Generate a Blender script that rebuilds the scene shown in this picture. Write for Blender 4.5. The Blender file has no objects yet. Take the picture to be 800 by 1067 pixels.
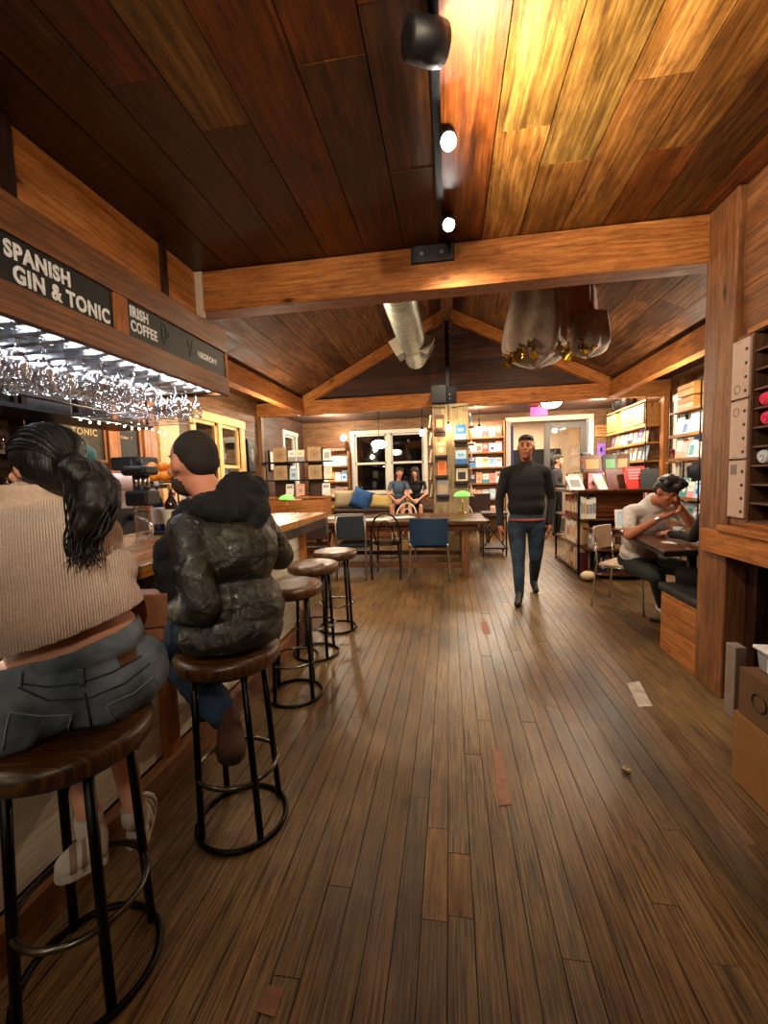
import bpy, bmesh, math, random
import numpy as np
from mathutils import Vector, Matrix, Euler
from mathutils.bvhtree import BVHTree
random.seed(7)
rnd = random.random
def ru(a, b): return a + (b - a) * rnd()
COL = bpy.context.scene.collection
PI = math.pi
# ------------------------------------------------------------ camera
CAMH = 1.35
YAW, PITCH, ROLL, FPX = 0.1567, 0.0797, -0.0290, 435.9
def cam_axes():
    cy, sy = math.cos(YAW), math.sin(YAW)
    f = Vector((-sy*math.cos(PITCH), cy*math.cos(PITCH), -math.sin(PITCH)))
    r = Vector((cy, sy, 0)); u = r.cross(f)
    r2 = r*math.cos(ROLL) + u*math.sin(ROLL); u2 = -r*math.sin(ROLL) + u*math.cos(ROLL)
    return r2, u2, f
CR, CU, CF = cam_axes()
C0 = Vector((0, 0, CAMH))
def ray(px, py): return CR*((px-400)/FPX) - CU*((py-533.5)/FPX) + CF
def atY(px, py, y): r = ray(px, py); return C0 + r*(y/r.y)
def atX(px, py, x): r = ray(px, py); return C0 + r*(x/r.x)
def atZ(px, py, z): r = ray(px, py); return C0 + r*((z-CAMH)/r.z)
def atD(px, py, d): return C0 + ray(px, py)*d
cam = bpy.data.cameras.new('camera'); camo = bpy.data.objects.new('camera', cam); COL.objects.link(camo)
camo.matrix_world = Matrix(((CR.x, CU.x, -CF.x, 0), (CR.y, CU.y, -CF.y, 0), (CR.z, CU.z, -CF.z, CAMH), (0, 0, 0, 1)))
cam.sensor_fit = 'VERTICAL'; cam.sensor_height = 36.0; cam.lens = FPX/1067*36.0; cam.clip_start = 0.02
bpy.context.scene.camera = camo
# ------------------------------------------------------------ materials
def srgb(h):
    h = h.lstrip('#'); o = []
    for i in (0, 2, 4):
        c = int(h[i:i+2], 16)/255; o.append(c/12.92 if c <= .04045 else ((c+.055)/1.055)**2.4)
    return (o[0], o[1], o[2], 1)
class NT:
    def __init__(s, name):
        s.m = bpy.data.materials.new(name); s.m.use_nodes = True; s.t = s.m.node_tree
        s.b = s.t.nodes['Principled BSDF']
    def n(s, ty, **k):
        x = s.t.nodes.new(ty)
        for a, v in k.items():
            if a[0] == '_': setattr(x, a[1:], v)
            else: x.inputs[a.replace('__', ' ')].default_value = v
        return x
    def l(s, a, b): s.t.links.new(a, b)
    def ramp(s, fac, stops):
        r = s.t.nodes.new('ShaderNodeValToRGB'); e = r.color_ramp.elements
        while len(e) < len(stops): e.new(0.5)
        for i, (p, c) in enumerate(stops): e[i].position = p; e[i].color = c
        s.l(fac, r.inputs[0]); return r.outputs[0]
    def mix(s, ty, fac, a, b):
        m = s.t.nodes.new('ShaderNodeMix'); m.data_type = 'RGBA'; m.blend_type = ty
        for v, i in ((fac, 0), (a, 6), (b, 7)):
            if hasattr(v, 'links'): s.l(v, m.inputs[i])
            else: m.inputs[i].default_value = v
        return m.outputs[2]
    def bump(s, h, strength=.3, dist=.01):
        b = s.n('ShaderNodeBump', Strength=strength, Distance=dist); s.l(h, b.inputs['Height']); s.l(b.outputs[0], s.b.inputs['Normal'])
def plain(name, col, rough=.6, metal=0, noise=0.0, nscale=20, bump=0.0, spec=.5, coat=0, trans=0, sheen=0, sub=0):
    t = NT(name); c = srgb(col) if isinstance(col, str) else col
    t.b.inputs['Base Color'].default_value = c; t.b.inputs['Roughness'].default_value = rough; t.b.inputs['Metallic'].default_value = metal
    t.b.inputs['Specular IOR Level'].default_value = spec
    if coat: t.b.inputs['Coat Weight'].default_value = coat; t.b.inputs['Coat Roughness'].default_value = .15
    if sheen: t.b.inputs['Sheen Weight'].default_value = sheen
    if sub: t.b.inputs['Subsurface Weight'].default_value = sub; t.b.inputs['Subsurface Scale'].default_value = .01
    co = t.n('ShaderNodeTexCoord')
    nz = t.n('ShaderNodeTexNoise', Scale=nscale, Detail=6.0, Roughness=.6); t.l(co.outputs['Object'], nz.inputs['Vector'])
    k = noise or .08
    d = tuple(x*(1-k*1.6) for x in c[:3])+(1,); u = tuple(min(1, x*(1+k*1.2)) for x in c[:3])+(1,)
    t.l(t.ramp(nz.outputs[0], [(.3, d), (.7, u)]), t.b.inputs['Base Color'])
    if bump: t.bump(nz.outputs[0], bump, .004)
    return t.m
def emis(name, col, st):
    t = NT(name); c = srgb(col); t.b.inputs['Base Color'].default_value = c
    t.b.inputs['Emission Color'].default_value = c; t.b.inputs['Emission Strength'].default_value = st; return t.m
def glassm(name, col='#ffffff', rough=0.0, ior=1.45):
    t = NT(name); t.b.inputs['Base Color'].default_value = srgb(col); t.b.inputs['Roughness'].default_value = rough
    t.b.inputs['Transmission Weight'].default_value = 1; t.b.inputs['IOR'].default_value = ior; return t.m
def thinglass(name, tint=(1, 1, 1, 1), edge=.35, base=.06):
    """thin clear glass: transparent body with a reflection that grows toward the rim"""
    t = NT(name); t.t.nodes.remove(t.b); out = [n for n in t.t.nodes if n.type == 'OUTPUT_MATERIAL'][0]
    tr = t.n('ShaderNodeBsdfTransparent'); tr.inputs[0].default_value = tint; gl = t.n('ShaderNodeBsdfGlossy', Roughness=.03)
    lw = t.n('ShaderNodeLayerWeight', Blend=edge); mr = t.n('ShaderNodeMapRange'); t.l(lw.outputs['Facing'], mr.inputs[0]); mr.inputs['To Min'].default_value = base; mr.inputs['To Max'].default_value = .75
    mx = t.n('ShaderNodeMixShader'); t.l(mr.outputs[0], mx.inputs[0]); t.l(tr.outputs[0], mx.inputs[1]); t.l(gl.outputs[0], mx.inputs[2]); t.l(mx.outputs[0], out.inputs[0]); return t.m
def wood(name, dark, mid, light, rough=.5, gs=1.0, bump=.25, var=.5, stain=.4, coat=0.0, knots=True, rvar=.15, palette=None, spec=.5, grime=.6, wear=None):
    """plank wood: uv runs in metres along (u) and across (v) the grain, attribute pv is one random number per board"""
    t = NT(name); D, Mi, L = (srgb(x) if isinstance(x, str) else x for x in (dark, mid, light))
    uv = t.n('ShaderNodeUVMap'); at = t.n('ShaderNodeAttribute', _attribute_name='pv')
    mp = t.n('ShaderNodeMapping'); mp.inputs['Scale'].default_value = (1.0*gs, 24*gs, 1); t.l(uv.outputs[0], mp.inputs[0])
    lo = t.n('ShaderNodeTexNoise', Scale=1.2, Detail=4.0); t.l(uv.outputs[0], lo.inputs['Vector'])
    va = t.n('ShaderNodeVectorMath', _operation='MULTIPLY_ADD'); t.l(lo.outputs['Color'], va.inputs[0]); va.inputs[1].default_value = (.7, 2.2, 0); t.l(mp.outputs[0], va.inputs[2])
    gr = t.n('ShaderNodeTexNoise', Scale=2.2, Detail=9.0, Roughness=.68, Distortion=.35); t.l(va.outputs[0], gr.inputs['Vector'])
    mp2 = t.n('ShaderNodeMapping'); mp2.inputs['Scale'].default_value = (2.5*gs, 90*gs, 1); t.l(uv.outputs[0], mp2.inputs[0])
    fi = t.n('ShaderNodeTexNoise', Scale=1.5, Detail=5.0, Roughness=.7); t.l(mp2.outputs[0], fi.inputs['Vector'])
    col = t.ramp(gr.outputs[0], [(.30, D), (.5, Mi), (.70, L)])
    col = t.mix('MULTIPLY', .55, col, t.ramp(fi.outputs[0], [(.34, (.34, .30, .28, 1)), (.60, (1, 1, 1, 1))]))
    mb = t.n('ShaderNodeMapping'); mb.inputs['Scale'].default_value = (3.0, 9.0, 1); t.l(uv.outputs[0], mb.inputs[0])
    bl = t.n('ShaderNodeTexNoise', Scale=1.6, Detail=8.0, Roughness=.75); t.l(mb.outputs[0], bl.inputs['Vector'])
    col = t.mix('MULTIPLY', grime, col, t.ramp(bl.outputs[0], [(.38, (.36, .33, .30, 1)), (.50, (.82, .80, .76, 1)), (.62, (1.0, 1.0, 1.0, 1))]))
    # one tint per board
    if palette:
        st = [(i/len(palette), srgb(c)) for i, c in enumerate(palette)]
        r = t.n('ShaderNodeValToRGB'); r.color_ramp.interpolation = 'CONSTANT'; e = r.color_ramp.elements
        while len(e) < len(st): e.new(.5)
        for i, (p, c) in enumerate(st): e[i].position = p; e[i].color = c
        t.l(at.outputs['Fac'], r.inputs[0]); col = t.mix('MULTIPLY', var, col, r.outputs[0])
    else:
        col = t.mix('MULTIPLY', var, col, t.ramp(at.outputs['Fac'], [(0, (.38, .34, .32, 1)), (.35, (.75, .68, .62, 1)), (.7, (1, .96, .9, 1)), (1, (1.0, 1.0, 1.0, 1))]))
    ms = t.n('ShaderNodeMapping'); ms.inputs['Scale'].default_value = (.9, 3.2, 1); t.l(uv.outputs[0], ms.inputs[0])
    sn = t.n('ShaderNodeTexNoise', Scale=1.7, Detail=5.0, Roughness=.6); t.l(ms.outputs[0], sn.inputs['Vector'])
    col = t.mix('MULTIPLY', stain, col, t.ramp(sn.outputs[0], [(.36, (.30, .26, .25, 1)), (.58, (1, 1, 1, 1))]))
    if knots:
        mk = t.n('ShaderNodeMapping'); mk.inputs['Scale'].default_value = (1.6, 4.5, 1); t.l(uv.outputs[0], mk.inputs[0])
        vo = t.n('ShaderNodeTexVoronoi', Scale=1.0); t.l(mk.outputs[0], vo.inputs['Vector'])
        col = t.mix('MULTIPLY', 1.0, col, t.ramp(vo.outputs['Distance'], [(.035, (.16, .11, .09, 1)), (.10, (1, 1, 1, 1))]))
    if wear:
        oc = t.n('ShaderNodeTexCoord'); wn = t.n('ShaderNodeTexNoise', Scale=.9, Detail=7.0, Roughness=.62); mw = t.n('ShaderNodeMapping'); mw.inputs['Scale'].default_value = (1.6, .7, 1); t.l(oc.outputs['Object'], mw.inputs[0]); t.l(mw.outputs[0], wn.inputs['Vector'])
        mm = t.n('ShaderNodeMath', _operation='MULTIPLY'); t.l(t.ramp(wn.outputs[0], [(.38, (.1, .1, .1, 1)), (.60, (1, 1, 1, 1))]), mm.inputs[0]); t.l(t.ramp(fi.outputs[0], [(.38, (.0, .0, .0, 1)), (.60, (.95, .95, .95, 1))]), mm.inputs[1])
        col = t.mix('MIX', mm.outputs[0], col, srgb(wear))
    t.l(col, t.b.inputs['Base Color'])
    rr = t.n('ShaderNodeMapRange'); rr.inputs['To Min'].default_value = rough-rvar; rr.inputs['To Max'].default_value = rough+rvar
    rr.inputs['From Min'].default_value = .3; rr.inputs['From Max'].default_value = .7
    t.l(sn.outputs[0], rr.inputs[0]); t.l(rr.outputs[0], t.b.inputs['Roughness'])
    t.b.inputs['Specular IOR Level'].default_value = spec
    if coat: t.b.inputs['Coat Weight'].default_value = coat; t.b.inputs['Coat Roughness'].default_value = .2
    ad = t.n('ShaderNodeMath', _operation='ADD'); t.l(gr.outputs[0], ad.inputs[0]); t.l(fi.outputs[0], ad.inputs[1])
    t.bump(ad.outputs[0], bump, .004)
    return t.m
# ------------------------------------------------------------ geometry
AX = {'x': 0, 'y': 1, 'z': 2}
class G:
    def __init__(s): s.v = []; s.f = []; s.uv = []; s.pv = []; s.mi = []; s.sm = []
    def face(s, idx, uvs, pv, m, sm): s.f.append(idx); s.uv.append(uvs); s.pv.append(pv); s.mi.append(m); s.sm.append(sm)
    def box(s, x0, x1, y0, y1, z0, z1, ax=None, pv=None, M=None, m=0, ch=0.0):
        if x0 > x1: x0, x1 = x1, x0
        if y0 > y1: y0, y1 = y1, y0
        if z0 > z1: z0, z1 = z1, z0
        d = (x1-x0, y1-y0, z1-z0)
        a = AX[ax] if ax else d.index(max(d)); o = [i for i in range(3) if i != a]
        pv = rnd() if pv is None else pv; ou, ov = ru(0, 50), ru(0, 50)
        lo = (x0, y0, z0); hi = (x1, y1, z1)
        ch = min(ch, min(d)*.3)
        if ch <= 0:
            P = [Vector((hi[0] if i & 1 else lo[0], hi[1] if i & 2 else lo[1], hi[2] if i & 4 else lo[2])) for i in range(8)]
            F = [(0, 2, 3, 1), (4, 5, 7, 6), (0, 1, 5, 4), (2, 6, 7, 3), (0, 4, 6, 2), (1, 3, 7, 5)]
        else:
            P = []; key = {}
            for i in range(8):
                for k in range(3):
                    q = [(hi[j] - (0 if j == k else ch)) if (i >> j) & 1 else (lo[j] + (0 if j == k else ch)) for j in range(3)]
                    key[(i, k)] = len(P); P.append(Vector(q))
            F = []
            quads = {(0, 0): (0, 4, 6, 2), (0, 1): (1, 3, 7, 5), (1, 0): (0, 1, 5, 4), (1, 1): (2, 6, 7, 3), (2, 0): (0, 2, 3, 1), (2, 1): (4, 5, 7, 6)}
            for (k, sd), q in quads.items(): F.append(tuple(key[(c, k)] for c in q))
            for i in range(8):
                tri = [key[(i, 0)], key[(i, 1)], key[(i, 2)]]
                if bin(i).count('1') % 2 == 0: tri = tri[::-1]
                F.append(tuple(tri))
            for k in range(3):
                o1, o2 = [j for j in range(3) if j != k]
                for b1 in (0, 1):
                    for b2 in (0, 1):
                        i0 = (b1 << o1) | (b2 << o2); i1 = i0 | (1 << k)
                        F.append((key[(i0, o1)], key[(i1, o1)], key[(i1, o2)], key[(i0, o2)]))
        b = len(s.v)
        s.v += [(M @ p) if M else p for p in P]
        cen = sum(P, Vector())/len(P)
        for q in F:
            nrm = (P[q[1]]-P[q[0]]).cross(P[q[2]]-P[q[0]]); c = sum((P[i] for i in q), Vector())/len(q)
            if nrm.dot(c-cen) < 0: q = q[::-1]
            s.face(tuple(b+i for i in q), [(P[i][a]+ou, P[i][o[0]]+P[i][o[1]]+ov) for i in q], pv, m, False)
        return s
    def cbox(s, c, d, **k): return s.box(c[0]-d[0]/2, c[0]+d[0]/2, c[1]-d[1]/2, c[1]+d[1]/2, c[2]-d[2]/2, c[2]+d[2]/2, **k)
    def rings(s, R, closed=False, cap=True, m=0, pv=None, smooth=True):
        n = len(R[0]); b = len(s.v); pv = rnd() if pv is None else pv
        for r in R: s.v += [Vector(p) for p in r]
        L = len(R); acc = [0]
        for i in range(1, L+1): acc.append(acc[-1]+(Vector(R[i % L][0])-Vector(R[i-1][0])).length)
        for i in range(L if closed else L-1):
            j = (i+1) % L
            for k in range(n):
                k2 = (k+1) % n
                s.face((b+i*n+k, b+i*n+k2, b+j*n+k2, b+j*n+k), [(acc[i], k*.02), (acc[i], (k+1)*.02), (acc[i+1], (k+1)*.02), (acc[i+1], k*.02)], pv, m, smooth)
        if cap and not closed:
            for i, rev in ((0, True), (L-1, False)):
                q = [b+i*n+k for k in range(n)]
                if rev: q = q[::-1]
                s.face(tuple(q), [(s.v[x][0], s.v[x][1]) for x in q], pv, m, False)
        return s
    def tube(s, pts, r, n=8, closed=False, m=0, pv=None, cap=True, sq=None):
        pts = [Vector(p) for p in pts]; L = len(pts); R = []; up = None
        for i in range(L):
            if closed: t = pts[(i+1) % L]-pts[i-1]
            else: t = pts[min(i+1, L-1)]-pts[max(i-1, 0)]
            t.normalize()
            if up is None:
                up = Vector((0, 0, 1)) if abs(t.z) < .9 else Vector((0, 1, 0))
            a = t.cross(up)
            if a.length < 1e-5: a = t.cross(Vector((1, 0, 0)))
            a.normalize(); up = a.cross(t).normalized()
            ri = r[i] if isinstance(r, (list, tuple)) else r
            R.append([pts[i] + a*(math.cos(2*PI*k/n)*ri) + up*(math.sin(2*PI*k/n)*ri) for k in range(n)])
        return s.rings(R, closed=closed, cap=cap, m=m, pv=pv)
    def lathe(s, prof, c=(0, 0, 0), n=20, m=0, M=None, pv=None, cap=True):
        R = []
        for r, z in prof:
            q = [Vector((c[0]+r*math.cos(2*PI*k/n), c[1]+r*math.sin(2*PI*k/n), c[2]+z)) for k in range(n)]
            R.append([M @ p for p in q] if M else q)
        return s.rings(R, cap=cap, m=m, pv=pv)
    def ell(s, c, r, n=14, M=None, m=0, pv=None):
        pr = []; h = n//2
        if not isinstance(r, (tuple, list)): r = (r, r, r)
        R = []
        for i in range(h+1):
            a = -PI/2 + PI*i/h; cr = max(math.cos(a), .02)
            q = [Vector((r[0]*cr*math.cos(2*PI*k/n), r[1]*cr*math.sin(2*PI*k/n), r[2]*math.sin(a))) for k in range(n)]
            R.append([(M @ p if M else p)+Vector(c) for p in q])
        return s.rings(R, m=m, pv=pv)
    def prism(s, poly, y0, y1, ax='y', m=0, M=None, pv=None, smooth=False):
        """poly = list of (a,b) in the plane normal to ax, extruded from y0 to y1"""
        def mk(a, b, t): return Vector((t, a, b)) if ax == 'x' else Vector((a, t, b)) if ax == 'y' else Vector((a, b, t))
        R = [[(M @ mk(a, b, t)) if M else mk(a, b, t) for a, b in poly] for t in (y0, y1)]
        return s.rings(R, m=m, pv=pv, smooth=smooth)
    def quad(s, p, m=0, pv=None):
        b = len(s.v); s.v += [Vector(x) for x in p]; pv = rnd() if pv is None else pv
        s.face(tuple(range(b, b+len(p))), [(0, 0), (1, 0), (1, 1), (0, 1)][:len(p)], pv, m, False); return s
    def obj(s, name, mats, parent=None, fix=True, loc=None):
        me = bpy.data.meshes.new(name)
        me.from_pydata([tuple(p) for p in s.v], [], s.f); me.update()
        uvl = me.uv_layers.new(name='UVMap'); flat = [c for f in s.uv for q in f for c in q]
        uvl.data.foreach_set('uv', flat)
        at = me.attributes.new('pv', 'FLOAT', 'FACE'); at.data.foreach_set('value', s.pv)
        me.polygons.foreach_set('material_index', s.mi); me.polygons.foreach_set('use_smooth', s.sm)
        for mt in (mats if isinstance(mats, (list, tuple)) else [mats]): me.materials.append(mt)
        if fix:
            bm = bmesh.new(); bm.from_mesh(me); bmesh.ops.recalc_face_normals(bm, faces=bm.faces[:]); bm.to_mesh(me); bm.free()
        o = bpy.data.objects.new(name, me); COL.objects.link(o)
        if parent: o.parent = parent
        if loc: o.location = loc
        return o
def thing(name, label, cat, loc=(0, 0, 0), rz=0, group=None):
    o = bpy.data.objects.new(name, None); COL.objects.link(o); o.location = loc; o.rotation_euler = (0, 0, rz); o.empty_display_size = .1
    return tag(o, label, cat, group)
def tag(o, label, cat, group=None):
    o['label'] = label; o['category'] = cat
    if group: o['group'] = group
    return o
def struct(o): o['kind'] = 'structure'; return o
def dup(o, loc, rz=None, label=None, group=None):
    """copy of a thing with copies of its parts and sub-parts"""
    kids = [c for c in bpy.data.objects if c.parent == o]
    r = o.copy(); COL.objects.link(r); r.location = loc
    if rz is not None: r.rotation_euler = (0, 0, rz)
    if label: r['label'] = label
    if group: r['group'] = group
    for c in kids:
        k = c.copy(); COL.objects.link(k); k.parent = r
        for g in [x for x in bpy.data.objects if x.parent == c]:
            h = g.copy(); COL.objects.link(h); h.parent = k
    return r
def Mrot(loc, rx=0, ry=0, rz=0): return Matrix.Translation(loc) @ Euler((rx, ry, rz)).to_matrix().to_4x4()
def bevel(o, w=.004, seg=2):
    md = o.modifiers.new('bevel', 'BEVEL'); md.width = w; md.segments = seg; md.limit_method = 'ANGLE'; return o
def light(kind, name, loc, power, col=(1, .78, .55), size=.1, rot=None, to=None, spot=60, blend=.5, sy=None):
    l = bpy.data.lights.new(name, kind); l.energy = power; l.color = col
    if kind == 'AREA':
        l.size = size
        if sy: l.shape = 'RECTANGLE'; l.size_y = sy
    else: l.shadow_soft_size = size
    if kind == 'SPOT': l.spot_size = math.radians(spot); l.spot_blend = blend
    o = bpy.data.objects.new(name, l); COL.objects.link(o); o.location = loc
    if to is not None: o.rotation_euler = (Vector(to)-Vector(loc)).to_track_quat('-Z', 'Y').to_euler()
    elif rot: o.rotation_euler = rot
    return o
ORD = ['first', 'second', 'third', 'fourth', 'fifth', 'sixth', 'seventh', 'eighth', 'ninth', 'tenth', 'eleventh', 'twelfth', 'thirteenth', 'fourteenth', 'fifteenth', 'sixteenth', 'seventeenth', 'eighteenth', 'nineteenth', 'twentieth']
# ------------------------------------------------------------ shared materials
W_floor = wood('floor_wood', '#34261a', '#6c5030', '#a8885a', rough=.35, gs=1.2, bump=.4, var=.9, stain=.6, rvar=.07, grime=.85, wear='#96764a',
               palette=['#c9b898', '#a09070', '#b0a078', '#80745c', '#d0a468', '#b88c54', '#a59a78', '#8c8060', '#d8b474', '#7c7058', '#bbac84', '#ffb84c'], knots=False)
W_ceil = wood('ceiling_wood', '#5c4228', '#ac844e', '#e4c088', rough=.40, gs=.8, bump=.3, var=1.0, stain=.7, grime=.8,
              palette=['#6a5038', '#8c6c48', '#b07848', '#a8845c', '#d0ac80', '#ffe0b0', '#fff0d0', '#c8bc90'])  # palest tints carry lamplight for the boards beside the lamps
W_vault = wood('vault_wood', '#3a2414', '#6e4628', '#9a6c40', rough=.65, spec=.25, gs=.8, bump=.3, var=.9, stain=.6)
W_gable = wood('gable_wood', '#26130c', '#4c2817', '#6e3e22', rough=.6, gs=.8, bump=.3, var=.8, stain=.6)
W_beam = wood('beam_wood', '#8c4c20', '#bc7438', '#d49450', rough=.6, gs=.9, bump=.25, var=.35, stain=.3, spec=.25)
W_fir = wood('fir_wood', '#9a5420', '#c47a38', '#d99a58', rough=.5, gs=.7, bump=.2, var=.4, stain=.2)
W_wall = wood('wall_wood', '#5a3a22', '#8e6540', '#b48a60', rough=.6, gs=.9, bump=.3, var=.6, stain=.4)
W_wall2 = wood('purple_wall_wood', '#3c2a24', '#66483c', '#86685a', rough=.6, gs=.9, bump=.3, var=.6, stain=.4)
W_post = wood('post_wood', '#5c3820', '#8c5830', '#ac7440', rough=.55, gs=.9, bump=.3, var=.35, stain=.35)
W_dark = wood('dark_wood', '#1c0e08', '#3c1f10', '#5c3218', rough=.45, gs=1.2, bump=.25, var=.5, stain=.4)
W_bar = wood('bar_top_wood', '#a8601c', '#d08a3a', '#e8b060', rough=.28, gs=.9, bump=.12, var=.4, stain=.25, coat=.4)
W_table = wood('table_wood', '#3c1e10', '#6e3e1e', '#985c30', rough=.28, gs=1.0, bump=.15, var=.5, stain=.3, coat=.3)
W_seat = wood('seat_wood', '#24140a', '#5c3818', '#a07434', rough=.42, gs=2.0, bump=.15, var=.4, stain=.6, coat=.05)
W_crate = wood('crate_wood', '#a86a2c', '#d89a50', '#f0c07c', rough=.55, gs=1.2, bump=.2, var=.5, stain=.15)
W_cream = wood('cream_boards', '#d8ccb0', '#f0e6cc', '#fff8e4', grime=.2, rough=.55, gs=1.4, bump=.2, var=.35, stain=.2, knots=False)
W_white = plain('white_painted_wood', '#d8d2c4', .5, noise=.06, nscale=9, bump=.1)
W_gold = plain('yellow_painted_wood', '#e0b878', .5, noise=.1, nscale=9, bump=.1)
M_black = plain('black_metal', '#0c0c0d', .4, .6, noise=.2)
M_blackp = plain('black_plastic', '#0e0e10', .5, noise=.2)
M_steel = plain('brushed_steel', '#a8a8aa', .3, 1, noise=.1, nscale=40)
M_chrome = plain('chrome', '#d0d0d0', .15, 1)
M_white = plain('white_plastic', '#e8e8e6', .5)
M_gap = plain('dark_gap', '#080504', .9)
M_plaster = plain('beige_plaster', '#c8b094', .8, noise=.06, nscale=4)
M_glass = thinglass('clear_glass', base=.05)
W_worn = wood('worn_orange_floor_wood', '#5c3c14', '#96682a', '#b88a40', rough=.38, gs=1.2, bump=.4, var=.1, stain=.6, grime=.8, knots=False)
# ------------------------------------------------------------ floor
g = G(); w = .079; x = -3.66
while x < 3.66:
    y = -2.6 - ru(0, 1.5)
    base = rnd()
    while y < 10.3:
        L = ru(1.4, 3.4); pv = (base*.35 + rnd()*.65) % .91
        for ox, oy0, oy1 in ((-.05, 1.18, 1.52), (.03, 1.20, 1.42)):
            if x <= ox < x+w and y < oy0: L = min(L, oy0-y)
            if x <= ox < x+w and abs(y-oy0) < .02: L = oy1-oy0; pv = .97
        if y+L > -2.6:
            g.box(x, x+w-.0028, max(y, -2.6), min(y+L-.002, 10.3), -.02, ru(-.0012, 0), ax='y', pv=pv, m=1 if pv == .97 else 0)
        y += L
    x += w
# orange-worn boards beside each other in the foreground
struct(g.obj('floor', [W_floor, W_worn], fix=False))
struct(G().box(-3.7, 3.7, -2.7, 10.3, -.08, -.021).obj('floor', [M_gap]))
# ------------------------------------------------------------ ceiling over the bar end of the room
CZ = 2.865
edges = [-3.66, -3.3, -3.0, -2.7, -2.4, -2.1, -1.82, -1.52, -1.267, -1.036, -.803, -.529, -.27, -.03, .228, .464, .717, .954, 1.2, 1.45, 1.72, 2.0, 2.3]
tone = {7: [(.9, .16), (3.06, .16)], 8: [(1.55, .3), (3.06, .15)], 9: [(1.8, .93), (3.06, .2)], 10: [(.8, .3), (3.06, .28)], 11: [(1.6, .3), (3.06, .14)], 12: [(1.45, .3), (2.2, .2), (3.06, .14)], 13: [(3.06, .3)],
        14: [(1.35, .8), (2.05, .95), (3.06, .7)], 15: [(1.5, .8), (2.3, .9), (3.06, .55)], 16: [(1.9, .72), (3.06, .6)], 17: [(2.3, .55), (3.06, .3)], 18: [(1.7, .45), (3.06, .2)], 19: [(3.06, .3)]}  # lamplight right of the track painted into these tints, besides the boards' own tones
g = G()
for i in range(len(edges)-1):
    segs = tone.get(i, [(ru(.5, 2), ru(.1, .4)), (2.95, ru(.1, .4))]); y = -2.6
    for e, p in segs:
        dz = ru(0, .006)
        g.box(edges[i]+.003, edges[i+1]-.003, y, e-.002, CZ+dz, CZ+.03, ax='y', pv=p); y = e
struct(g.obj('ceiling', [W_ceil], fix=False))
struct(G().box(-3.7, 3.7, -2.7, 3.06, CZ+.031, CZ+.09).obj('ceiling', [M_gap]))
# vault: boards along y on two slopes, ridge at 4.3
RZ, EZ, EX, VY0, VY1 = 4.30, 2.90, 2.72, 3.06, 7.76
ang = math.atan2(RZ-EZ, EX); Ls = math.hypot(RZ-EZ, EX)
for sd in (-1, 1):
    g = G(); n = 11
    M = Matrix.Translation((sd*EX, 0, EZ)) @ Euler((0, (ang if sd > 0 else -ang), 0)).to_matrix().to_4x4()
    for k in range(n):
        a, b = Ls*k/n, Ls*(k+1)/n-.005; y = VY0
        while y < VY1:
            L = ru(1.3, 3.2)
            g.box(-sd*a, -sd*b, y, min(y+L-.003, VY1), ru(0, .006), .03, ax='y', M=M); y += L
    struct(g.obj('ceiling', [W_vault], fix=False))
    struct(G().box(0, -sd*(Ls+.05), VY0, VY1+.1, .032, .08, M=M).obj('ceiling', [M_gap]))
    # flat strip outside the eave beams
    g = G()
    for k in range(4): g.box(sd*(EX+.236*k), sd*(EX+.236*(k+1)-.004), VY0, VY1, 2.87, 2.9, ax='y')
    struct(g.obj('ceiling', [W_vault], fix=False))
    g = G().box(sd*(EX-.06), sd*(EX+.08), VY0, VY1-.06, 2.60, 2.86, ax='y', pv=.8)
    struct(bevel(g.obj('trim_2', [W_beam])))
# gable walls
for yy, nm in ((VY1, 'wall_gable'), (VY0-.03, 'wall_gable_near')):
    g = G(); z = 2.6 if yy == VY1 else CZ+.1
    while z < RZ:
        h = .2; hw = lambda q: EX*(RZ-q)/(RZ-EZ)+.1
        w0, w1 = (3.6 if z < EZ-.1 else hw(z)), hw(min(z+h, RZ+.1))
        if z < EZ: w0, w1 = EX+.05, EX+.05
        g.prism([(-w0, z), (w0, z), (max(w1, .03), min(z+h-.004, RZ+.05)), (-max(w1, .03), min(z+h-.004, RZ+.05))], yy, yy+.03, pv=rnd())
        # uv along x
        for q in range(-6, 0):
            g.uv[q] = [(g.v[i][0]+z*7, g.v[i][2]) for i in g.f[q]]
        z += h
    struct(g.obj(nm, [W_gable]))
# ceiling over the far bookshop room
g = G(); y = VY1+.05
while y < 10.25:
    g.box(-3.66, 3.66, y, y+.145, 2.78, 2.81, ax='x'); y += .15
struct(g.obj('ceiling', [W_wall2], fix=False))
# beams
struct(bevel(G().box(-1.80, 1.84, 2.89, 3.05, 2.585, 2.862, ax='x', pv=.85).obj('trim_1', [W_beam]), .006))
struct(bevel(G().box(-2.66, 2.66, 7.62, 7.78, 2.585, 2.84, ax='x', pv=.8).obj('trim_3', [W_beam]), .006))
for sd in (-1, 1): struct(bevel(G().box(sd*2.80, sd*3.62, 7.66, 7.78, 2.585, 2.84, ax='x', pv=.95).obj('trim_4', [W_fir]), .006))
for sd in (-1, 1):   # rafters against the far gable
    M = Matrix.Translation((sd*EX, 0, EZ)) @ Euler((0, (ang if sd > 0 else -ang), 0)).to_matrix().to_4x4()
    struct(bevel(G().box(0, -sd*Ls, 7.60, 7.74, -.17, -.005, ax='x', M=M, pv=.7).obj('trim_5', [W_beam]), .005))
struct(bevel(G().box(-.09, .09, VY0, VY1, RZ-.3, RZ-.04, ax='y', pv=.3).obj('trim_6', [W_vault]), .005))
g = G()
for xx in (-.22, .26): g.box(xx-.045, xx+.045, 4.9, 4.99, 3.38, 4.25, ax='z', pv=.8)
g.box(-.26, .30, 4.87, 4.9, 3.62, 3.76, ax='x', pv=.2)
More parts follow.
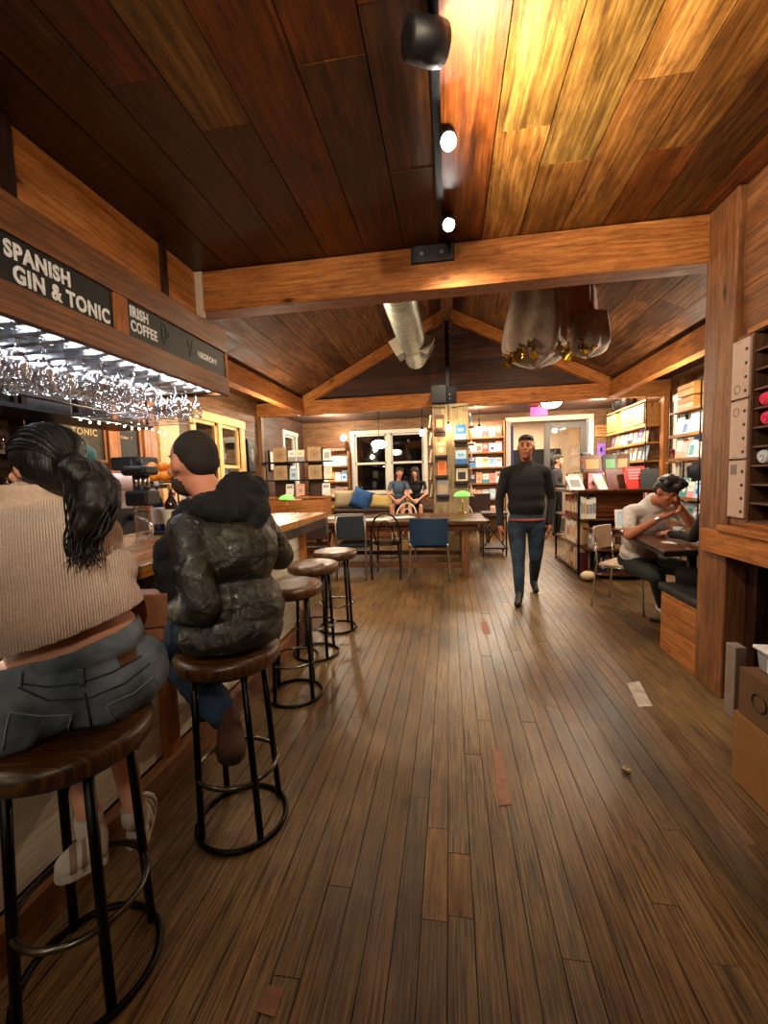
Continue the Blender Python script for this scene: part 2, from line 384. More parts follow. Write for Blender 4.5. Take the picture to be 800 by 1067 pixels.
struct(g.obj('trim_7', [W_beam]))
# ------------------------------------------------------------ walls
def boards(x0, x1, y0, y1, z0, z1, h=.19, ax='y'):
    g = G(); z = z0
    while z < z1:
        if ax == 'y':
            y = y0
            while y < y1:
                L = ru(1.5, 4); g.box(x0, x1, y, min(y+L, y1)-.002, z, min(z+h-.003, z1), ax='y'); y += L
        else:
            x = x0
            while x < x1:
                L = ru(1.5, 4); g.box(x, min(x+L, x1)-.002, y0, y1, z, min(z+h-.003, z1), ax='x'); x += L
        z += h
    return g
XW = 3.62
def wall_with_hole(name, side, y0, y1, z1, holes, mat, h=.19):
    """side wall in planks, split round rectangular window holes (ya,yb,za,zb)"""
    x0, x1 = (-XW-.03, -XW) if side < 0 else (XW, XW+.03)
    ys = sorted({y0, y1, *[q for hh in holes for q in hh[:2]]}); g = G()
    for a, b in zip(ys[:-1], ys[1:]):
        hh = [q for q in holes if q[0] <= a and q[1] >= b]
        if hh:
            parts = [(0, hh[0][2]), (hh[0][3], z1)]
        else: parts = [(0, z1)]
        for za, zb in parts:
            q = boards(x0, x1, a, b, za, zb, h)
            n0 = len(g.v); g.v += q.v; g.f += [tuple(i+n0 for i in f) for f in q.f]; g.uv += q.uv; g.pv += q.pv; g.mi += q.mi; g.sm += q.sm
    return struct(g.obj(name, [mat], fix=False))
W3 = (5.62, 6.95, .95, 2.30); W2 = (8.95, 9.65, .95, 2.40); W4 = (6.55, 7.40, .80, 2.45)
wall_with_hole('wall_left', -1, -2.6, 7.7, 2.9, [W3], W_wall)
wall_with_hole('wall_left_far', -1, 7.7, 10.2, 2.8, [W2], W_wall2)
wall_with_hole('wall_right_far', 1, 2.9, 10.2, 2.9, [W4], W_wall)
struct(bevel(G().box(-3.62, -3.54, 7.66, 7.76, 0, 2.6, ax='z', pv=.8).obj('trim_8', [W_wall])))
struct(bevel(G().box(3.52, 3.62, 7.66, 7.78, 0, 2.6, ax='z', pv=.9).obj('trim_8', [W_fir])))
# back wall with window and door openings
BY = 10.2
g = boards(-3.62, -2.40, BY, BY+.03, 0, 2.8, ax='x').v and G()
def addg(a, q):
    n0 = len(a.v); a.v += q.v; a.f += [tuple(i+n0 for i in f) for f in q.f]; a.uv += q.uv; a.pv += q.pv; a.mi += q.mi; a.sm += q.sm
for (xa, xb, za, zb) in ((-3.62, -2.30, 0, 2.8), (-2.30, -.60, 0, 1.02), (-2.30, -.60, 2.44, 2.8), (-.60, 1.42, 0, 2.8), (1.42, 3.12, 2.56, 2.8), (3.12, 3.62, 0, 2.8)):
    addg(g, boards(xa, xb, BY, BY+.03, za, zb, ax='x'))
struct(g.obj('wall_back', [W_wall], fix=False))
struct(G().box(-3.7, 3.7, -2.7, -2.6, 0, 2.95).obj('wall_front', [W_dark]))
# windows: double-hung sashes
def sash_window(n, along, a0, a1, z0, z1, pos, inward, mat, units=1, fw=.09):
    """frame in the wall plane; along = 'x' (back wall) or 'y' (side wall)"""
    def B(g, p0, p1, q0, q1, r0, r1):   # p along wall, q depth (toward room = +), r height
        d0, d1 = sorted((pos+inward*q0, pos+inward*q1))
        if along == 'x': g.box(p0, p1, d0, d1, r0, r1)
        else: g.box(d0, d1, p0, p1, r0, r1)
        return g
    root = bpy.data.objects.new('window_%d' % n, None); COL.objects.link(root); struct(root)
    g = G()
    B(g, a0-fw, a0, -.04, .03, z0-fw, z1+fw); B(g, a1, a1+fw, -.04, .03, z0-fw, z1+fw)
    B(g, a0-fw-.02, a1+fw+.02, -.04, .04, z1, z1+fw); B(g, a0-fw, a1+fw, -.04, .07, z0-.05, z0)
    un = (a1-a0)/units
    for k in range(1, units): B(g, a0+un*k-.05, a0+un*k+.05, -.04, .025, z0, z1)
    bevel(g.obj('window_frame', [mat], root))
    for k in range(units):
        u0, u1 = a0+un*k+(.05 if k else 0), a0+un*(k+1)-(.05 if k < units-1 else 0); zm = (z0+z1)/2
        for (za, zb, q) in ((z0, zm+.02, 0), (zm-.02, z1, -.02)):
            s = G()
            B(s, u0, u0+.045, q-.03, q, za, zb); B(s, u1-.045, u1, q-.03, q, za, zb); B(s, u0, u1, q-.03, q, za, za+.045); B(s, u0, u1, q-.03, q, zb-.045, zb)
            so = s.obj('sash', [mat], root)
            B(G(), u0+.04, u1-.04, q-.02, q-.014, za+.04, zb-.04).obj('pane', [M_glass], so)
    return root
sash_window(1, 'x', -2.30, -.60, 1.02, 2.44, BY, -1, W_white, units=2)
sash_window(2, 'y', W2[0], W2[1], W2[2], W2[3], -XW, 1, W_white)
sash_window(3, 'y', W3[0], W3[1], W3[2], W3[3], -XW, 1, W_gold, units=2, fw=.13)
sash_window(4, 'y', W4[0], W4[1], W4[2], W4[3], XW, -1, W_white, fw=.1)
# night outside: a dark yard wall a little beyond the panes
M_night = plain('night_yard', '#06080b', .9)
struct(G().box(-5.5, 1.2, 13.2, 13.3, -.2, 5).obj('exterior_fence', [M_night]))
struct(G().box(-5.6, -5.5, 3, 13.3, -.2, 5).obj('exterior_fence', [M_night]))
struct(G().box(5.6, 5.7, 3, 10.2, -.2, 5).obj('exterior_fence', [M_night]))
# doorway to the lit hall
root = bpy.data.objects.new('door_1', None); COL.objects.link(root); struct(root)
g = G().box(1.31, 1.42, BY-.04, BY+.12, 0, 2.67).box(3.12, 3.23, BY-.04, BY+.12, 0, 2.67).box(1.31, 3.23, BY-.05, BY+.12, 2.56, 2.67)
bevel(g.obj('door_frame', [W_white], root))
M_grey = plain('grey_painted_door', '#4c4740', .45, noise=.08)
g = G(); x0, x1 = 2.18, 3.10
g.box(x0, x0+.13, BY+.02, BY+.065, .02, 2.52).box(x1-.13, x1, BY+.02, BY+.065, .02, 2.52).box(x0+.13, x1-.13, BY+.02, BY+.065, 2.38, 2.52).box(x0+.13, x1-.13, BY+.02, BY+.065, .02, .3)
d = bevel(g.obj('door_leaf', [M_grey], root))
G().box(x0+.12, x1-.12, BY+.035, BY+.045, .28, 2.4).obj('pane', [M_glass], d)
G().tube([(x0+.06, BY-.02, 1.0), (x0+.16, BY-.02, 1.0)], .012).obj('door_handle', [M_steel], d)
M_blue = plain('blue_painted_wood', '#1c2c7c', .4)
struct(bevel(G().box(1.46, 1.51, BY+.14, BY+.95, .02, 2.5).obj('door_2', [M_blue])))
# hall behind
struct(G().box(1.0, 4.2, 13.4, 13.5, 0, 3.0).obj('wall_hall_back', [M_plaster]))
struct(G().box(.9, 1.0, BY+.1, 13.5, 0, 3.0).obj('wall_hall_left', [M_plaster]))
struct(G().box(4.2, 4.3, BY+.1, 13.5, 0, 3.0).obj('wall_hall_right', [M_plaster]))
struct(G().box(.9, 4.3, BY+.04, 13.5, 3.0, 3.05).obj('ceiling_hall', [M_plaster]))
struct(G().box(.9, 4.3, BY+.03, 13.5, -.05, -.001).obj('floor_hall', [W_table]))
struct(G().box(1.9, 3.3, 13.33, 13.4, 0, 2.1).obj('door_3', [M_gap]))
# ------------------------------------------------------------ right-hand partition near the camera, post, ledge
struct(bevel(G().box(1.555, 1.74, 2.64, 2.91, 0, 2.862, ax='z', pv=.7).obj('trim_9', [W_post]), .008))
g = G(); z = 2.06
while z < 2.86: g.box(1.60, 1.66, -2.6, 2.64, z, min(z+.262, 2.862), ax='y', pv=ru(.4, 1)); z += .265
struct(g.obj('wall_right', [W_post], fix=False))
struct(G().box(2.05, 2.1, -2.6, 2.9, 0, 2.862).obj('wall_right_rear', [W_dark]))
struct(G().box(1.74, 3.62, 2.72, 2.80, 0, 2.862).obj('wall_right_return', [W_dark]))
struct(bevel(G().box(1.66, 1.74, 2.55, 2.639, .0, .99, ax='z', pv=.1).obj('trim_10', [W_dark])))
# ------------------------------------------------------------ bar counter
t = thing('bar_counter', 'long wooden bar counter with golden top and cream boarded front on the left', 'bar counter', (-1.5, 1.5, 0))
def PL(g, name, mats, par, bv=0):     # world-built part under a parent that sits at an offset
    o = g.obj(name, mats, par); off = Vector((0, 0, 0)); q = par
    while q: off += Vector(q.location); q = q.parent
    o.data.transform(Matrix.Translation(-off))
    if bv: bevel(o, bv)
    return o
g = G()
for x0, x1 in ((-1.36, -1.13), (-1.65, -1.362), (-1.95, -1.652)): g.box(x0, x1, -2.4, 3.72, 1.005, 1.055, ax='y')
PL(g, 'countertop', [W_bar], t, .004)
PL(G().box(-1.17, -1.135, -2.4, 3.72, .93, 1.004, ax='y', pv=.4), 'edge_board', [W_dark], t, .004)
g = G(); z = .13
while z < .93: g.box(-1.33, -1.305, -2.4, 3.55, z, min(z+.155, .93), ax='y'); z += .158
PL(g, 'front_panel', [W_cream], t)
for y in (-.5, .55, 1.66, 2.75, 3.5): PL(G().box(-1.305, -1.265, y-.04, y+.04, .0, .93, ax='z', pv=.5), 'batten', [W_beam], t, .003)
PL(G().box(-1.30, -1.245, -2.4, 3.55, 0, .125, ax='y', pv=.6), 'kick_board', [W_post], t, .004)
for y in (1.66, 2.75, .55):
    g = G().prism([(-1.27, .93), (-1.15, .93), (-1.15, .90), (-1.24, .76), (-1.27, .74)], y-.02, y+.02)
    PL(g, 'bracket', [W_dark], t)
g = G()
for k in range(4): g.box(-1.93+.15*k, -1.785+.15*k, 3.55, 3.58, 0, .93, ax='z')
PL(g, 'end_panel', [W_fir], t)
PL(G().box(-1.9, -1.87, -2.4, 3.55, 0, 1.0, ax='y'), 'rear_panel', [W_dark], t)
# ------------------------------------------------------------ soffit with glass racks
CX = .118
def SH(o): 
    for c in o: c.data.transform(Matrix.Translation((CX, 0, -.045)))
t = thing('bar_canopy', 'wooden canopy above the bar carrying chalk signs and hanging glasses', 'canopy', (-1.9, 1.5, 2.05))
g = G().box(-1.90, -1.855, -2.4, 3.21, 2.095, 2.230, ax='y', pv=.55)
PL(g, 'lower_fascia', [W_post], t, .004)
PL(G().box(-1.90, -1.85, -2.4, 3.21, 2.425, 2.585, ax='y', pv=.45), 'upper_fascia', [W_post], t, .004)
PL(G().box(-1.92, -1.885, -2.4, 3.21, 2.225, 2.43, ax='y', pv=.3), 'sign_rail', [W_post], t)
for y, hw in ((-.9, .03), (.86, .03), (2.105, .045), (3.195, .015)): PL(G().box(-1.885, -1.857, y-hw, y+hw, 2.226, 2.424, ax='z', pv=.6), 'divider', [W_beam], t)
for a, b in ((-2.4, -.55), (-.5, 1.0), (1.59, 2.50), (2.545, 2.875), (1.02, 1.54)):
    PL(G().box(-1.92, -1.895, a, b, 2.586, 2.905, ax='y', pv=.95), 'clerestory_board', [W_fir], t)
for y in (1.565, 2.523, -.52): PL(G().box(-1.92, -1.872, y-.022, y+.022, 2.586, 2.905, ax='z', pv=.1), 'stud', [W_dark], t)
PL(G().box(-1.93, -1.84, 2.878, 2.900, 2.586, 2.905, ax='z', pv=.3), 'plaster_edge', [M_plaster], t)
g = G()
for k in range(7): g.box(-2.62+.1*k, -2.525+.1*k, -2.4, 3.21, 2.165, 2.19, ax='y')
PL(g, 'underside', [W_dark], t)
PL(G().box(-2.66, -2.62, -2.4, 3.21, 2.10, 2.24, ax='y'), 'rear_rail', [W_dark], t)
PL(G().box(-2.64, -1.9, 3.175, 3.21, 2.10, 2.585, ax='x', pv=.5), 'end_board', [W_post], t)
for c_ in [o for o in bpy.data.objects if o.parent == t]: c_.data.transform(Matrix.Translation((CX, 0, -.045)))
# signs
M_chalk = plain('chalkboard_black', '#090b0a', .6, noise=.35, nscale=14)
M_chalkw = plain('chalk_paint_white', '#f4f8fc', .8, noise=.2, nscale=60)
M_chalkg = plain('chalk_paint_grey', '#5c5c58', .8, noise=.2, nscale=60)
def text(body, name, parent, size, mat, off=.0, sx=1, ext=.0015, M=None, ls=1.0, just='LEFT'):
    c = bpy.data.curves.new(name, 'FONT'); c.body = body; c.size = size; c.extrude = ext; c.offset = off; c.space_line = ls; c.align_x = just
    c.space_character = 1.12
    c.materials.append(mat); tmp = bpy.data.objects.new('tmp', c); COL.objects.link(tmp)
    me = bpy.data.meshes.new_from_object(tmp.evaluated_get(bpy.context.evaluated_depsgraph_get())); bpy.data.objects.remove(tmp); bpy.data.curves.remove(c)
    me.name = name; o = bpy.data.objects.new(name, me); COL.objects.link(o)
    if parent: o.parent = parent
    o.matrix_local = M @ Matrix.Diagonal((sx, 1, 1, 1)); return o
FACE_X = Matrix(((0, 0, 1, 0), (1, 0, 0, 0), (0, 1, 0, 0), (0, 0, 0, 1)))   # text lies on a plane facing +x, reading along +y
def board_sign(label, y0, y1):
    s = thing('chalkboard_sign', label, 'sign', (-1.872+CX, (y0+y1)/2, 2.282))
    bevel(G().box(-.012, .004, -(y1-y0)/2, (y1-y0)/2, -.100, .100).obj('board', [M_chalk], s), .002)
    return s
s = board_sign('black chalk sign reading SPANISH GIN & TONIC above the bar', .90, 2.055)
def TX(body, s, y, z, size, off, sx=1, mat=None, tilt=0):
    return text(body, 'lettering', s, size, mat or M_chalkw, off, sx, M=Matrix.Translation((.006, y, z)) @ FACE_X @ Matrix.Rotation(tilt, 4, 'Z'))
yc = (.90+2.055)/2; XS = -1.748
TX('SPANISH', s, atX(4, 262, XS).y-yc, .010, .092, .0034, .78)
TX('GIN & TONIC', s, atX(14, 290, XS).y-yc, -.080, .096, .0034, .77)
s = board_sign('black chalk sign reading IRISH COFFEE and NEGRONI above the bar', 2.155, 3.175); yc = (2.155+3.175)/2
TX('IRISH', s, atX(135, 325, XS).y-yc, .020, .082, .0026, .72)
TX('COFFEE', s, atX(135, 340, XS).y-yc+.01, -.058, .082, .0026, .70)
TX('NEGRONI', s, atX(206, 368, XS).y-yc, -.030, .058, .0018, .86)
def chalk_glass(s, y, z, kind):
    g = G(); r = .003
    P = lambda a, b: Vector((.006, y+a, z+b))
    if kind == 'mug':
        g.tube([P(-.022, .05), P(-.018, -.02), P(0, -.03), P(.018, -.02), P(.022, .05), P(-.022, .05)], r, 5)
        g.tube([P(0, -.03), P(0, -.055)], r, 5); g.tube([P(-.018, -.058), P(.018, -.058)], r, 5); g.tube([P(.022, .035), P(.042, .03), P(.04, 0), P(.02, -.005)], r, 5)
        g.tube([P(-.02, .06), P(-.005, .07), P(.012, .062), P(.022, .055)], r, 5)
    else:
        g.tube([P(-.028, .05), P(-.02, .005), P(0, -.01), P(.02, .005), P(.028, .05)], r, 5); g.tube([P(0, -.01), P(0, -.05)], r, 5); g.tube([P(-.018, -.052), P(.018, -.052)], r, 5)
        g.tube([P(-.022, .03), P(.022, .03)], r, 5); g.tube([P(.01, .02), P(.036, .07)], r, 5)
    g.obj('chalk_drawing', [M_chalkg], s)
chalk_glass(s, atX(171, 345, XS).y-yc, .0, 'mug'); chalk_glass(s, atX(198, 358, XS).y-yc, .0, 'coupe')
# led strip and glass racks
M_led = emis('led_strip_white', '#e6eeff', 60)
tag(G().box(-2.46, -2.44, .9, 3.10, 2.098, 2.108).obj('led_strip', [M_led]), 'added white light strip brightening the hanging glasses from the rear', 'light strip')  # extra strip, added to brighten the stemware from behind
tag(G().box(-1.84, -1.825, 2.35, 3.16, 2.080, 2.088).obj('led_strip', [M_led]), 'bright white light strip running under the bar canopy', 'light strip')
M_stem = thinglass('stemware_glass', edge=.45, base=.22)
rackY = [1.30, 1.42, 1.70, 1.83, 1.96, 2.09, 2.42, 2.54, 2.66, 2.78, 3.02, 3.14, 3.26]
rackD = ['above the woman in the beige sweater', 'above the bartender', 'before the man in the leather jacket', 'above the man in the leather jacket', 'at the far end of the canopy']
k = 0
def rack(ys, label):
    t = thing('glass_rack', label, 'glass rack', (-2.1, (ys[0]+ys[-1])/2, 2.08))
    for i, y in enumerate([ys[0]-.06]+[q+.06 for q in ys]):
        g = G().box(-2.5, -1.86, y-.022, y+.022, 2.070, 2.076, ax='x').box(-2.5, -1.86, y-.004, y+.004, 2.076, 2.118, ax='x')
        PL(g, 'rail', [M_steel], t)
    return t
groups = [([1.10, 1.22, 1.34], 'steel glass rack hanging nearest the camera end of the canopy'), ([1.56, 1.68, 1.80, 1.92], 'steel glass rack under the GIN & TONIC sign'),
          ([2.16, 2.28, 2.40, 2.52], 'steel glass rack under the IRISH COFFEE sign'), ([2.80, 2.92, 3.04], 'steel glass rack under the NEGRONI lettering')]
prof = [(.033, 0), (.034, -.002), (.012, -.006), (.0045, -.012), (.0038, -.04), (.0042, -.075), (.010, -.085), (.026, -.10), (.037, -.125), (.040, -.150), (.036, -.180), (.031, -.200), (.0295, -.200), (.0345, -.180), (.0385, -.150), (.0355, -.126), (.024, -.102), (.004, -.088)]
prof2 = [(.033, 0), (.034, -.002), (.012, -.006), (.0045, -.012), (.0038, -.03), (.0042, -.06), (.014, -.068), (.036, -.085), (.048, -.110), (.050, -.135), (.043, -.165), (.0415, -.165), (.0485, -.135), (.0465, -.111), (.034, -.087), (.004, -.070)]
wine = G().lathe(prof, n=18).obj('wine_glass', [M_stem]); COL.objects.unlink(wine)
goblet = G().lathe(prof2, n=18).obj('gin_goblet', [M_stem]); COL.objects.unlink(goblet)
names4 = ['nearest the camera', 'under the GIN & TONIC sign', 'under the IRISH COFFEE sign', 'under the NEGRONI lettering']
first = {}
for gi, (ys, lab) in enumerate(groups):
    rack(ys, lab)
    for i, y in enumerate(ys):
        for j in range(4 if gi < 3 else 3):
            if gi == 3 and j == 2 and i == 0: continue
            src = goblet if gi == 2 else wine
            if src.name not in first: o = src; first[src.name] = 1
            else: o = src.copy()
            COL.objects.link(o); o.location = (-1.93-.115*j+ru(-.008, .008), y+ru(-.004, .004), 2.0825); o.rotation_euler = (ru(-.02, .02), ru(-.02, .02), ru(0, 6))
            s = 1.08+.1*rnd(); o.scale = (s, s, s)
            kind = 'balloon gin goblet' if src is goblet else 'stemmed wine glass'
            tag(o, 'upside-down %s hanging in the rack %s' % (kind, names4[gi]), 'glass', 'glasses hanging in the rack %s' % names4[gi])
# lower shelf of cocktail glasses on a wire tray at the far end
t = thing('wire_tray', 'clear wire tray of stacked coupes lit under the canopy end', 'tray', (-2.40, 2.98, 1.86))
g = G()
for k in range(9): g.tube([(-.28, -.32+.08*k, 0), (.28, -.32+.08*k, 0)], .003, 5)
g.tube([(-.28, -.32, 0), (.28, -.32, 0), (.28, .32, 0), (-.28, .32, 0)], .005, 6, closed=True)
g.obj('tray', [M_steel], t)
g = G()
for sx in (-.27, .27):
    for sy in (-.31, .31): g.tube([(sx, sy, 0), (sx, sy, .28)], .003, 5)
g.obj('hanger', [M_steel], t)
coupe = G().lathe([(.030, .0), (.030, .002), (.006, .008), (.004, .05), (.010, .062), (.045, .082), (.050, .10), (.048, .10), (.043, .084), (.004, .066)], n=14).obj('coupe_glass', [M_stem]); COL.objects.unlink(coupe)
for i in range(5):
    for j in range(3):
        o = coupe if (i, j) == (0, 0) else coupe.copy(); COL.objects.link(o); o.location = (-2.56+.13*j+ru(-.01, .01), 2.74+.12*i, 1.866)
        tag(o, 'clear coupe glass standing on the wire tray under the canopy', 'glass', 'coupe glasses on the wire tray')
# dark hanging storage behind the racks
t = thing('hanging_shelf', 'long black hanging shelf behind the glass racks', 'shelf', (-2.85, 2.5, 1.9))
PL(G().box(-3.1, -2.70, 1.2, 3.55, 1.865, 1.895, ax='y'), 'shelf_board', [M_black], t)
for y in (1.25, 2.35, 3.5):
    for x in (-3.08, -2.72): PL(G().tube([(x, y, 1.88), (x, y, 2.86)], .012), 'hanging_rod', [M_black], t)
PL(G().tube([(-2.70, 1.2, 1.95), (-2.70, 3.55, 1.95)], .008), 'guard_rail', [M_black], t)
M_plum = plain('purple_plastic', '#4a3450', .5)
specs = [('speaker', 'black box speaker on the hanging shelf behind the wine glasses', 1.95, .24, .22, .2, M_blackp), ('television', 'black television back on the hanging shelf', 2.25, .3, .1, .3, M_blackp), ('storage_bin', 'grey storage bin on the hanging shelf', 2.62, .34, .25, .2, plain('grey_plastic', '#6c6a70', .5)),
         ('storage_box', 'purple storage box on the hanging shelf', 3.0, .32, .25, .15, M_plum), ('amplifier', 'dark amplifier on the hanging shelf near the camera', 1.55, .36, .25, .12, M_blackp)]
for nm, lab, y, w, d, h, mt in specs:
    t = thing(nm, lab, nm.replace('_', ' '), (-2.9, y, 1.896))
    bevel(G().cbox((0, 0, h/2), (d, w, h)).obj('body', [mt], t), .01)
    if nm in ('speaker',): G().lathe([(.07, 0), (.065, .006), (.03, .002), (.001, .006)], M=Mrot((d/2+.001, 0, h*.5), 0, PI/2, 0)).obj('cone', [M_steel], t)
    elif nm == 'storage_bin' or nm == 'storage_box': bevel(G().cbox((0, 0, h), (d+.02, w+.02, .02)).obj('lid', [M_white], t), .004)
    elif nm == 'television': G().cbox((d/2+.004, 0, h/2+.0), (.006, w-.04, h-.05)).obj('screen', [M_chalk], t)
    else:
        for q in (-.1, 0, .1): G().lathe([(.018, 0), (.015, .012)], M=Mrot((d/2, q, h/2), 0, PI/2, 0), n=10).obj('knob', [M_steel], t)
# string of small bulbs along the hanging shelf
M_fairy = emis('fairy_bulb', '#fff0d8', 30)
t = thing('string_lights', 'string of small white bulbs along the black hanging shelf', 'string lights', (-2.68, 3.0, 1.86))
pts = [(0, -.40+.085*i, -.012*math.sin(i*1.3)) for i in range(12)]
G().tube(pts, .003, 5).obj('wire', [M_black], t)
for p in pts: G().ell((p[0], p[1]+.15, p[2]-.010), .0075, 8).obj('bulb', [M_fairy], t)
# ------------------------------------------------------------ bar stools
M_iron = plain('black_iron', '#15130f', .35, .75, noise=.3)
M_worn = plain('worn_metal_ring', '#6a645a', .25, .9, noise=.3)
def stool(loc, rz, label, lean=(0, 0)):
    t = thing('bar_stool', label, 'stool', loc, rz, 'round wooden-seated bar stools')
    H = .72; lx, ly = lean
    g = G().lathe([(.02, H-.062), (.186, H-.062), (.196, H-.050), (.198, H-.02), (.190, H-.006), (.175, H), (.1, H-.004), (.01, H-.006)], n=40, c=(lx, ly, 0))
    for i in range(len(g.f)):      # straight planks across the round seat
        g.uv[i] = [(g.v[q][0]*1.2+5, g.v[q][1]*1.6) for q in g.f[i]]; g.pv[i] = .8
    s = g.obj('seat', [W_seat], t)
    PR = G().lathe([(.16, H-.072), (.17, H-.072), (.17, H-.062), (.16, H-.062)], n=32, c=(lx, ly, 0)).obj('seat_ring', [M_iron], t)
    for k in range(4):
        a = PI/4+k*PI/2
        G().tube([(.135*math.cos(a)+lx, .135*math.sin(a)+ly, H-.062), (.160*math.cos(a), .160*math.sin(a), .008)], .0125, 10).obj('leg', [M_iron], t)
    c = [(math.cos(2*PI*i/36), math.sin(2*PI*i/36)) for i in range(36)]
    G().tube([(.152*x+lx*.3, .152*y+ly*.3, .24) for x, y in c], .009, 8, closed=True).obj('foot_ring', [M_worn], t)
    G().tube([(.170*x, .170*y, .010) for x, y in c], .010, 8, closed=True).obj('base_ring', [M_iron], t)
    return t
stool((-1.015, .925, 0), .25, 'bar stool under the woman in the beige sweater')
stool((-.845, 1.475, 0), .10, 'bar stool under the man in the leather jacket', (-.02, 0))
stool((-.99, 2.44, 0), .3, 'empty bar stool, first one behind the man in the leather jacket')
stool((-1.05, 3.06, 0), .05, 'empty bar stool, second one behind the man in the leather jacket')
stool((-1.03, 3.62, 0), .4, 'empty bar stool farthest along the bar, by the dark chair')
# ------------------------------------------------------------ things on and behind the bar
def bottle(loc, h, r, body, cap, label_m, label, sc=1):
    t = thing('bottle', label, 'bottle', loc, ru(0, 6), 'bottles on the tray at the bar')
    G().lathe([(r*.9, 0), (r, .006), (r, h*.55), (r*.85, h*.64), (r*.36, h*.76), (r*.33, h*.93)], n=16).obj('body', [body], t)
    G().lathe([(r*.38, h*.92), (r*.38, h), (r*.3, h+.002)], n=12).obj('cap', [cap], t)
    G().lathe([(r+.0008, h*.14), (r+.0008, h*.48)], n=16, cap=False).obj('label', [label_m], t)
    return t
bt = [('#101a40', '#e8e8ec', '#d8d8e0'), ('#2c0c0a', '#c8a030', '#e0d4b8'), ('#c8d4dc', '#2858b8', '#f0f0f0'), ('#1c3a1c', '#188848', '#e0e0c0'), ('#d8dce0', '#c02020', '#e8e4dc'), ('#4a2010', '#101010', '#d0b070'), ('#d0dce4', '#2090c8', '#d8ecf8'), ('#a02818', '#e8e8e8', '#f0e0d0'), ('#e0e4e8', '#c0c0c8', '#e8e8e8'), ('#182838', '#b0b0b8', '#c8d8e8')]
desc = ['navy bottle with a pale label', 'dark red-brown bottle with a gold cap', 'clear bottle with a blue cap', 'green bottle with a green cap', 'clear bottle with a red cap', 'brown bottle with a black cap', 'clear bottle with a light blue cap', 'red bottle with a white cap', 'clear bottle with a silver cap', 'dark blue bottle with a silver cap']
tray = tag(bevel(G().box(-1.80, -1.42, 2.22, 2.62, 1.055, 1.075).obj('bar_mat', [M_blackp]), .005), 'black rubber bar mat under the bottles', 'mat')
for i, (c, k, l) in enumerate(bt):
    bottle((-1.74+.088*(i % 4)+.02*(i//4), 2.28+.12*(i//4), 1.0755), ru(.21, .30), ru(.030, .037), plain('bottle_%d' % i, c, .12, coat=.5), plain('cap_%d' % i, k, .3), plain('label_%d' % i, l, .6), desc[i]+' on the bar mat')
# orange rack
t = thing('fruit_rack', 'two-tier wire rack heaped with oranges behind the bar', 'rack', (-2.22, 3.02, .93))
g = G()
for zz in (.04, .22, .44):
    g.tube([(-.19, -.13, zz), (.19, -.13, zz), (.19, .13, zz), (-.19, .13, zz)], .006, 6, closed=True)
    for k in range(9): g.tube([(-.18+.045*k, -.13, zz), (-.18+.045*k, .13, zz)], .003, 5)
    g.obj('basket', [M_black], t); g = G()
for sx in (-.19, .19):
    for sy in (-.13, .13): G().tube([(sx, sy, -.1), (sx, sy, .62)], .007, 6).obj('post', [M_black], t)
M_orange = plain('orange_peel', '#e88a18', .45, noise=.15, nscale=60, bump=.3); M_orange2 = plain('blood_orange_peel', '#d85a20', .45, noise=.15, nscale=60, bump=.3)
n = 0
for lay, (zz, cnt) in enumerate(((.44, ((-.13, -.07), (-.04, -.08), (.05, -.07), (.13, -.06), (-.09, .03), (0, .03), (.1, .03))), (.515, ((-.08, -.04), (.01, -.04), (.09, -.02))), (.22, ((-.12, -.06), (-.03, -.07), (.06, -.06), (.13, 0))))):
    for (x, y) in cnt:
        m = M_orange if lay < 2 else M_orange2; r = .042
        o = G().ell((0, 0, 0), (r, r, r*.95), 16).obj('orange', [m]); o.location = (-2.22+x, 3.02+y, .93+zz+r+.003)
        tag(o, ['bright orange lying in the top basket of the wire rack', 'bright orange crowning the heap in the wire rack', 'reddish orange lying in the middle basket of the wire rack'][lay], 'fruit', ['oranges in the top basket', 'oranges crowning the heap', 'reddish oranges in the middle basket'][lay])
# back-bar counter the rack stands on
t = thing('back_bar_counter', 'low dark work counter behind the bar', 'counter', (-2.9, 2.4, 0))
PL(G().box(-3.55, -2.0-.15, 2.72, 5.2, .86, .90, ax='y'), 'countertop', [M_steel], t, .004)
PL(G().box(-3.5, -2.2, 2.76, 5.15, 0, .858), 'body', [W_dark], t)
# blender jug, black grinder, tap machine
t = thing('blender', 'black-topped blender with a clear jug on the bar beside the beige sweater', 'blender', (-1.60, 1.98, 1.056)); t.scale = (.78, .78, .9)
G().lathe([(.06, 0), (.062, .01), (.052, .012), (.056, .20), (.062, .21), (.060, .212), (.052, .20), (.048, .016), (.001, .016)], n=20).obj('jug', [M_glass], t)
bevel(G().box(-.075, .09, -.07, .07, .21, .30).obj('motor_block', [M_blackp], t), .015)
for x in (-.03, .035): G().lathe([(.026, .30), (.026, .39)], n=14, c=(x, 0, 0)).obj('column', [M_chrome], t)
bevel(G().box(-.09, .09, -.075, .075, .385, .44).obj('cap', [M_blackp], t), .02)
G().tube([(.0, .0, .44), (0, 0, .48)], .015).obj('knob', [M_blackp], t)
t = thing('espresso_machine', 'dark boxy espresso machine behind the bartender', 'coffee machine', (-2.75, 2.85, .901), .0)
bevel(G().box(-.22, .22, -.3, .35, .0, .38).obj('body', [M_blackp], t), .02)
bevel(G().box(-.2, .2, -.28, .33, .381, .43).obj('cup_tray', [M_steel], t), .008)
for y in (-.15, .15): G().tube([(.22, y, .2), (.30, y, .18), (.36, y, .17)], [.03, .015, .012], 8).obj('portafilter', [M_steel], t)
for y in (-.12, .12): bevel(G().box(.221, .235, y-.09, y+.09, .27, .35).obj('panel', [M_steel], t), .004)
t = thing('printer', 'dark grey order printers stacked above the back bar', 'printer', (-2.75, 3.35, 1.36), .0)
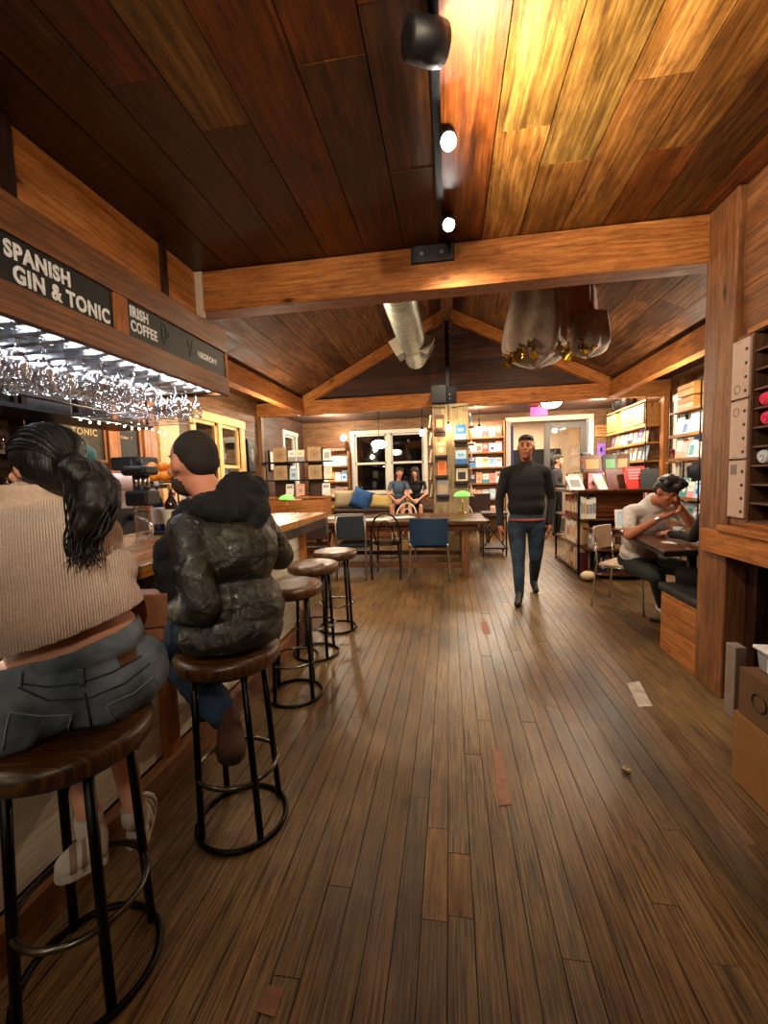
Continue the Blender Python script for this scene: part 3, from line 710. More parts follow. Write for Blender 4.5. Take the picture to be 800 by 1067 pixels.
mg = plain('charcoal_plastic', '#33363a', .5)
bevel(G().box(-.14, .14, -.12, .12, 0, .11).obj('body', [mg], t), .012); bevel(G().box(-.14, .14, -.12, .12, .125, .24).obj('upper_body', [mg], t), .012)
bevel(G().box(-.20, .18, -.2, .2, -.04, -.002).obj('stand', [M_black], t)); G().tube([(0, 0, -.46), (0, 0, -.03)], .02).obj('pole', [M_black], t)
# left wall fittings behind the bar
def wall_board(name, label, cat, y0, y1, z0, z1, mat, frame, lines=None, x=-3.615):
    t = thing(name, label, cat, (x, (y0+y1)/2, (z0+z1)/2)); w, h = (y1-y0)/2, (z1-z0)/2
    G().box(0, .012, -w+.02, w-.02, -h+.02, h-.02).obj('panel', [mat], t)
    g = G()
    for a in ((-w, -w+.03, -h, h), (w-.03, w, -h, h), (-w+.03, w-.03, -h, -h+.03), (-w+.03, w-.03, h-.03, h)): g.box(0, .03, *a)
    g.obj('frame', [frame], t)
    if lines:
        for (yy, zz, sz, tx) in lines: text(tx, 'lettering', t, sz, lines_m, .001, M=Matrix.Translation((.0135, yy, zz)) @ FACE_X)
    return t
lines_m = plain('chalk_paint_tan', '#c0a878', .8, noise=.2, nscale=50)
wall_board('chalkboard_menu', 'tan-lettered chalkboard menu on the left wall above the green cap', 'chalkboard', 3.40, 3.98, 1.60, 2.25, plain('chalkboard_olive', '#3a3426', .7, noise=.3), W_post, [(-.2, .1, .18, 'GIN'), (-.2, -.05, .09, '& TONIC'), (-.2, -.16, .06, '* * * * *')])
wall_board('chalkboard_menu', 'narrow dark chalkboard menu on the left wall right of the green cap', 'chalkboard', 4.14, 4.50, 1.60, 2.30, M_chalk, W_fir, [(-.12, .2-.09*k, .045, q) for k, q in enumerate(('Draft', 'Lager  7', 'Stout  8', 'Cider  7'))])
for i, (y0, y1, mt) in enumerate(((4.0, 4.12, W_fir), (4.53, 4.75, W_fir), (4.80, 5.20, W_gold), (3.22, 3.36, W_beam))):
    o = G().box(-3.62, -3.57, y0, y1, .9, 2.55, ax='z', pv=.9).obj('trim_%d' % (11+i), [mt]); struct(bevel(o))
t = wall_board('poster', 'small dark red poster on the left wall over the printers', 'poster', 4.24, 4.56, 1.28, 1.60, plain('red_print', '#5c2030', .6, noise=.5, nscale=40), W_dark)
t.location.x = -3.595
# wall shelf with glassware near bar, behind the camera-left edge
t = thing('back_bar_shelf', 'dark shelf of glassware on the left wall behind the woman', 'shelf', (-3.45, 2.4, 1.5))
for z in (1.30, 1.62, 1.94): PL(G().box(-3.6, -3.32, 1.4, 3.15, z, z+.03, ax='y'), 'shelf_board', [W_dark], t)
for y in (1.4, 2.28, 3.15): PL(G().box(-3.6, -3.32, y-.015, y+.015, .9, 2.2, ax='z'), 'upright', [W_dark], t)
tum = G().lathe([(.032, 0), (.038, .12), (.036, .12), (.030, .006), (.001, .006)], n=12).obj('tumbler', [M_stem]); COL.objects.unlink(tum); q = 0
for z in (1.331, 1.651):
    for i in range(9):
        o = tum if q == 0 else tum.copy(); q += 1; COL.objects.link(o); o.location = (-3.45, 1.6+.17*i, z)
        tag(o, 'clear tumbler on the %s shelf of the left wall behind the woman' % ('lower' if z < 1.5 else 'upper'), 'glass', 'tumblers on the %s back-bar shelf' % ('lower' if z < 1.5 else 'upper'))
cab = thing('wall_art', 'framed dark monochrome picture on the left wall by the yellow window', 'picture', (-3.60, 7.27, 1.83))
G().box(-.0, .03, -.14, .14, -.30, .30).obj('frame', [M_black], cab)
G().box(.03, .034, -.115, .115, -.27, .27).obj('print', [plain('grey_print', '#3c3c3a', .5, noise=.9, nscale=9)], cab)
G().ell((.036, .02, .02), (.004, .06, .12), 16).obj('motif', [plain('pale_print', '#8c8c88', .5, noise=.5, nscale=30)], cab)
# ------------------------------------------------------------ communal table
def PLrel(g, name, mats, par, bv=0): 
    o = g.obj(name, mats, par)
    if bv: bevel(o, bv)
    return o
t = thing('communal_table', 'long brown wooden communal table in the middle of the room', 'table', (-.85, 6.25, 0))
g = G()
for k in range(5): g.box(-1.5, 1.33, -.68+.262*k, -.42+.262*k, .715, .762, ax='x')
PLrel(g, 'tabletop', [W_table], t, .004)
g = G().box(-1.4, 1.22, -.6, -.57, .62, .714, ax='x').box(-1.4, 1.22, .52, .55, .62, .714, ax='x'); PLrel(g, 'apron', [W_table], t)
for x in (-1.38, 1.0):
    for y in (-.58, .44): PLrel(G().box(x-.0, x+.10, y, y+.1, 0, .714, ax='z', pv=.6), 'leg', [W_post], t, .005)
PLrel(G().box(-1.3, 1.02, -.53, -.47, .10, .17, ax='x'), 'stretcher', [W_post], t, .004)
PLrel(G().box(-1.3, 1.02, .47, .53, .10, .17, ax='x'), 'stretcher', [W_post], t, .004)
M_paper = plain('white_paper', '#e4e0d6', .7)
for i, (x, y, r, lab) in enumerate(((-1.05, 5.95, .1, 'open white papers on the table behind the bentwood chair'), (-2.05, 6.1, -.05, 'white sheet on the table at its left end'), (-.75, 6.2, .5, 'loose white sheet near the middle of the communal table'), (-1.75, 6.3, .2, 'white menu lying on the table above the steel-framed chair'))):
    tag(G().box(-.21, .21, -.15, .15, 0, .003).obj('paper_sheet', [M_paper], loc=(x, y, .763)), lab, 'paper').rotation_euler = (0, 0, r)
# chairs at the table (backs to the camera)
M_navy = plain('navy_upholstery', '#141c28', .6, noise=.15, nscale=50, bump=.2); M_bluev = plain('blue_vinyl', '#14304c', .42, noise=.1, nscale=30)
M_alum = plain('grey_metal_frame', '#8a857c', .35, .8)
t = thing('dining_chair', 'grey metal framed chair with dark padded back at the communal table', 'chair', (-1.33, 5.68, 0), .04)
o = PLrel(G().box(-.2, .2, -.19, .2, .43, .48), 'seat', [M_navy], t, .02)
PLrel(G().box(-.18, .18, -.255, -.225, .55, .86), 'backrest', [M_navy], t, .015)
for s in (-1, 1):
    PLrel(G().tube([(s*.2, -.30, 0), (s*.2, -.24, .42), (s*.2, -.245, .6), (s*.2, -.26, .86)], .014, 8), 'leg', [M_alum], t)
    PLrel(G().tube([(s*.2, .2, 0), (s*.19, .17, .44)], .014, 8), 'leg', [M_alum], t)
PLrel(G().tube([(-.2, -.26, .86), (-.17, -.262, .885), (.17, -.262, .885), (.2, -.26, .86)], .013, 8), 'back_frame', [M_alum], t)
PLrel(G().box(-.2, .2, -.24, .19, .40, .428), 'seat_frame', [M_alum], t)
# bentwood
M_bent = plain('black_lacquered_bentwood', '#0e0b0a', .35, noise=.2, coat=.3); M_bentw = plain('white_bentwood', '#d8c8ac', .4)
def bentwood(loc, rz, label, mat):
    t = thing('bentwood_chair', label, 'chair', loc, rz)
    PLrel(G().lathe([(.01, .445), (.19, .445), (.205, .455), (.205, .468), (.19, .475), (.01, .465)], n=28), 'seat', [mat], t)
    arc = [(.2*math.cos(a), -.17-.10*math.sin(a)*.4, .46+.44*math.sin(a)) for a in [PI*k/18 for k in range(19)]]
    arc = [(-.19, -.28, 0), (-.195, -.22, .25), (-.2, -.17, .46)][::1]+[(-.2*math.cos(a), -.17-.12*math.sin(a), .46+.43*math.sin(a)**.6) for a in [PI*k/16 for k in range(1, 16)]]+[(.2, -.17, .46), (.195, -.22, .25), (.19, -.28, 0)]
    PLrel(G().tube(arc, .014, 8), 'back_frame', [mat], t)
    inn = [(-.11*math.cos(a), -.15-.12*math.sin(a), .47+.32*math.sin(a)**.7) for a in [PI*k/14 for k in range(15)]]
    PLrel(G().tube(inn, .010, 8), 'backrest', [mat], t)
    for s in (-1, 1): PLrel(G().tube([(s*.14, .13, .45), (s*.17, .19, 0)], [.016, .011], 8), 'leg', [mat], t)
    PLrel(G().tube([(.165*math.cos(2*PI*i/24), .165*math.sin(2*PI*i/24), .27) for i in range(24)], .008, 6, closed=True), 'leg_ring', [mat], t)
    for s in (-1, 1): PLrel(G().tube([(s*.19, -.17, .60), (s*.23, -.02, .66), (s*.2, .1, .60), (s*.17, .12, .47)], .011, 8), 'armrest', [mat], t)
    return t
bentwood((-.87, 5.72, 0), .06, 'black bentwood chair with a looped back at the communal table', M_bent)
bentwood((-.82, 7.30, 0), PI-.2, 'white bentwood chair across the communal table near the couple', M_bentw)
bentwood((.28, 7.40, 0), PI+.3, 'white bentwood chair across the table beside the green lamp', M_bentw)
# blue chair
t = thing('vinyl_chair', 'blue vinyl chair with shiny steel legs at the communal table', 'chair', (-.27, 5.66, 0), -.02)
PLrel(G().box(-.23, .23, -.2, .22, .42, .475), 'seat', [M_bluev], t, .025)
g = G(); R = []
for k in range(9):
    x = -.25+.5*k/8; y = -.25-.035*(1-(x/.25)**2)
    R.append([(x, y-.02, .47), (x, y+.02, .47), (x, y+.005, .83), (x, y-.035, .83)])
g.rings(R, smooth=False); PLrel(g, 'backrest', [M_bluev], t, .012)
for s in (-1, 1):
    PLrel(G().tube([(s*.235, -.30, .50), (s*.245, -.27, .42), (s*.27, -.31, 0)], .012, 8), 'leg', [M_chrome], t)
    PLrel(G().tube([(s*.22, .2, .43), (s*.25, .24, 0)], .012, 8), 'leg', [M_chrome], t)
# dark wooden chair at the left end
t = thing('wooden_armchair', 'dark wooden chair standing at the left end of the communal table', 'chair', (-1.88, 5.55, 0), .25)
PLrel(G().box(-.22, .22, -.2, .22, .43, .465), 'seat', [W_dark], t, .01)
PLrel(G().box(-.2, .2, -.235, -.21, .56, .86, ax='x'), 'backrest', [W_dark], t, .01)
for s in (-1, 1):
    PLrel(G().tube([(s*.21, -.27, 0), (s*.21, -.21, .44), (s*.2, -.24, .86)], .018, 8), 'leg', [W_dark], t)
    PLrel(G().tube([(s*.21, .2, 0), (s*.2, .19, .44)], .018, 8), 'leg', [W_dark], t)
    PLrel(G().tube([(s*.22, -.22, .64), (s*.25, .0, .66), (s*.24, .16, .64), (s*.21, .18, .45)], .016, 8), 'armrest', [W_dark], t)
# green banker lamps
M_green = emis('green_glass_shade', '#6cdc54', 1.1); M_brass = plain('brass', '#b08840', .25, 1)
def banker(loc, rz, label):
    t = thing('table_lamp', label, 'lamp', loc, rz)
    PLrel(G().lathe([(.01, .02), (.07, .015), (.085, .0)], n=24), 'base', [M_brass], t)
    PLrel(G().tube([(0, 0, .015), (0, 0, .30)], .007, 8), 'stem', [M_brass], t)
    g = G(); R = []
    for k in range(13):
        x = -.13+.26*k/12; s = math.sqrt(max(.02, 1-(x/.135)**2))
        R.append([(x, .085*s*math.cos(a), .27+.085*s*math.sin(a)) for a in [PI*j/8 for j in range(9)]]+[(x, .078*s*math.cos(a), .27+.078*s*math.sin(a)) for a in [PI*j/8 for j in range(8, -1, -1)]])
    g.rings(R); PLrel(g, 'shade', [M_green], t)
    PLrel(G().tube([(.02, 0, .29), (.02, 0, .20)], .002, 5), 'pull_chain', [M_brass], t)
    return t
# ------------------------------------------------------------ far counter with the divider shelf at the left
t = thing('booth_counter', 'orange wooden panelled counter wall below the open divider shelf', 'counter', (-2.9, 7.5, 0))
g = G()
for z in (.0, .2, .4, .6, .8): g.box(-.70, .62, -.03, .0, z, min(z+.197, 1.02), ax='x')
PLrel(g, 'front_panel', [W_fir], t)
PLrel(G().box(-.72, .64, -.05, .40, 1.02, 1.055, ax='x'), 'countertop', [W_beam], t, .005)
PLrel(G().box(.58, .62, .0, .38, 0, 1.02, ax='z'), 'end_panel', [W_fir], t)
banker((-2.85, 7.05, .763-.0), .2, 'green glass shaded lamp at the left end behind the bar stools')
tb = thing('side_table', 'small wooden table carrying the left green lamp', 'table', (-2.85, 7.1, 0))
PLrel(G().box(-.35, .30, -.25, .2, .722, .762, ax='x'), 'tabletop', [W_table], tb, .004)
for sx in (-.30, .25):
    for sy in (-.2, .15): PLrel(G().box(sx-.025, sx+.025, sy-.025, sy+.025, 0, .722, ax='z'), 'leg', [W_table], tb)
banker((.20, 6.80, .763), -.1, 'green glass shaded lamp on the communal table by the book pillar')
t = thing('divider_shelf', 'open black divider shelf standing on the booth counter', 'shelf', (-2.9, 7.7, 1.056))
for x0, x1 in ((-.44, -.13), (.27, .53)): PLrel(G().box(x0, x1, .0, .03, 0, .88, ax='z'), 'back_panel', [W_dark], t, .004)
for z in (.30, .64): PLrel(G().box(-.62, .72, -.16, .10, z, z+.022, ax='x'), 'shelf_board', [M_black], t)
for x in (-.60, -.12, .26, .54): PLrel(G().box(x-.008, x+.008, -.01, .012, 0, .9, ax='z'), 'upright', [M_black], t)
M_kraft = plain('kraft_card', '#a88a64', .7, noise=.2, nscale=30); M_ink = plain('brown_ink', '#6c5034', .7)
for i, (x, z, w) in enumerate(((-.285, .665, .27), (-.285, .324, .27), (.40, .665, .26), (.40, .324, .26))):
    lab = ['kraft square print with a round motif, upper left on the divider shelf', 'kraft square print with a patterned motif, lower left on the divider shelf', 'kraft square print, upper right on the divider shelf', 'kraft square print, lower right on the divider shelf'][i]
    s = thing('square_print', lab, 'print', (-2.9+x, 7.63, 1.056+z), 0)
    PLrel(G().box(-w/2, w/2, 0, .02, 0, w), 'card', [M_kraft], s, .002)
    g = G(); c = (0, -.003, w/2)
    for rr in (.08, .055): g.tube([(rr*math.cos(2*PI*k/20), -.002, w/2+rr*math.sin(2*PI*k/20)) for k in range(20)], .003, 5, closed=True)
    for k in range(6): a = PI*k/6; g.tube([(.05*math.cos(a), -.002, w/2+.05*math.sin(a)), (-.05*math.cos(a), -.002, w/2-.05*math.sin(a))], .002, 5)
    PLrel(g, 'motif', [M_ink], s)
# ------------------------------------------------------------ book pillar
t = thing('book_pillar', 'tall yellowish wooden pillar hung with book ledges in mid room', 'pillar', (.03, 7.32, 0))
W_pil = wood('pillar_wood', '#8c7450', '#c4ac80', '#e4d4ac', rough=.5, gs=1, var=.35, stain=.45)
g = G()
for k in range(4): g.box(-.30+.15*k, -.153+.15*k, 0, .02, .0, 2.58, ax='z')
for k in range(3): g.box(.28, .30, .022+.1*k, .12+.1*k, 0, 2.58, ax='z').box(-.30, -.28, .022+.1*k, .12+.1*k, 0, 2.58, ax='z')
g.box(-.28, .28, .02, .3, 0, 2.57); PLrel(g, 'pillar_body', [W_pil], t)
BEHIND = []
ledges = []   # (x0,x1,z)
for x0, x1, z in ((.06, .29, 1.95), (.06, .29, 1.56-.02), (-.27, -.05, 1.70), (-.27, -.05, 1.36), (.05, .29, 1.255), (-.26, -.03, 1.03), (-.29, -.07, 2.14)):
    g = G().box(x0, x1, -.10, 0, z-.025, z, ax='x').box(x0, x1, -.105, -.095, z-.025, z+.018, ax='x').box(x0+.01, x1-.01, -.02, 0, z-.10, z-.025, ax='x')
    PLrel(g, 'ledge', [W_dark], t); ledges.append((x0, x1, z))
for s in (-1, 1):
    for z in (2.2, 1.9, 1.6, 1.3, 1.0):
        PLrel(G().box(s*.30, s*.40, .03, .28, z-.02, z, ax='y'), 'ledge', [W_dark], t)
# black steel king post and box above the pillar
t = thing('black_hanger_box', 'black steel post with a boxy bracket above the book pillar', 'bracket', (0, 7.5, 2.6))
PLrel(G().box(-.28, -.03, -.30, .05, .0, .28), 'box', [M_blackp], t, .005)
PLrel(G().box(-.02, .13, -.12, .0, .0, .28), 'side_plate', [M_black], t, .005)
PLrel(G().box(-.04, .03, -.05, .02, .0, 1.62, ax='z'), 'post', [M_black], t, .005)
for z in (.08, .15, 1.2, 1.28): PLrel(G().lathe([(.012, 0), (.012, .012)], n=6, M=Mrot((.03, -.12, z), PI/2)), 'bolt', [M_steel], t)
# three bulbs on black pipe arms
M_bulb = emis('warm_bulb', '#ffe0b4', 90); M_globe = emis('opal_globe', '#ffeccc', 14)
t = thing('pipe_lamp', 'black pipe lamp with three bare bulbs over the book pillar', 'lamp', (0, 7.15, 2.52))
for x, zb in ((-.44, -.42), (.0, -.36), (.50, -.42)):
    p = [(0, .2, .0), (x, .0, .0), (x, .0, zb+.1)] if x else [(0, .1, .05), (0, -.05, 0), (0, -.05, zb+.12)]
    a = PLrel(G().tube(p, .008, 6), 'arm', [M_black], t)
    y0 = 0 if x else -.05
    PLrel(G().lathe([(.02, .1), (.022, .05), (.016, .045)], n=12, c=(x, y0, zb)), 'socket', [M_black], t)
    PLrel(G().ell((x, y0, zb), (.042, .042, .052), 14), 'bulb', [M_bulb], t)
# pendant globe
t = thing('pendant_lamp', 'white opal pendant lamp in front of the dark window', 'lamp', (-1.45, 8.75, 2.07))
PLrel(G().ell((0, 0, 0), (.155, .155, .09), 24), 'globe', [M_globe], t)
PLrel(G().lathe([(.06, .08), (.05, .115), (.012, .12)], n=18), 'cap', [M_black], t)
PLrel(G().tube([(0, 0, .11), (0, 0, .66)], .006, 6), 'rod', [M_black], t)
PLrel(G().lathe([(.06, .69), (.055, .66), (.01, .655)], n=18), 'canopy', [M_black], t)
# wall bulb on the left of the window
t = thing('wall_bulb', 'bare round wall bulb left of the big window', 'lamp', (-2.52, 10.0, 2.36))
PLrel(G().ell((0, 0, 0), .07, 16), 'bulb', [emis('round_bulb', '#ffe0b8', 40)], t); PLrel(G().tube([(0, .2, 0), (0, .05, 0)], .02, 8), 'socket', [M_black], t)
# dome lamp + exit sign
t = thing('ceiling_dome_lamp', 'glowing white dome lamp on the far ceiling before the door', 'lamp', (2.03, 8.9, 2.78))
PLrel(G().ell((0, 0, -.02), (.19, .19, .11), 24), 'dome', [emis('white_dome', '#fff4e4', 14)], t); PLrel(G().lathe([(.2, 0), (.2, -.02)], n=24), 'rim', [M_white], t)
t = thing('exit_sign', 'glowing pink-red EXIT sign beside the dome lamp', 'sign', (1.88, 9.3, 2.66))
M_exit = emis('exit_red', '#ff2050', 5)
PLrel(G().box(-.17, .17, 0, .04, -.09, .09), 'housing', [emis('exit_pink_panel', '#ff4078', 1.6)], t, .01)
text('EXIT', 'lettering', t, .14, M_exit, .002, M=Matrix.Translation((-.14, -.005, -.05)) @ Matrix.Rotation(PI/2, 4, 'X'))
PLrel(G().tube([(0, .02, .09), (0, .02, .12)], .01), 'mount', [M_white], t)
t = thing('hall_dome_lamp', 'small glowing ceiling lamp seen through the doorway', 'lamp', (2.02, 11.6, 2.99))
PLrel(G().ell((0, 0, -.02), (.22, .22, .08), 20), 'dome', [emis('hall_dome', '#fff4e4', 16)], t)
# ------------------------------------------------------------ ceiling track lamps near the camera
M_spot = emis('spot_lens', '#fff8ee', 160)
def tracklamp(loc, label, d=(.0, -.75, -.6), r=.05):
    t = thing('track_lamp', label, 'lamp', loc); q = Vector(d).normalized().to_track_quat('Z', 'Y').to_matrix().to_4x4()
    PLrel(G().lathe([(r*.5, -.1), (r*.9, -.09), (r, .0), (r*.92, .035), (r*.85, .03), (r*.8, .01)], n=20, M=q), 'housing', [M_blackp], t)
    PLrel(G().lathe([(r*.0+.001, .012), (r*.82, .012)], n=16, M=q), 'lens', [M_spot], t)
    PLrel(G().tube([(0, 0, .0), (0, .02, .1)], .008, 6), 'mount', [M_black], t)
    return t
tracklamp((.02, 1.95, 2.79), 'lit ceiling spotlight nearer the camera', r=.038); tracklamp((.02, 2.55, 2.79), 'lit ceiling spotlight nearer the wooden beam', r=.038)
tracklamp((-.03, 1.50, 2.765), 'black ceiling lamp head turned away at the top of the picture', d=(1, .62, .22), r=.062)
tag(G().box(-.045, -.01, .4, 2.7, 2.842, 2.862, ax='y').obj('lamp_track', [M_black]), 'slim black lamp track running along the ceiling planks', 'lamp track')
t = thing('beam_junction_box', 'black rectangular fitting with two screws on the front beam', 'fitting', (-.085, 2.888, 2.80))
PLrel(G().box(-.14, .14, -.03, .0, -.05, .055), 'plate', [M_blackp], t, .006)
for x in (-.07, .06): PLrel(G().lathe([(.014, 0), (.012, .006)], n=12, M=Mrot((x, -.03, 0), PI/2)), 'screw', [M_steel], t)
# ------------------------------------------------------------ spiral duct
M_duct = plain('galvanised_steel', '#94968c', .45, .75, noise=.15, nscale=12)
t = thing('spiral_duct', 'round grey spiral duct hanging under the vaulted ceiling', 'duct', (-.43, 0, 3.03))
R = []; y = 2.98
while y < 5.3:
    for dy, r in ((0, .160), (.012, .166), (.024, .160)): R.append([(r*math.cos(a), y+dy, r*math.sin(a)) for a in [2*PI*k/28 for k in range(28)]])
    y += .07
g = G().rings(R); PLrel(g, 'duct_pipe', [M_duct], t)
g = G().rings([[(r*math.cos(a), yy, r*math.sin(a)+dz) for a in [2*PI*k/28 for k in range(28)]] for yy, r, dz in ((5.3, .162, 0), (5.45, .15, 0), (5.7, .135, -.01), (5.9, .135, -.03), (5.92, .145, -.03), (5.96, .145, -.03), (5.98, .1, -.03))]); PLrel(g, 'end_cap', [M_duct], t)
M_vent = plain('white_register', '#c8c4b4', .5)
for s in (-1, 1):
    M = Mrot((s*.17, 5.42, -.06), 0, s*.5, 0)
    v = PLrel(G().box(-.06, .06, -.16, .16, -.09, .09, M=M), 'side_outlet', [M_blackp], t)
    PLrel(G().box(-.075, .075, -.175, -.155, -.10, .10, M=M), 'register', [M_vent], t)
for y in (3.4, 4.9): PLrel(G().tube([(0, y, .16), (0, y, 1.0)], .004, 5), 'hanger_wire', [M_steel], t)
# ------------------------------------------------------------ fabric and gold foil hanging
M_cloth = plain('grey_beige_cloth', '#b4a498', .9, noise=.2, nscale=7, bump=.3, sheen=.3); M_cloth2 = plain('pink_beige_cloth', '#c49884', .8, noise=.2, nscale=7, bump=.3, sheen=.3)
M_foil = plain('gold_foil', '#e8b828', .22, .9, noise=.3, nscale=30)
def pod(name, label, c, top, rx, ry, h, mat, seed, foil, tilt=0):
    """a hanging cloth bundle: narrow at the ceiling, swelling to a rounded, folded bottom edge, gold foil in its open hem"""
    random.seed(seed); t = thing(name, label, 'hanging decoration', c, tilt)
    ph = [ru(0, 6) for _ in range(4)]; R = []
    for i in range(19):
        f = i/18; pr = .74+.26*math.sin(min(1, f*1.25)*PI/2) if f < .75 else math.sqrt(max(.03, 1-((f-.75)/.25)**2))*.99+.01
        ring = []
        for k in range(48):
            a = 2*PI*k/48; w = 1+.10*math.sin(5*a+ph[0])*(1-f*.3)+.06*math.sin(9*a+ph[1]+f*3)+.05*math.sin(3*a+ph[2]+f*4)
            ring.append((rx*pr*w*math.cos(a)+.05*f*math.sin(ph[3]), ry*pr*w*math.sin(a), (top-c[2])*(1-f)-0*h+0.03*math.sin(4*a+ph[1])*f))
        R.append(ring)
    PLrel(G().rings(R), 'cloth', [mat], t)
    g = G()
    for (a0, a1, n) in foil:
        for k in range(n):
            a = a0+(a1-a0)*rnd(); rr = rx*(.98+ru(-.12, .06)); p = Vector((rr*math.cos(a), ry*1.0*math.sin(a)*(1+ru(-.1, .05)), ru(.01, .17)))
            u = Vector((ru(-1, 1), ru(-1, 1), ru(-1, 1))).normalized()*ru(.025, .055); v = u.orthogonal().normalized()*ru(.02, .04)
            g.quad([p-u-v*.6, p+u-v, p+u*.7+v, p-u*.8+v*.9]); g.quad([p-u, p+v, p+u*.6+v*1.2+Vector((0, 0, .015)), p-v])
    fo = PLrel(g, 'gold_foil', [M_foil], t); fo['kind'] = 'stuff'
    g = G().tube([(0, 0, top-c[2]-.02), (0, 0, top-c[2]+.9)], .006, 5); PLrel(g, 'cord', [M_black], t)
    return t
pod('hanging_cloth_lantern', 'large grey cloth bundle with gold foil hanging from the vault', (.98, 5.0, 2.56), 3.45, .34, .30, .9, M_cloth, 3, [(PI*.95, PI*1.45, 40), (PI*1.7, PI*2.1, 26)])
pod('hanging_cloth_lantern', 'pinkish cloth bundle hanging higher, right of the grey one', (1.50, 5.25, 2.90), 3.50, .20, .18, .6, M_cloth2, 8, [])
pod('hanging_cloth_lantern', 'small pale cloth bundle with gold foil, lowest on the right', (1.58, 5.1, 2.66), 3.10, .20, .18, .4, M_cloth, 5, [(PI*.9, PI*1.5, 40)])
random.seed(11)
# ------------------------------------------------------------ window seat and cushions
t = thing('window_bench', 'long wooden window bench under the big dark window', 'bench', (-1.55, 9.75, 0))
PLrel(G().box(-1.15, 1.2, -.40, .40, .52, .58, ax='x'), 'seat_board', [W_table], t, .005)
g = G()
for k in range(3): g.box(-1.12, 1.17, -.38, -.35, .02+.165*k, .18+.165*k, ax='x')
PLrel(g, 'front_panel', [W_post], t)
PLrel(G().box(-1.13, 1.18, -.38, .36, .582, .66), 'seat_pad', [plain('dark_seat_pad', '#3a2c24', .8)], t, .03)
def cushion(loc, w, h, d, rx, ry, rz, mat, label):
    g = G(); n = 14
    P = {}
    for s in (1, -1):
        for i in range(n+1):
            for j in range(n+1):
                u, v = 2*i/n-1, 2*j/n-1; th = d*.5*((1-u**4)*(1-v**4))**.55*s; pin = 1-.10*(1-abs(u))*(abs(v)**3)-.0; pin2 = 1-.10*(1-abs(v))*(abs(u)**3)
                P[(s, i, j)] = len(g.v); g.v.append(Vector((u*w/2*pin2, th, v*h/2*pin)))
        for i in range(n):
            for j in range(n):
                g.face((P[(s, i, j)], P[(s, i+1, j)], P[(s, i+1, j+1)], P[(s, i, j+1)]), [(0, 0), (1, 0), (1, 1), (0, 1)], .5, 0, True)
    o = g.obj('cushion', [mat]); bm = bmesh.new(); bm.from_mesh(o.data); bmesh.ops.remove_doubles(bm, verts=bm.verts, dist=1e-4); bmesh.ops.recalc_face_normals(bm, faces=bm.faces[:]); bm.to_mesh(o.data); bm.free()
    o.location = loc; o.rotation_euler = (rx, ry, rz); return tag(o, label, 'cushion', 'cushions on the window seat')
cushion((-2.48, 9.72, .88), .5, .45, .2, -.25, 0, .1, plain('beige_cushion', '#a89878', .9, bump=.2), 'beige square cushion at the left end of the window seat')
cushion((-2.05, 9.62, .88), .52, .5, .22, -.3, .35, -.2, plain('blue_cushion', '#1c4c84', .8, noise=.3, bump=.3), 'crumpled blue cushion on the window seat')
cushion((-1.55, 9.6, .82), .56, .34, .2, -.35, .08, .0, plain('tan_cushion', '#c4a868', .9, bump=.2), 'tan oblong cushion lying on the window seat')
cushion((-1.10, 9.7, .92), .42, .48, .18, -.2, -.2, .3, plain('yellow_cushion', '#d0b068', .9, bump=.2), 'yellow cushion upright beside the couple')
# ------------------------------------------------------------ things right of the communal table
t = thing('wheeled_cart', 'small dark wooden cart with crossed legs right of the communal table', 'cart', (.72, 7.35, 0))
for z in (.12, .70): PLrel(G().box(-.2, .22, -.25, .25, z, z+.03, ax='x'), 'shelf_board', [W_dark], t, .004)
for sx in (-.18, .2):
    for sy in (-.23, .23): PLrel(G().tube([(sx, sy, .03), (sx, sy, .70)], .012, 8), 'leg', [M_black], t)
for s in (-1, 1): PLrel(G().tube([(-.18*s, -.24, .15), (.2*s, -.24, .68)], .010, 6), 'cross_brace', [M_black], t)
for sx in (-.18, .2):
    for sy in (-.23, .23): PLrel(G().lathe([(.03, -.01), (.03, .01)], n=14, M=Mrot((sx, sy, .03), 0, PI/2)), 'wheel', [M_black], t)
t = thing('brown_armchair', 'dark brown square-backed chair behind the green lamp', 'chair', (.52, 8.15, 0))
PLrel(G().box(-.28, .24, -.05, .0, .55, 1.02), 'backrest', [plain('dark_brown_leather', '#3a1c16', .5, noise=.2)], t, .02)
PLrel(G().box(-.27, .23, 0, .45, .42, .5), 'seat', [plain('dark_brown_leather', '#3a1c16', .5, noise=.2)], t, .02)
for sx in (-.25, .21):
    for sy in (-.02, .42): PLrel(G().tube([(sx, sy, 0), (sx, sy, .43)], .018, 8), 'leg', [W_dark], t)
# ------------------------------------------------------------ floor scraps
M_tape = plain('faded_orange_patch', '#8c5c44', .7, noise=.2); M_tapew = plain('pale_scuffed_tape', '#b4a898', .7, noise=.3)
def strip(label, px, mat):
    p = [atZ(a, b, .001) for a, b in px]; g = G(); top = [q+Vector((0, 0, .0012)) for q in p]
    g.quad(top); 
    for i in range(4): g.quad([p[i], p[(i+1) % 4], top[(i+1) % 4], top[i]])
    return tag(g.obj('floor_tape', [mat]), label, 'tape')
strip('orange-pink strip of tape stuck on the floor in mid picture', ((513, 781), (522, 780), (532, 838), (520, 840)), M_tape)
strip('pale scuffed strip of tape on the floor near the right post', ((653, 712), (666, 710), (680, 736), (665, 737)), M_tapew)
strip('tiny pale strip of tape in front of the walking man', ((500, 648), (507, 647), (511, 660), (504, 661)), M_tape)
strip('tan patch of tape on the floor in the front left', ((280, 1027), (296, 1030), (286, 1060), (267, 1054)), M_tape)
strip('pair of worn orange boards, left one, in the foreground floor', ((463, 880), (484, 880), (486, 960), (460, 960)), plain('worn_orange_stain', '#8c5420', .5, noise=.4, nscale=30)) if False else None
g = G()
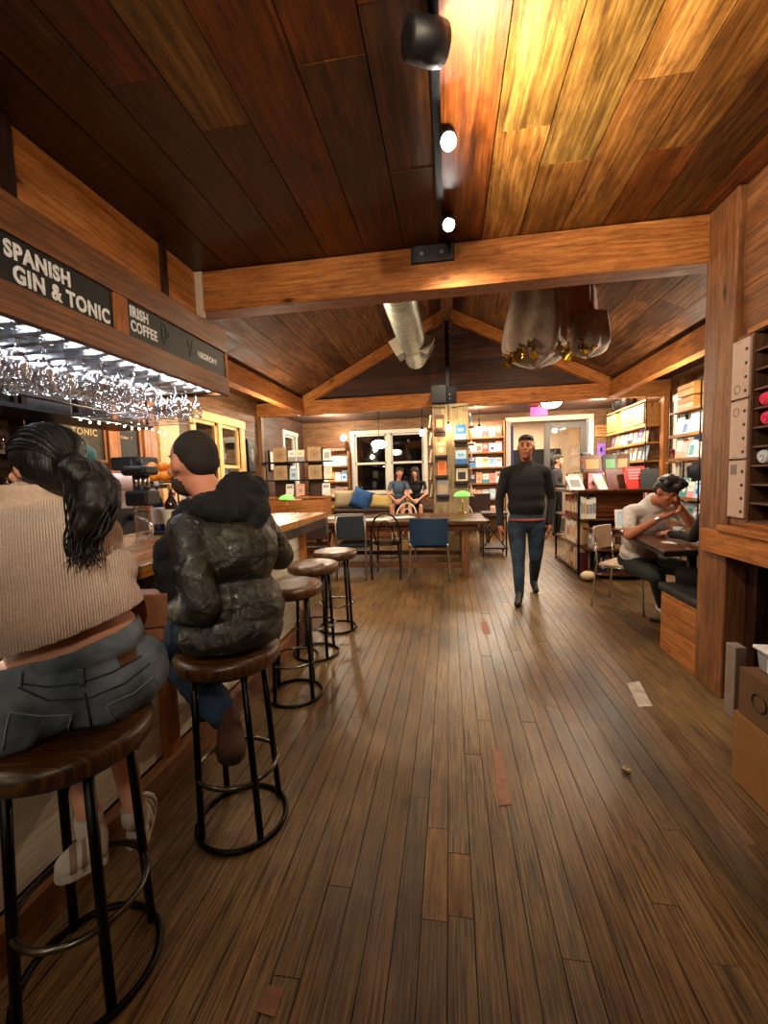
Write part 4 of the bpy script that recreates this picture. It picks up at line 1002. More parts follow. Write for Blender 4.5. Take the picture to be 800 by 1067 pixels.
for i in range(5):
    c = atZ(655, 802, .012)+Vector((ru(-.03, .03), ru(-.015, .015), 0)); g.ell(c, (ru(.01, .02), ru(.006, .012), .009), 8, M=Euler((ru(0, 3), ru(0, 3), ru(0, 3))).to_matrix())
tag(g.obj('crumpled_wrapper', [plain('tan_wrapper', '#a8946c', .6)]), 'small crumpled tan wrapper lying on the floor at right', 'litter')
# ------------------------------------------------------------ people
def vn(*a): return Vector(a).normalized()
def frame(x, y, z):    # columns
    return Matrix(((x.x, y.x, z.x), (x.y, y.y, z.y), (x.z, y.z, z.z)))
def cap(a, b, ra, rb, m): return ('c', Vector(a), Vector(b), ra, rb, m)
def el(c, r, R, m): return ('e', Vector(c), r, R, m)
I3 = Matrix.Identity(3)
def blob(name, prims, mats, voxel=.008, parent=None, smooth=4, cut=None, solid=0, seed=0, fold=0, fscale=.12):
    """one continuous surface grown round a list of tapered limbs and ellipsoids"""
    g = G()
    for p in prims:
        if p[0] == 'c':
            _, a, b, ra, rb, m = p; d = b-a; L = d.length or 1e-4; R = (d/L).to_track_quat('Z', 'Y').to_matrix().to_4x4(); M = Matrix.Translation(a) @ R
            pr = [(max(.001, ra*math.cos(t)), ra*math.sin(t)) for t in [-PI/2+PI/2*k/5 for k in range(6)]]+[(max(.001, rb*math.cos(t)), L+rb*math.sin(t)) for t in [PI/2*k/5 for k in range(6)]]
            g.lathe(pr, n=18, M=M)
        else:
            _, c, r, R, m = p; g.ell(c, r, 20, M=R)
    me = bpy.data.meshes.new('tmp'); me.from_pydata([tuple(v) for v in g.v], [], g.f)
    bm = bmesh.new(); bm.from_mesh(me); bmesh.ops.recalc_face_normals(bm, faces=bm.faces[:]); bm.to_mesh(me); bm.free()
    o = bpy.data.objects.new('tmp', me); COL.objects.link(o)
    r = o.modifiers.new('r', 'REMESH'); r.mode = 'VOXEL'; r.voxel_size = voxel; r.adaptivity = 0
    if smooth: s = o.modifiers.new('s', 'SMOOTH'); s.factor = .6; s.iterations = smooth
    if fold:
        tx = bpy.data.textures.new('folds', 'CLOUDS'); tx.noise_scale = fscale; tx.noise_depth = 2
        dm = o.modifiers.new('d', 'DISPLACE'); dm.texture = tx; dm.strength = fold; dm.mid_level = .5; dm.texture_coords = 'GLOBAL'
    dg = bpy.context.evaluated_depsgraph_get(); dg.update()
    m2 = bpy.data.meshes.new_from_object(o.evaluated_get(dg)); bpy.data.objects.remove(o); bpy.data.meshes.remove(me)
    m2.name = name
    n = len(m2.polygons); C = np.empty(n*3); m2.polygons.foreach_get('center', C); C = C.reshape(-1, 3)
    keys = list(mats); best = np.full(n, 1e9); idx = np.zeros(n, int)
    for p in prims:
        if p[0] == 'c':
            a = np.array(p[1]); d = np.array(p[2])-a; t = np.clip(((C-a) @ d)/max(d @ d, 1e-9), 0, 1)
            dist = np.linalg.norm(C-a-t[:, None]*d, axis=1)-(p[3]+(p[4]-p[3])*t)
        else:
            q = (C-np.array(p[1])) @ np.array(p[3]); rr = np.array(p[2] if isinstance(p[2], tuple) else (p[2],)*3)
            k = np.linalg.norm(q/rr, axis=1)+1e-9; dist = (k-1)*np.linalg.norm(q, axis=1)/k
        w = dist < best; best[w] = dist[w]; idx[w] = keys.index(p[-1])
    m2.materials.clear()
    for k in keys: m2.materials.append(mats[k])
    m2.polygons.foreach_set('material_index', idx.astype(np.int32)); m2.polygons.foreach_set('use_smooth', np.ones(n, bool))
    if cut:
        bm = bmesh.new(); bm.from_mesh(m2)
        for co, no in cut:
            bmesh.ops.bisect_plane(bm, geom=bm.verts[:]+bm.edges[:]+bm.faces[:], plane_co=co, plane_no=no, clear_outer=True)
        bm.to_mesh(m2); bm.free()
    ob = bpy.data.objects.new(name, m2); COL.objects.link(ob)
    if solid: sm = ob.modifiers.new('thick', 'SOLIDIFY'); sm.thickness = solid; sm.offset = -1
    if parent:
        ob.parent = parent; m2.transform(parent.matrix_world.inverted() if parent.matrix_world != Matrix.Identity(4) else Matrix.Translation(-Vector(parent.location)))
    return ob
def hand(P, w, d, n, side, s, curl, m='skin'):
    """palm and five fingers; d = pointing direction, n = palm normal (fingers curl toward n), side = +1/-1 thumb side sign"""
    d = d.normalized(); n = (n-d*n.dot(d)).normalized(); x = d.cross(n)*side
    P.append(cap(w, w+d*.03*s, .026*s, .028*s, m))
    R = frame(x, d, n)
    P.append(el(w+d*.055*s, (.040*s, .048*s, .016*s), R, m))
    for k, (off, L) in enumerate(((.030, .074), (.011, .082), (-.010, .076), (-.029, .060))):
        b = w+d*.088*s+x*off*s; c1 = curl*.6; d1 = (d*math.cos(c1)+n*math.sin(c1)+x*off*1.2).normalized()
        p1 = b+d1*L*.5*s; c2 = curl*1.7; d2 = d*math.cos(c2)+n*math.sin(c2); p2 = p1+d2*L*.5*s
        P.append(cap(b, p1, .0098*s, .009*s, m)); P.append(cap(p1, p2, .009*s, .0075*s, m))
    tb = w+d*.03*s+x*.03*s; td = (d*.7+x*.6+n*.35).normalized(); t1 = tb+td*.038*s; t2 = t1+(d*.85+n*.45+x*.1).normalized()*.032*s
    P.append(cap(tb, t1, .013*s, .011*s, m)); P.append(cap(t1, t2, .011*s, .009*s, m))
def head(P, c, f, up, s=1, beard=None, m='skin'):
    f = f.normalized(); up = (up-f*up.dot(f)).normalized(); x = f.cross(up); R = frame(x, f, up)
    L = lambda a, b, d: c+x*a*s+f*b*s+up*d*s
    P.append(el(L(0, -.012, .022), (.076*s, .094*s, .098*s), R, m)); P.append(el(L(0, .022, -.045), (.058*s, .066*s, .075*s), R, m))
    P.append(cap(L(0, .088, .012), L(0, .108, -.024), .010*s, .014*s, m)); P.append(el(L(0, .058, -.098), (.026*s, .022*s, .018*s), R, m))
    for q in (-1, 1):
        P.append(el(L(q*.078, -.005, -.005), (.010*s, .020*s, .032*s), R, m))
        P.append(el(L(q*.031, .0795, .010), (.0085*s, .0060*s, .0036*s), R, 'eye'))
        P.append(cap(L(q*.018, .092, .031), L(q*.045, .080, .033), .0045*s, .0035*s, 'brow'))
        P.append(el(L(q*.04, .062, -.028), (.024*s, .018*s, .02*s), R, m))
    P.append(cap(L(-.022, .083, -.056), L(.022, .083, -.056), .0062*s, .0062*s, 'lip'))
    P.append(cap(L(-.012, .088, -.055), L(.012, .088, -.055), .0065*s, .0065*s, 'lip'))
    if beard:
        P.append(el(L(0, .032, -.075), (.062*s, .062*s, .052*s), R, beard)); P.append(cap(L(-.025, .086, -.042), L(.025, .086, -.042), .006*s, .006*s, beard))
    return L, R
def person(name, label, J, mats, s=1.0, build=1.0, hf=None, hup=Vector((0, 0, 1)), voxel=.009, sleeves='top', forearm=None, shin='pants', beard=None, hairf=None, hands=None, sole='shoe', extra=None, cat='person', fold=.012):
    P = []; b = build*s
    sl, sr, pe, nk = (Vector(J[k]) for k in ('sl', 'sr', 'pelvis', 'neck'))
    up = (nk-pe).normalized(); x = (sr-sl).normalized(); f = up.cross(x).normalized()  # forward
    R = frame(x, f, up); W = (sr-sl).length
    P.append(el(pe, (.165*b, .115*b, .12*b), R, 'pants'))
    P.append(el(pe+(nk-pe)*.33, (.148*b, .105*b, .15*b), R, 'top')); P.append(el(pe+(nk-pe)*.14, (.158*b, .115*b, .07*b), R, 'top'))
    P.append(el(pe+(nk-pe)*.66, (.165*b, .118*b, .19*b), R, 'top'))
    P.append(cap(sl+x*.03, sr-x*.03, .064*b, .064*b, 'top')); P.append(cap(nk-up*.06, nk+up*.0, .085*b, .055*b, 'top'))
    hc = Vector(J['head']); P.append(cap(nk, hc-Vector((0, 0, .06))*s, .052*s, .048*s, 'skin'))
    hf = hf or f; Lh, Rh = head(P, hc, hf, hup, s, beard)
    fa = forearm or sleeves
    for q in 'lr':
        S, E, Wr = (Vector(J[k+q]) for k in ('s', 'e', 'w'))
        if sleeves == 'top' and fa == 'skin': mid = S+(E-S)*.62; P.append(cap(S, mid, .056*b, .050*b, 'top')); P.append(cap(mid, E, .040*b, .036*b, 'skin'))
        else: P.append(cap(S, E, .056*b, .042*b, sleeves))
        P.append(cap(E, Wr, (.036 if fa == 'skin' else .042)*b, (.024 if fa == 'skin' else .032)*b, fa))
        hd = (hands or {}).get(q)
        if hd: hand(P, Wr, Vector(hd[0]), Vector(hd[1]), hd[3] if len(hd) > 3 else (1 if q == 'r' else -1), s*1.03, hd[2])
        else: hand(P, Wr, (Wr-E), -f if q == 'l' else -f, 1 if q == 'r' else -1, s, .5)
        H, K, A, T = (Vector(J[k+q]) for k in ('h', 'k', 'a', 't'))
        if shin == 'skin': mid = H+(K-H)*.8; P.append(cap(H, mid, .092*b, .072*b, 'pants')); P.append(cap(mid, K, .060*b, .055*b, 'skin'))
        else: P.append(cap(H, K, .092*b, .062*b, 'pants'))
        P.append(cap(K, K+(A-K)*.45, .058*b, .054*b, shin)); P.append(cap(K+(A-K)*.45, A, .054*b, .040*b, shin))
        fd = (T-A); fl = Vector((fd.x, fd.y, 0)).normalized(); P.append(cap(A-fl*.035*s-Vector((0, 0, .03))*s, T, .040*s, .034*s, 'shoe')); P.append(cap(A, T, .038*s, .024*s, 'shoe'))
    if extra: P += extra(Lh, Rh, x, f, up)
    body = blob(name, P, mats, voxel, fold=0)
    tag(body, label, cat)
    if hairf:
        hp = hairf(Lh, Rh); h = blob('hair', hp, {'hair': mats['hair']}, min(voxel, .007), smooth=1, fold=.012, fscale=.025)
        h.parent = body
    return body
def skinm(n, c): return plain(n, c, .5, noise=.06, nscale=8, sub=.0, spec=.4)
def eye(): return plain('eye_dark', '#4a3428', .3)
M_lip = plain('lip', '#a05848', .5)
def shoe(name, parent, heel, toe, up, sc, msole, mup, mpanel=None):
    heel, toe = Vector(heel), Vector(toe); d = (toe-heel).normalized(); L = (toe-heel).length; up = (up-d*up.dot(d)).normalized(); x = d.cross(up)
    st = [(0, .022, .060), (.04, .031, .078), (.18, .034, .092), (.34, .036, .086), (.5, .039, .068), (.7, .042, .050), (.88, .036, .038), (.97, .022, .028), (1.0, .006, .018)]
    R = []
    for t, w, h in st:
        c = heel+d*(t*L); R.append([c+x*(w*sc*math.cos(a))+up*(.018*sc+h*sc*max(0, math.sin(a))**.8) for a in [PI*k/10 for k in range(11)]]+[c+up*.016*sc+x*(-w*sc*.6), c+up*.016*sc+x*(w*sc*.6)])
    o = G().rings(R).obj(name, [mup], parent)
    R = []
    for z, k_ in ((0, .96), (.006, 1.06), (.024, 1.06)): R.append([heel+d*(t*L)+x*(w*sc*k_*s)+up*z*sc for s, ss in ((1, st), (-1, st[::-1])) for t, w, h in ss])
    G().rings(R, smooth=False).obj('sole', [msole], o)
    if mpanel:
        for a0, a1 in ((.16, .30), (.44, .52), (.62, .74)):
            R = []
            for t in (a0, (a0+a1)/2, a1):
                j = max(i for i in range(len(st)) if st[i][0] <= t); f_ = (t-st[j][0])/(st[j+1][0]-st[j][0]); w = st[j][1]+(st[j+1][1]-st[j][1])*f_; h = st[j][2]+(st[j+1][2]-st[j][2])*f_
                R.append([heel+d*(t*L)+x*((w+.0025)*sc*math.cos(a))+up*(.018*sc+(h+.0025)*sc*max(0, math.sin(a))**.8) for a in [PI*k/10 for k in range(11)]])
            g = G(); b = 0
            g.rings(R, cap=False); g.obj('strap_panel', [mpanel], o)
    return o
def shorthair(back=.0):
    def f(L, R):
        return [el(L(0, -.022, .040), (.083, .094, .094), R, 'hair'), el(L(0, -.045, .0), (.080, .075, .08), R, 'hair'), el(L(0, .045, .088), (.064, .048, .032), R, 'hair'), el(L(0, .0, .075), (.082, .075, .05), R, 'hair')]
    return f
def denim(name, c1, c2):
    t = NT(name); co = t.n('ShaderNodeTexCoord'); wv = t.n('ShaderNodeTexWave', Scale=220.0, Distortion=1.0); wv.bands_direction = 'DIAGONAL'; t.l(co.outputs['Object'], wv.inputs['Vector'])
    nz = t.n('ShaderNodeTexNoise', Scale=9.0, Detail=6.0); t.l(co.outputs['Object'], nz.inputs['Vector'])
    a = t.ramp(nz.outputs[0], [(.35, srgb(c1)), (.65, srgb(c2))]); t.l(t.mix('MULTIPLY', .25, a, wv.outputs[0]), t.b.inputs['Base Color']); t.b.inputs['Roughness'].default_value = .85
    n2 = t.n('ShaderNodeTexNoise', Scale=160.0, Detail=3.0); t.l(co.outputs['Object'], n2.inputs['Vector']); t.bump(n2.outputs[0], .25, .002); return t.m
M_sk = skinm('skin_fair', '#c8866a'); M_sk2 = skinm('skin_tan', '#a8684a'); M_sk3 = skinm('skin_light', '#dca084')
def hairm(n, c):
    t = NT(n); co = t.n('ShaderNodeTexCoord'); mp = t.n('ShaderNodeMapping'); mp.inputs['Scale'].default_value = (260, 260, 22); t.l(co.outputs['Object'], mp.inputs[0])
    nz = t.n('ShaderNodeTexNoise', Scale=1.0, Detail=5.0); t.l(mp.outputs[0], nz.inputs['Vector']); b = srgb(c)
    t.l(t.ramp(nz.outputs[0], [(.35, tuple(x*.5 for x in b[:3])+(1,)), (.7, tuple(x*1.7 for x in b[:3])+(1,))]), t.b.inputs['Base Color']); t.b.inputs['Roughness'].default_value = .5; t.bump(nz.outputs[0], .6, .004); return t.m
M_hairk = hairm('black_hair', '#100c0a'); M_hairb = hairm('dark_brown_hair', '#2c1c12')
base = dict(eye=eye(), lip=M_lip)
# ---- walking man
Yw = 4.7
def w(px, py, y=Yw): return atY(px, py, y)
J = dict(pelvis=w(548, 541), neck=w(548, 482), head=w(548, 466, 4.62), sl=w(568, 492), sr=w(527, 493), el=w(575, 520, 4.76), er=w(520, 521, 4.72), wl=w(572, 545, 4.62), wr=w(521, 546, 4.60),
         hl=w(559, 547), hr=w(538, 548), kl=w(558, 580, 4.72), kr=w(540, 583, 4.58), al=w(556, 604, 5.02), ar=w(541, 617, 4.50), tl=w(558, 615, 4.86), tr=w(539, 626, 4.33))
J['tr'].z = .035; J['ar'].z = .10
mats = dict(skin=M_sk2, top=plain('black_sweater', '#0c0b0c', .85, noise=.2, bump=.2), pants=denim('dark_blue_jeans', '#1c2836', '#34485c'), shoe=plain('black_shoes', '#0a0a0b', .5), brow=M_hairb, hair=M_hairb, shirt=plain('red_shirt_hem', '#8c4034', .8), **base)
def ex(L, R, x, f, up):
    pe = Vector(J['pelvis']); nk = Vector(J['neck'])
    return [el(pe+up*.0+f*.012, (.196, .150, .030), frame(x, f, up), 'shirt'), el(pe+(nk-pe)*.24, (.20, .15, .14), frame(x, f, up), 'top'), el(pe+(nk-pe)*.66, (.195, .14, .2), frame(x, f, up), 'top'), el(pe+(nk-pe)*.44, (.198, .145, .22), frame(x, f, up), 'top'), cap(pe+(nk-pe)*.2, pe+(nk-pe)*.6, .14, .14, 'top'), cap(nk-up*.05, nk+up*.045, .085, .068, 'top'), cap(nk-up*.05, Vector(J['sl'])+up*.015, .07, .05, 'top'), cap(nk-up*.05, Vector(J['sr'])+up*.015, .07, .05, 'top')]
person('walking_person', 'person in black sweater and blue jeans walking toward the camera', J, mats, 1.06, 1.08, hf=vn(-.28, -1, .05), voxel=.0085, hairf=shorthair(), beard=None, extra=ex,
       hands={'l': ((0, -.1, -1), (-1, 0, 0), .45, -1), 'r': ((0, -.1, -1), (1, 0, 0), .45, 1)})
# ---- man in white shirt at the small table
def w(px, py, y=4.45): return atY(px, py, y)
J = dict(pelvis=w(664, 582, 4.34), neck=w(680, 521, 3.98), head=w(695, 512, 3.82), sl=w(705, 530, 4.06), sr=w(656, 534, 4.0), el=w(722, 549, 3.9), er=w(655, 558, 3.86), wl=w(706, 526, 3.86), wr=w(690, 538, 3.76),
         hl=w(676, 586, 4.36), hr=w(658, 588, 4.30), kl=w(712, 592, 4.0), kr=w(684, 600, 3.90), al=w(712, 635, 4.30), ar=w(690, 634, 4.16), tl=w(722, 640, 4.18), tr=w(700, 645, 4.02))
for k in ('tl', 'tr'): J[k].z = .035
for k in ('al', 'ar'): J[k].z = .10
mats = dict(skin=M_sk2, top=plain('white_check_shirt', '#c8c0b8', .8, noise=.12, nscale=30, bump=.2), pants=plain('dark_green_trousers', '#1c2422', .8), shoe=plain('white_sneakers', '#d8d4cc', .5), brow=M_hairk, hair=hairm('curly_black_hair', '#1c1410'), watch=M_steel, **base)
def hf(L, R): return [el(L(.05*math.cos(k*2.4)*(1+k%3*.4), .05*math.sin(k*2.4)*(1+k%2*.5)+.01, .10+.012*math.cos(k)), (.03, .03, .026), R, 'hair') for k in range(14)]+[el(L(0, -.015, .055), (.088, .100, .085), R, 'hair'), el(L(0, .055, .092), (.062, .045, .035), R, 'hair'), el(L(-.04, .03, .11), (.05, .05, .03), R, 'hair'), el(L(.04, .0, .11), (.05, .06, .03), R, 'hair'), el(L(0, -.055, .0), (.072, .06, .07), R, 'hair')]
def ex(L, R, x, f, up):
    a, b = Vector(J['er']), Vector(J['wr']); q = b+(a-b)*.12; return [cap(q, q+(a-b).normalized()*.02, .030, .030, 'watch')]
seated = person('seated_person', 'person in white short-sleeved shirt with hand to face at the small table', J, mats, 1.0, 1.14, hf=vn(.35, -.8, -.55), voxel=.008, forearm='skin', hairf=hf, extra=ex,
       hands={'l': ((-.35, -.25, .55), (-.6, -.6, 0), .8, -1), 'r': ((.8, -.2, .25), (0, 0, 1), .7, 1)})
# ---- dark clothed person mostly behind the post
def w(px, py, y): return atY(px, py, y)
J = dict(pelvis=Vector((1.95, 3.12, .60)), neck=Vector((1.93, 3.10, 1.08)), head=Vector((1.95, 3.14, 1.27)), sl=Vector((1.74, 3.16, 1.02)), sr=Vector((2.12, 3.12, 1.02)), el=w(722, 560, 3.42), er=Vector((2.2, 3.4, .86)), wl=w(700, 556, 3.72), wr=Vector((2.0, 3.7, .86)),
         hl=Vector((1.85, 3.15, .57)), hr=Vector((2.04, 3.15, .57)), kl=w(712, 598, 3.62), kr=Vector((2.05, 3.6, .56)), al=Vector((1.86, 3.55, .10)), ar=Vector((2.06, 3.55, .10)), tl=Vector((1.84, 3.70, .035)), tr=Vector((2.06, 3.70, .035)))
mats = dict(skin=M_sk, top=plain('black_jacket_cloth', '#0b0b0c', .85, bump=.2), pants=plain('black_trousers', '#0d0e10', .85), shoe=plain('off_white_shoes', '#b8b0a8', .5), brow=M_hairk, hair=M_hairk, **base)
person('seated_person', 'person in black clothes seated on the bench behind the post, arm on the table', J, mats, .97, 1.0, hf=vn(0, 1, -.1), voxel=.010, hairf=shorthair(), hands={'l': ((-.2, 1, 0), (0, 0, -1), .5, 1), 'r': ((-.2, 1, 0), (0, 0, -1), .5, -1)})
# ---- couple on the window seat
def couple(px, label, mats, hx, woman=False):
    y = 9.55; c = lambda a, b, d=y: atY(a, b, d)
    pe = c(px, 524); nk = c(px, 501); x = Vector((1, 0, 0)); q = -1
    J = dict(pelvis=Vector((pe.x, 9.62, .76)), neck=Vector((pe.x, 9.56, 1.29)), head=Vector((pe.x+hx, 9.50, 1.475)), sl=Vector((pe.x+.18, 9.56, 1.23)), sr=Vector((pe.x-.18, 9.56, 1.23)),
             el=Vector((pe.x+.24, 9.42, 1.0)), er=Vector((pe.x-.24, 9.42, 1.0)), wl=Vector((pe.x+.08, 9.2, .87)), wr=Vector((pe.x-.05, 9.18, .86)),
             hl=Vector((pe.x+.1, 9.55, .74)), hr=Vector((pe.x-.1, 9.55, .74)), kl=Vector((pe.x+.12, 9.16, .72)), kr=Vector((pe.x-.12, 9.16, .72)), al=Vector((pe.x+.1, 9.16, .28)), ar=Vector((pe.x-.1, 9.12, .28)), tl=Vector((pe.x+.1, 9.0, .22)), tr=Vector((pe.x-.1, 8.97, .22)))
    for k in ('al', 'ar'): J[k].z = .11
    for k in ('tl', 'tr'): J[k].z = .04
    hh = shorthair() if not woman else (lambda L, R: [el(L(0, -.02, .04), (.088, .098, .095), R, 'hair'), cap(L(-.07, -.02, .0), L(-.085, .01, -.26), .035, .03, 'hair'), cap(L(.07, -.02, .0), L(.085, .01, -.26), .035, .03, 'hair'), cap(L(0, -.07, .0), L(0, -.08, -.25), .06, .05, 'hair')])
    return person('seated_person', label, J, mats, .95 if not woman else .88, 1.0 if not woman else .85, hf=vn(hx*6, -1, -.05), voxel=.010, forearm='skin', shin='skin', hairf=hh)
couple(416, 'person in blue-grey shirt seated on the window seat', dict(skin=M_sk, top=plain('blue_grey_shirt', '#46586c', .8), pants=plain('patterned_shorts', '#5c4a4c', .8, noise=.5, nscale=50), shoe=plain('brown_shoes', '#3c281c', .5), brow=M_hairk, hair=M_hairk, **base), .03)
couple(434, 'person with long dark hair and black top seated on the window seat', dict(skin=M_sk3, top=plain('black_top', '#100e10', .8), pants=plain('dark_skirt', '#1c1618', .8), shoe=plain('brown_sandals', '#6c4a34', .5), brow=M_hairk, hair=M_hairb, **base), -.02, True)
# ---- two people by the door
def stander(px, y, face, label, mats, h=1.76, woman=False):
    b = atZ(px, 560, 0); X = atY(px, 480, y).x; k = h/1.80; f = Vector((math.cos(face), math.sin(face), 0)); x = Vector((f.y, -f.x, 0))   # x = right
    p = lambda a, fw, z: Vector((X, y, 0))+x*a*k+f*fw*k+Vector((0, 0, z*k))
    J = dict(pelvis=p(0, 0, .98), neck=p(0, .0, 1.50), head=p(0, .03, 1.68), sl=p(-.19, 0, 1.43), sr=p(.19, 0, 1.43), el=p(-.25, .02, 1.15), er=p(.24, .05, 1.15), wl=p(-.2, .2, 1.05), wr=p(.16, .25, 1.12),
             hl=p(-.09, 0, .93), hr=p(.09, 0, .93), kl=p(-.1, .03, .5), kr=p(.1, .03, .5), al=p(-.1, 0, .1), ar=p(.1, 0, .1), tl=p(-.11, .15, .035), tr=p(.11, .15, .035))
    return person('standing_person', label, J, mats, k, 1.0, hf=f, voxel=.011, hairf=shorthair())
stander(580, 9.35, -.5, 'person in dark grey jacket standing by the glass door', dict(skin=M_sk3, top=plain('dark_grey_jacket', '#2c2a2c', .8), pants=M_gap, shoe=M_gap, brow=M_hairb, hair=hairm('grey_brown_hair', '#4c4038'), **base), 1.74)
stander(611, 8.75, PI*.95, 'dark-haired person standing behind the tall book displays', dict(skin=M_sk2, top=plain('black_coat', '#121214', .8), pants=M_gap, shoe=M_gap, brow=M_hairk, hair=M_hairk, **base), 1.74)
# ---- bartender
def w(px, py, y=2.45): return atY(px-17, py, y)
J = dict(pelvis=Vector((-2.35, 2.45, .95)), neck=w(108, 508), head=w(101, 486, 2.42), sl=Vector((-2.16, 2.56, 1.38)), sr=Vector((-2.34, 2.24, 1.38)), el=w(128, 536, 2.62), er=w(112, 548, 2.3), wl=w(116, 528, 2.40), wr=w(113, 532, 2.25),
         hl=Vector((-2.32, 2.55, .92)), hr=Vector((-2.4, 2.36, .92)), kl=Vector((-2.32, 2.55, .5)), kr=Vector((-2.4, 2.34, .5)), al=Vector((-2.34, 2.55, .1)), ar=Vector((-2.42, 2.34, .1)), tl=Vector((-2.2, 2.6, .035)), tr=Vector((-2.28, 2.36, .035)))
M_capg = plain('green_cap_cloth', '#105048', .7, noise=.1)
mats = dict(skin=M_sk3, top=plain('pale_pink_shirt', '#dcc4c4', .8), pants=M_gap, shoe=M_gap, brow=M_hairb, hair=hairm('light_brown_hair', '#6c5440'), **base)
def bh(L, R): return [el(L(0, -.015, .03), (.084, .098, .09), R, 'hair'), cap(L(-.06, -.03, -.02), L(-.075, .0, -.20), .032, .025, 'hair'), cap(L(.06, -.03, -.02), L(.075, .0, -.20), .032, .025, 'hair'), cap(L(0, -.06, -.02), L(0, -.07, -.19), .06, .045, 'hair')]
bt_ = person('bartender_person', 'person with green cap and pale shirt working behind the bar', J, mats, .95, .95, hf=vn(.55, -.45, -.4), voxel=.009, hairf=bh)
hc = J['head']; hfv = vn(.55, -.45, -.4); hu = (Vector((0, 0, 1))-hfv*hfv.z).normalized(); hx = hfv.cross(hu); Rm = frame(hx, hfv, hu).to_4x4(); Mh = Matrix.Translation(hc) @ Rm
g = G().lathe([(.105, .045), (.103, .075), (.092, .115), (.065, .142), (.03, .152), (.004, .154)], n=28, M=Mh @ Matrix.Translation((0, -.012, -.01)) @ Matrix.Diagonal((.9, 1.04, 1, 1)))
R = []
for k in range(9):
    a = PI*(.12+.76*k/8); R.append([Mh @ Vector((.088*math.cos(a), .055+.0*math.sin(a), .038)), Mh @ Vector((.085*math.cos(a), .075+.095*math.sin(a), .022)), Mh @ Vector((.085*math.cos(a), .075+.095*math.sin(a), .028)), Mh @ Vector((.088*math.cos(a), .055, .046))])
g.rings(R)
o = g.obj('baseball_cap', [M_capg], bt_)
g = G()
for k in range(5): g.cbox((-.032+.016*k, .096, .085), (.011, .004, .022), M=Mh)
g.obj('embroidery', [M_chalkw], o)
# ---- woman in the beige sweater, seen from behind
F = vn(-.73, .68, 0); Rt = Vector((F.y, -F.x, 0)); UP = Vector((0, 0, 1))
Pc = Vector((-1.06, .955, .825)); FL = vn(-.45, .89, 0)
hipr, hipl = Pc+Rt*.10+Vector((0, 0, -.02)), Pc-Rt*.10+Vector((0, 0, -.02))
kr, kl = atD(118, 738, 1.44), atD(58, 742, 1.36)
ar, al = atD(139, 838, 1.33), atD(92, 846, 1.24)
nk = atD(33, 522, 1.17); hd = atD(46, 487, 1.19)
shr, shl = atD(93, 562, 1.20), atD(-48, 572, 1.10)
elr, ell_ = shr+Vector((-.19, .12, -.20)), shl+Vector((-.10, .15, -.24))
wrr, wrl = Vector((-1.38, 1.42, 1.10)), Vector((-1.45, .95, 1.10))
waist = atD(80, 668, 1.13); chest = atD(52, 585, 1.15)
Rb = frame(Rt, F, UP)
P = [el(Pc, (.170, .13, .12), Rb, 'skin'), el(waist, (.150, .105, .12), Rb, 'skin'), el(atD(66, 620, 1.14), (.150, .11, .14), Rb, 'skin'), el(chest, (.155, .11, .12), Rb, 'skin'), cap(shr, shl, .05, .05, 'skin'), cap(chest, nk, .08, .05, 'skin'), cap(nk, hd-UP*.05, .05, .048, 'skin'),
     cap(shr, elr, .045, .036, 'skin'), cap(elr, wrr, .035, .024, 'skin'), cap(shl, ell_, .045, .036, 'skin'), cap(ell_, wrl, .035, .024, 'skin'),
     cap(hipr, kr, .085, .055, 'skin'), cap(hipl, kl, .085, .055, 'skin'), cap(kr, ar, .05, .030, 'skin'), cap(kl, al, .05, .030, 'skin')]
hand(P, wrr, vn(-.9, .2, -.1), vn(0, 0, -1), 1, .92, .3); hand(P, wrl, vn(-.9, .3, -.1), vn(0, 0, -1), -1, .92, .3)
hfw = vn(-.95, .12, .0); Lh, Rh = head(P, hd, hfw, UP, .90)
tr_, tl_ = atD(142, 880, 1.36)+Vector((-.06, .09, -.0)), atD(72, 892, 1.26)+Vector((-.02, .03, 0))
P += [cap(ar, ar-UP*.05, .032, .034, 'skin'), cap(al, al-UP*.05, .032, .034, 'skin')]
woman = blob('seated_person', P, dict(skin=M_sk3, eye=base['eye'], lip=M_lip, brow=M_hairk), .008)
tag(woman, 'person with dark ponytail, beige sweater and jeans seated on the nearest stool', 'person')
# sweater
def knit(name, col):
    t = NT(name); c = srgb(col); co = t.n('ShaderNodeTexCoord'); mp = t.n('ShaderNodeMapping'); mp.inputs['Rotation'].default_value = (0, 0, -math.atan2(Rt.y, Rt.x)); mp.inputs['Location'].default_value = (0, 0, 0)
    t.l(co.outputs['Object'], mp.inputs[0]); wv = t.n('ShaderNodeTexWave', Scale=52.0, Distortion=.5, Detail=1.0); wv.inputs['Detail Scale'].default_value = 1.0; wv.bands_direction = 'X'; t.l(mp.outputs[0], wv.inputs['Vector'])
    m2 = t.n('ShaderNodeMapping'); m2.inputs['Scale'].default_value = (60, 60, 140); t.l(co.outputs['Object'], m2.inputs[0]); nz = t.n('ShaderNodeTexNoise', Scale=1.5, Detail=4.0); t.l(m2.outputs[0], nz.inputs['Vector'])
    a = t.ramp(wv.outputs[0], [(.05, tuple(x*.76 for x in c[:3])+(1,)), (.5, c)]); t.l(t.mix('MULTIPLY', .4, a, t.ramp(nz.outputs[0], [(.3, (.6, .6, .6, 1)), (.6, (1, 1, 1, 1))])), t.b.inputs['Base Color'])
    t.b.inputs['Roughness'].default_value = .95; t.b.inputs['Sheen Weight'].default_value = .3
    ad = t.n('ShaderNodeMath', _operation='MULTIPLY_ADD'); t.l(nz.outputs[0], ad.inputs[0]); ad.inputs[1].default_value = .3; t.l(wv.outputs[0], ad.inputs[2]); t.bump(ad.outputs[0], .7, .006); return t.m
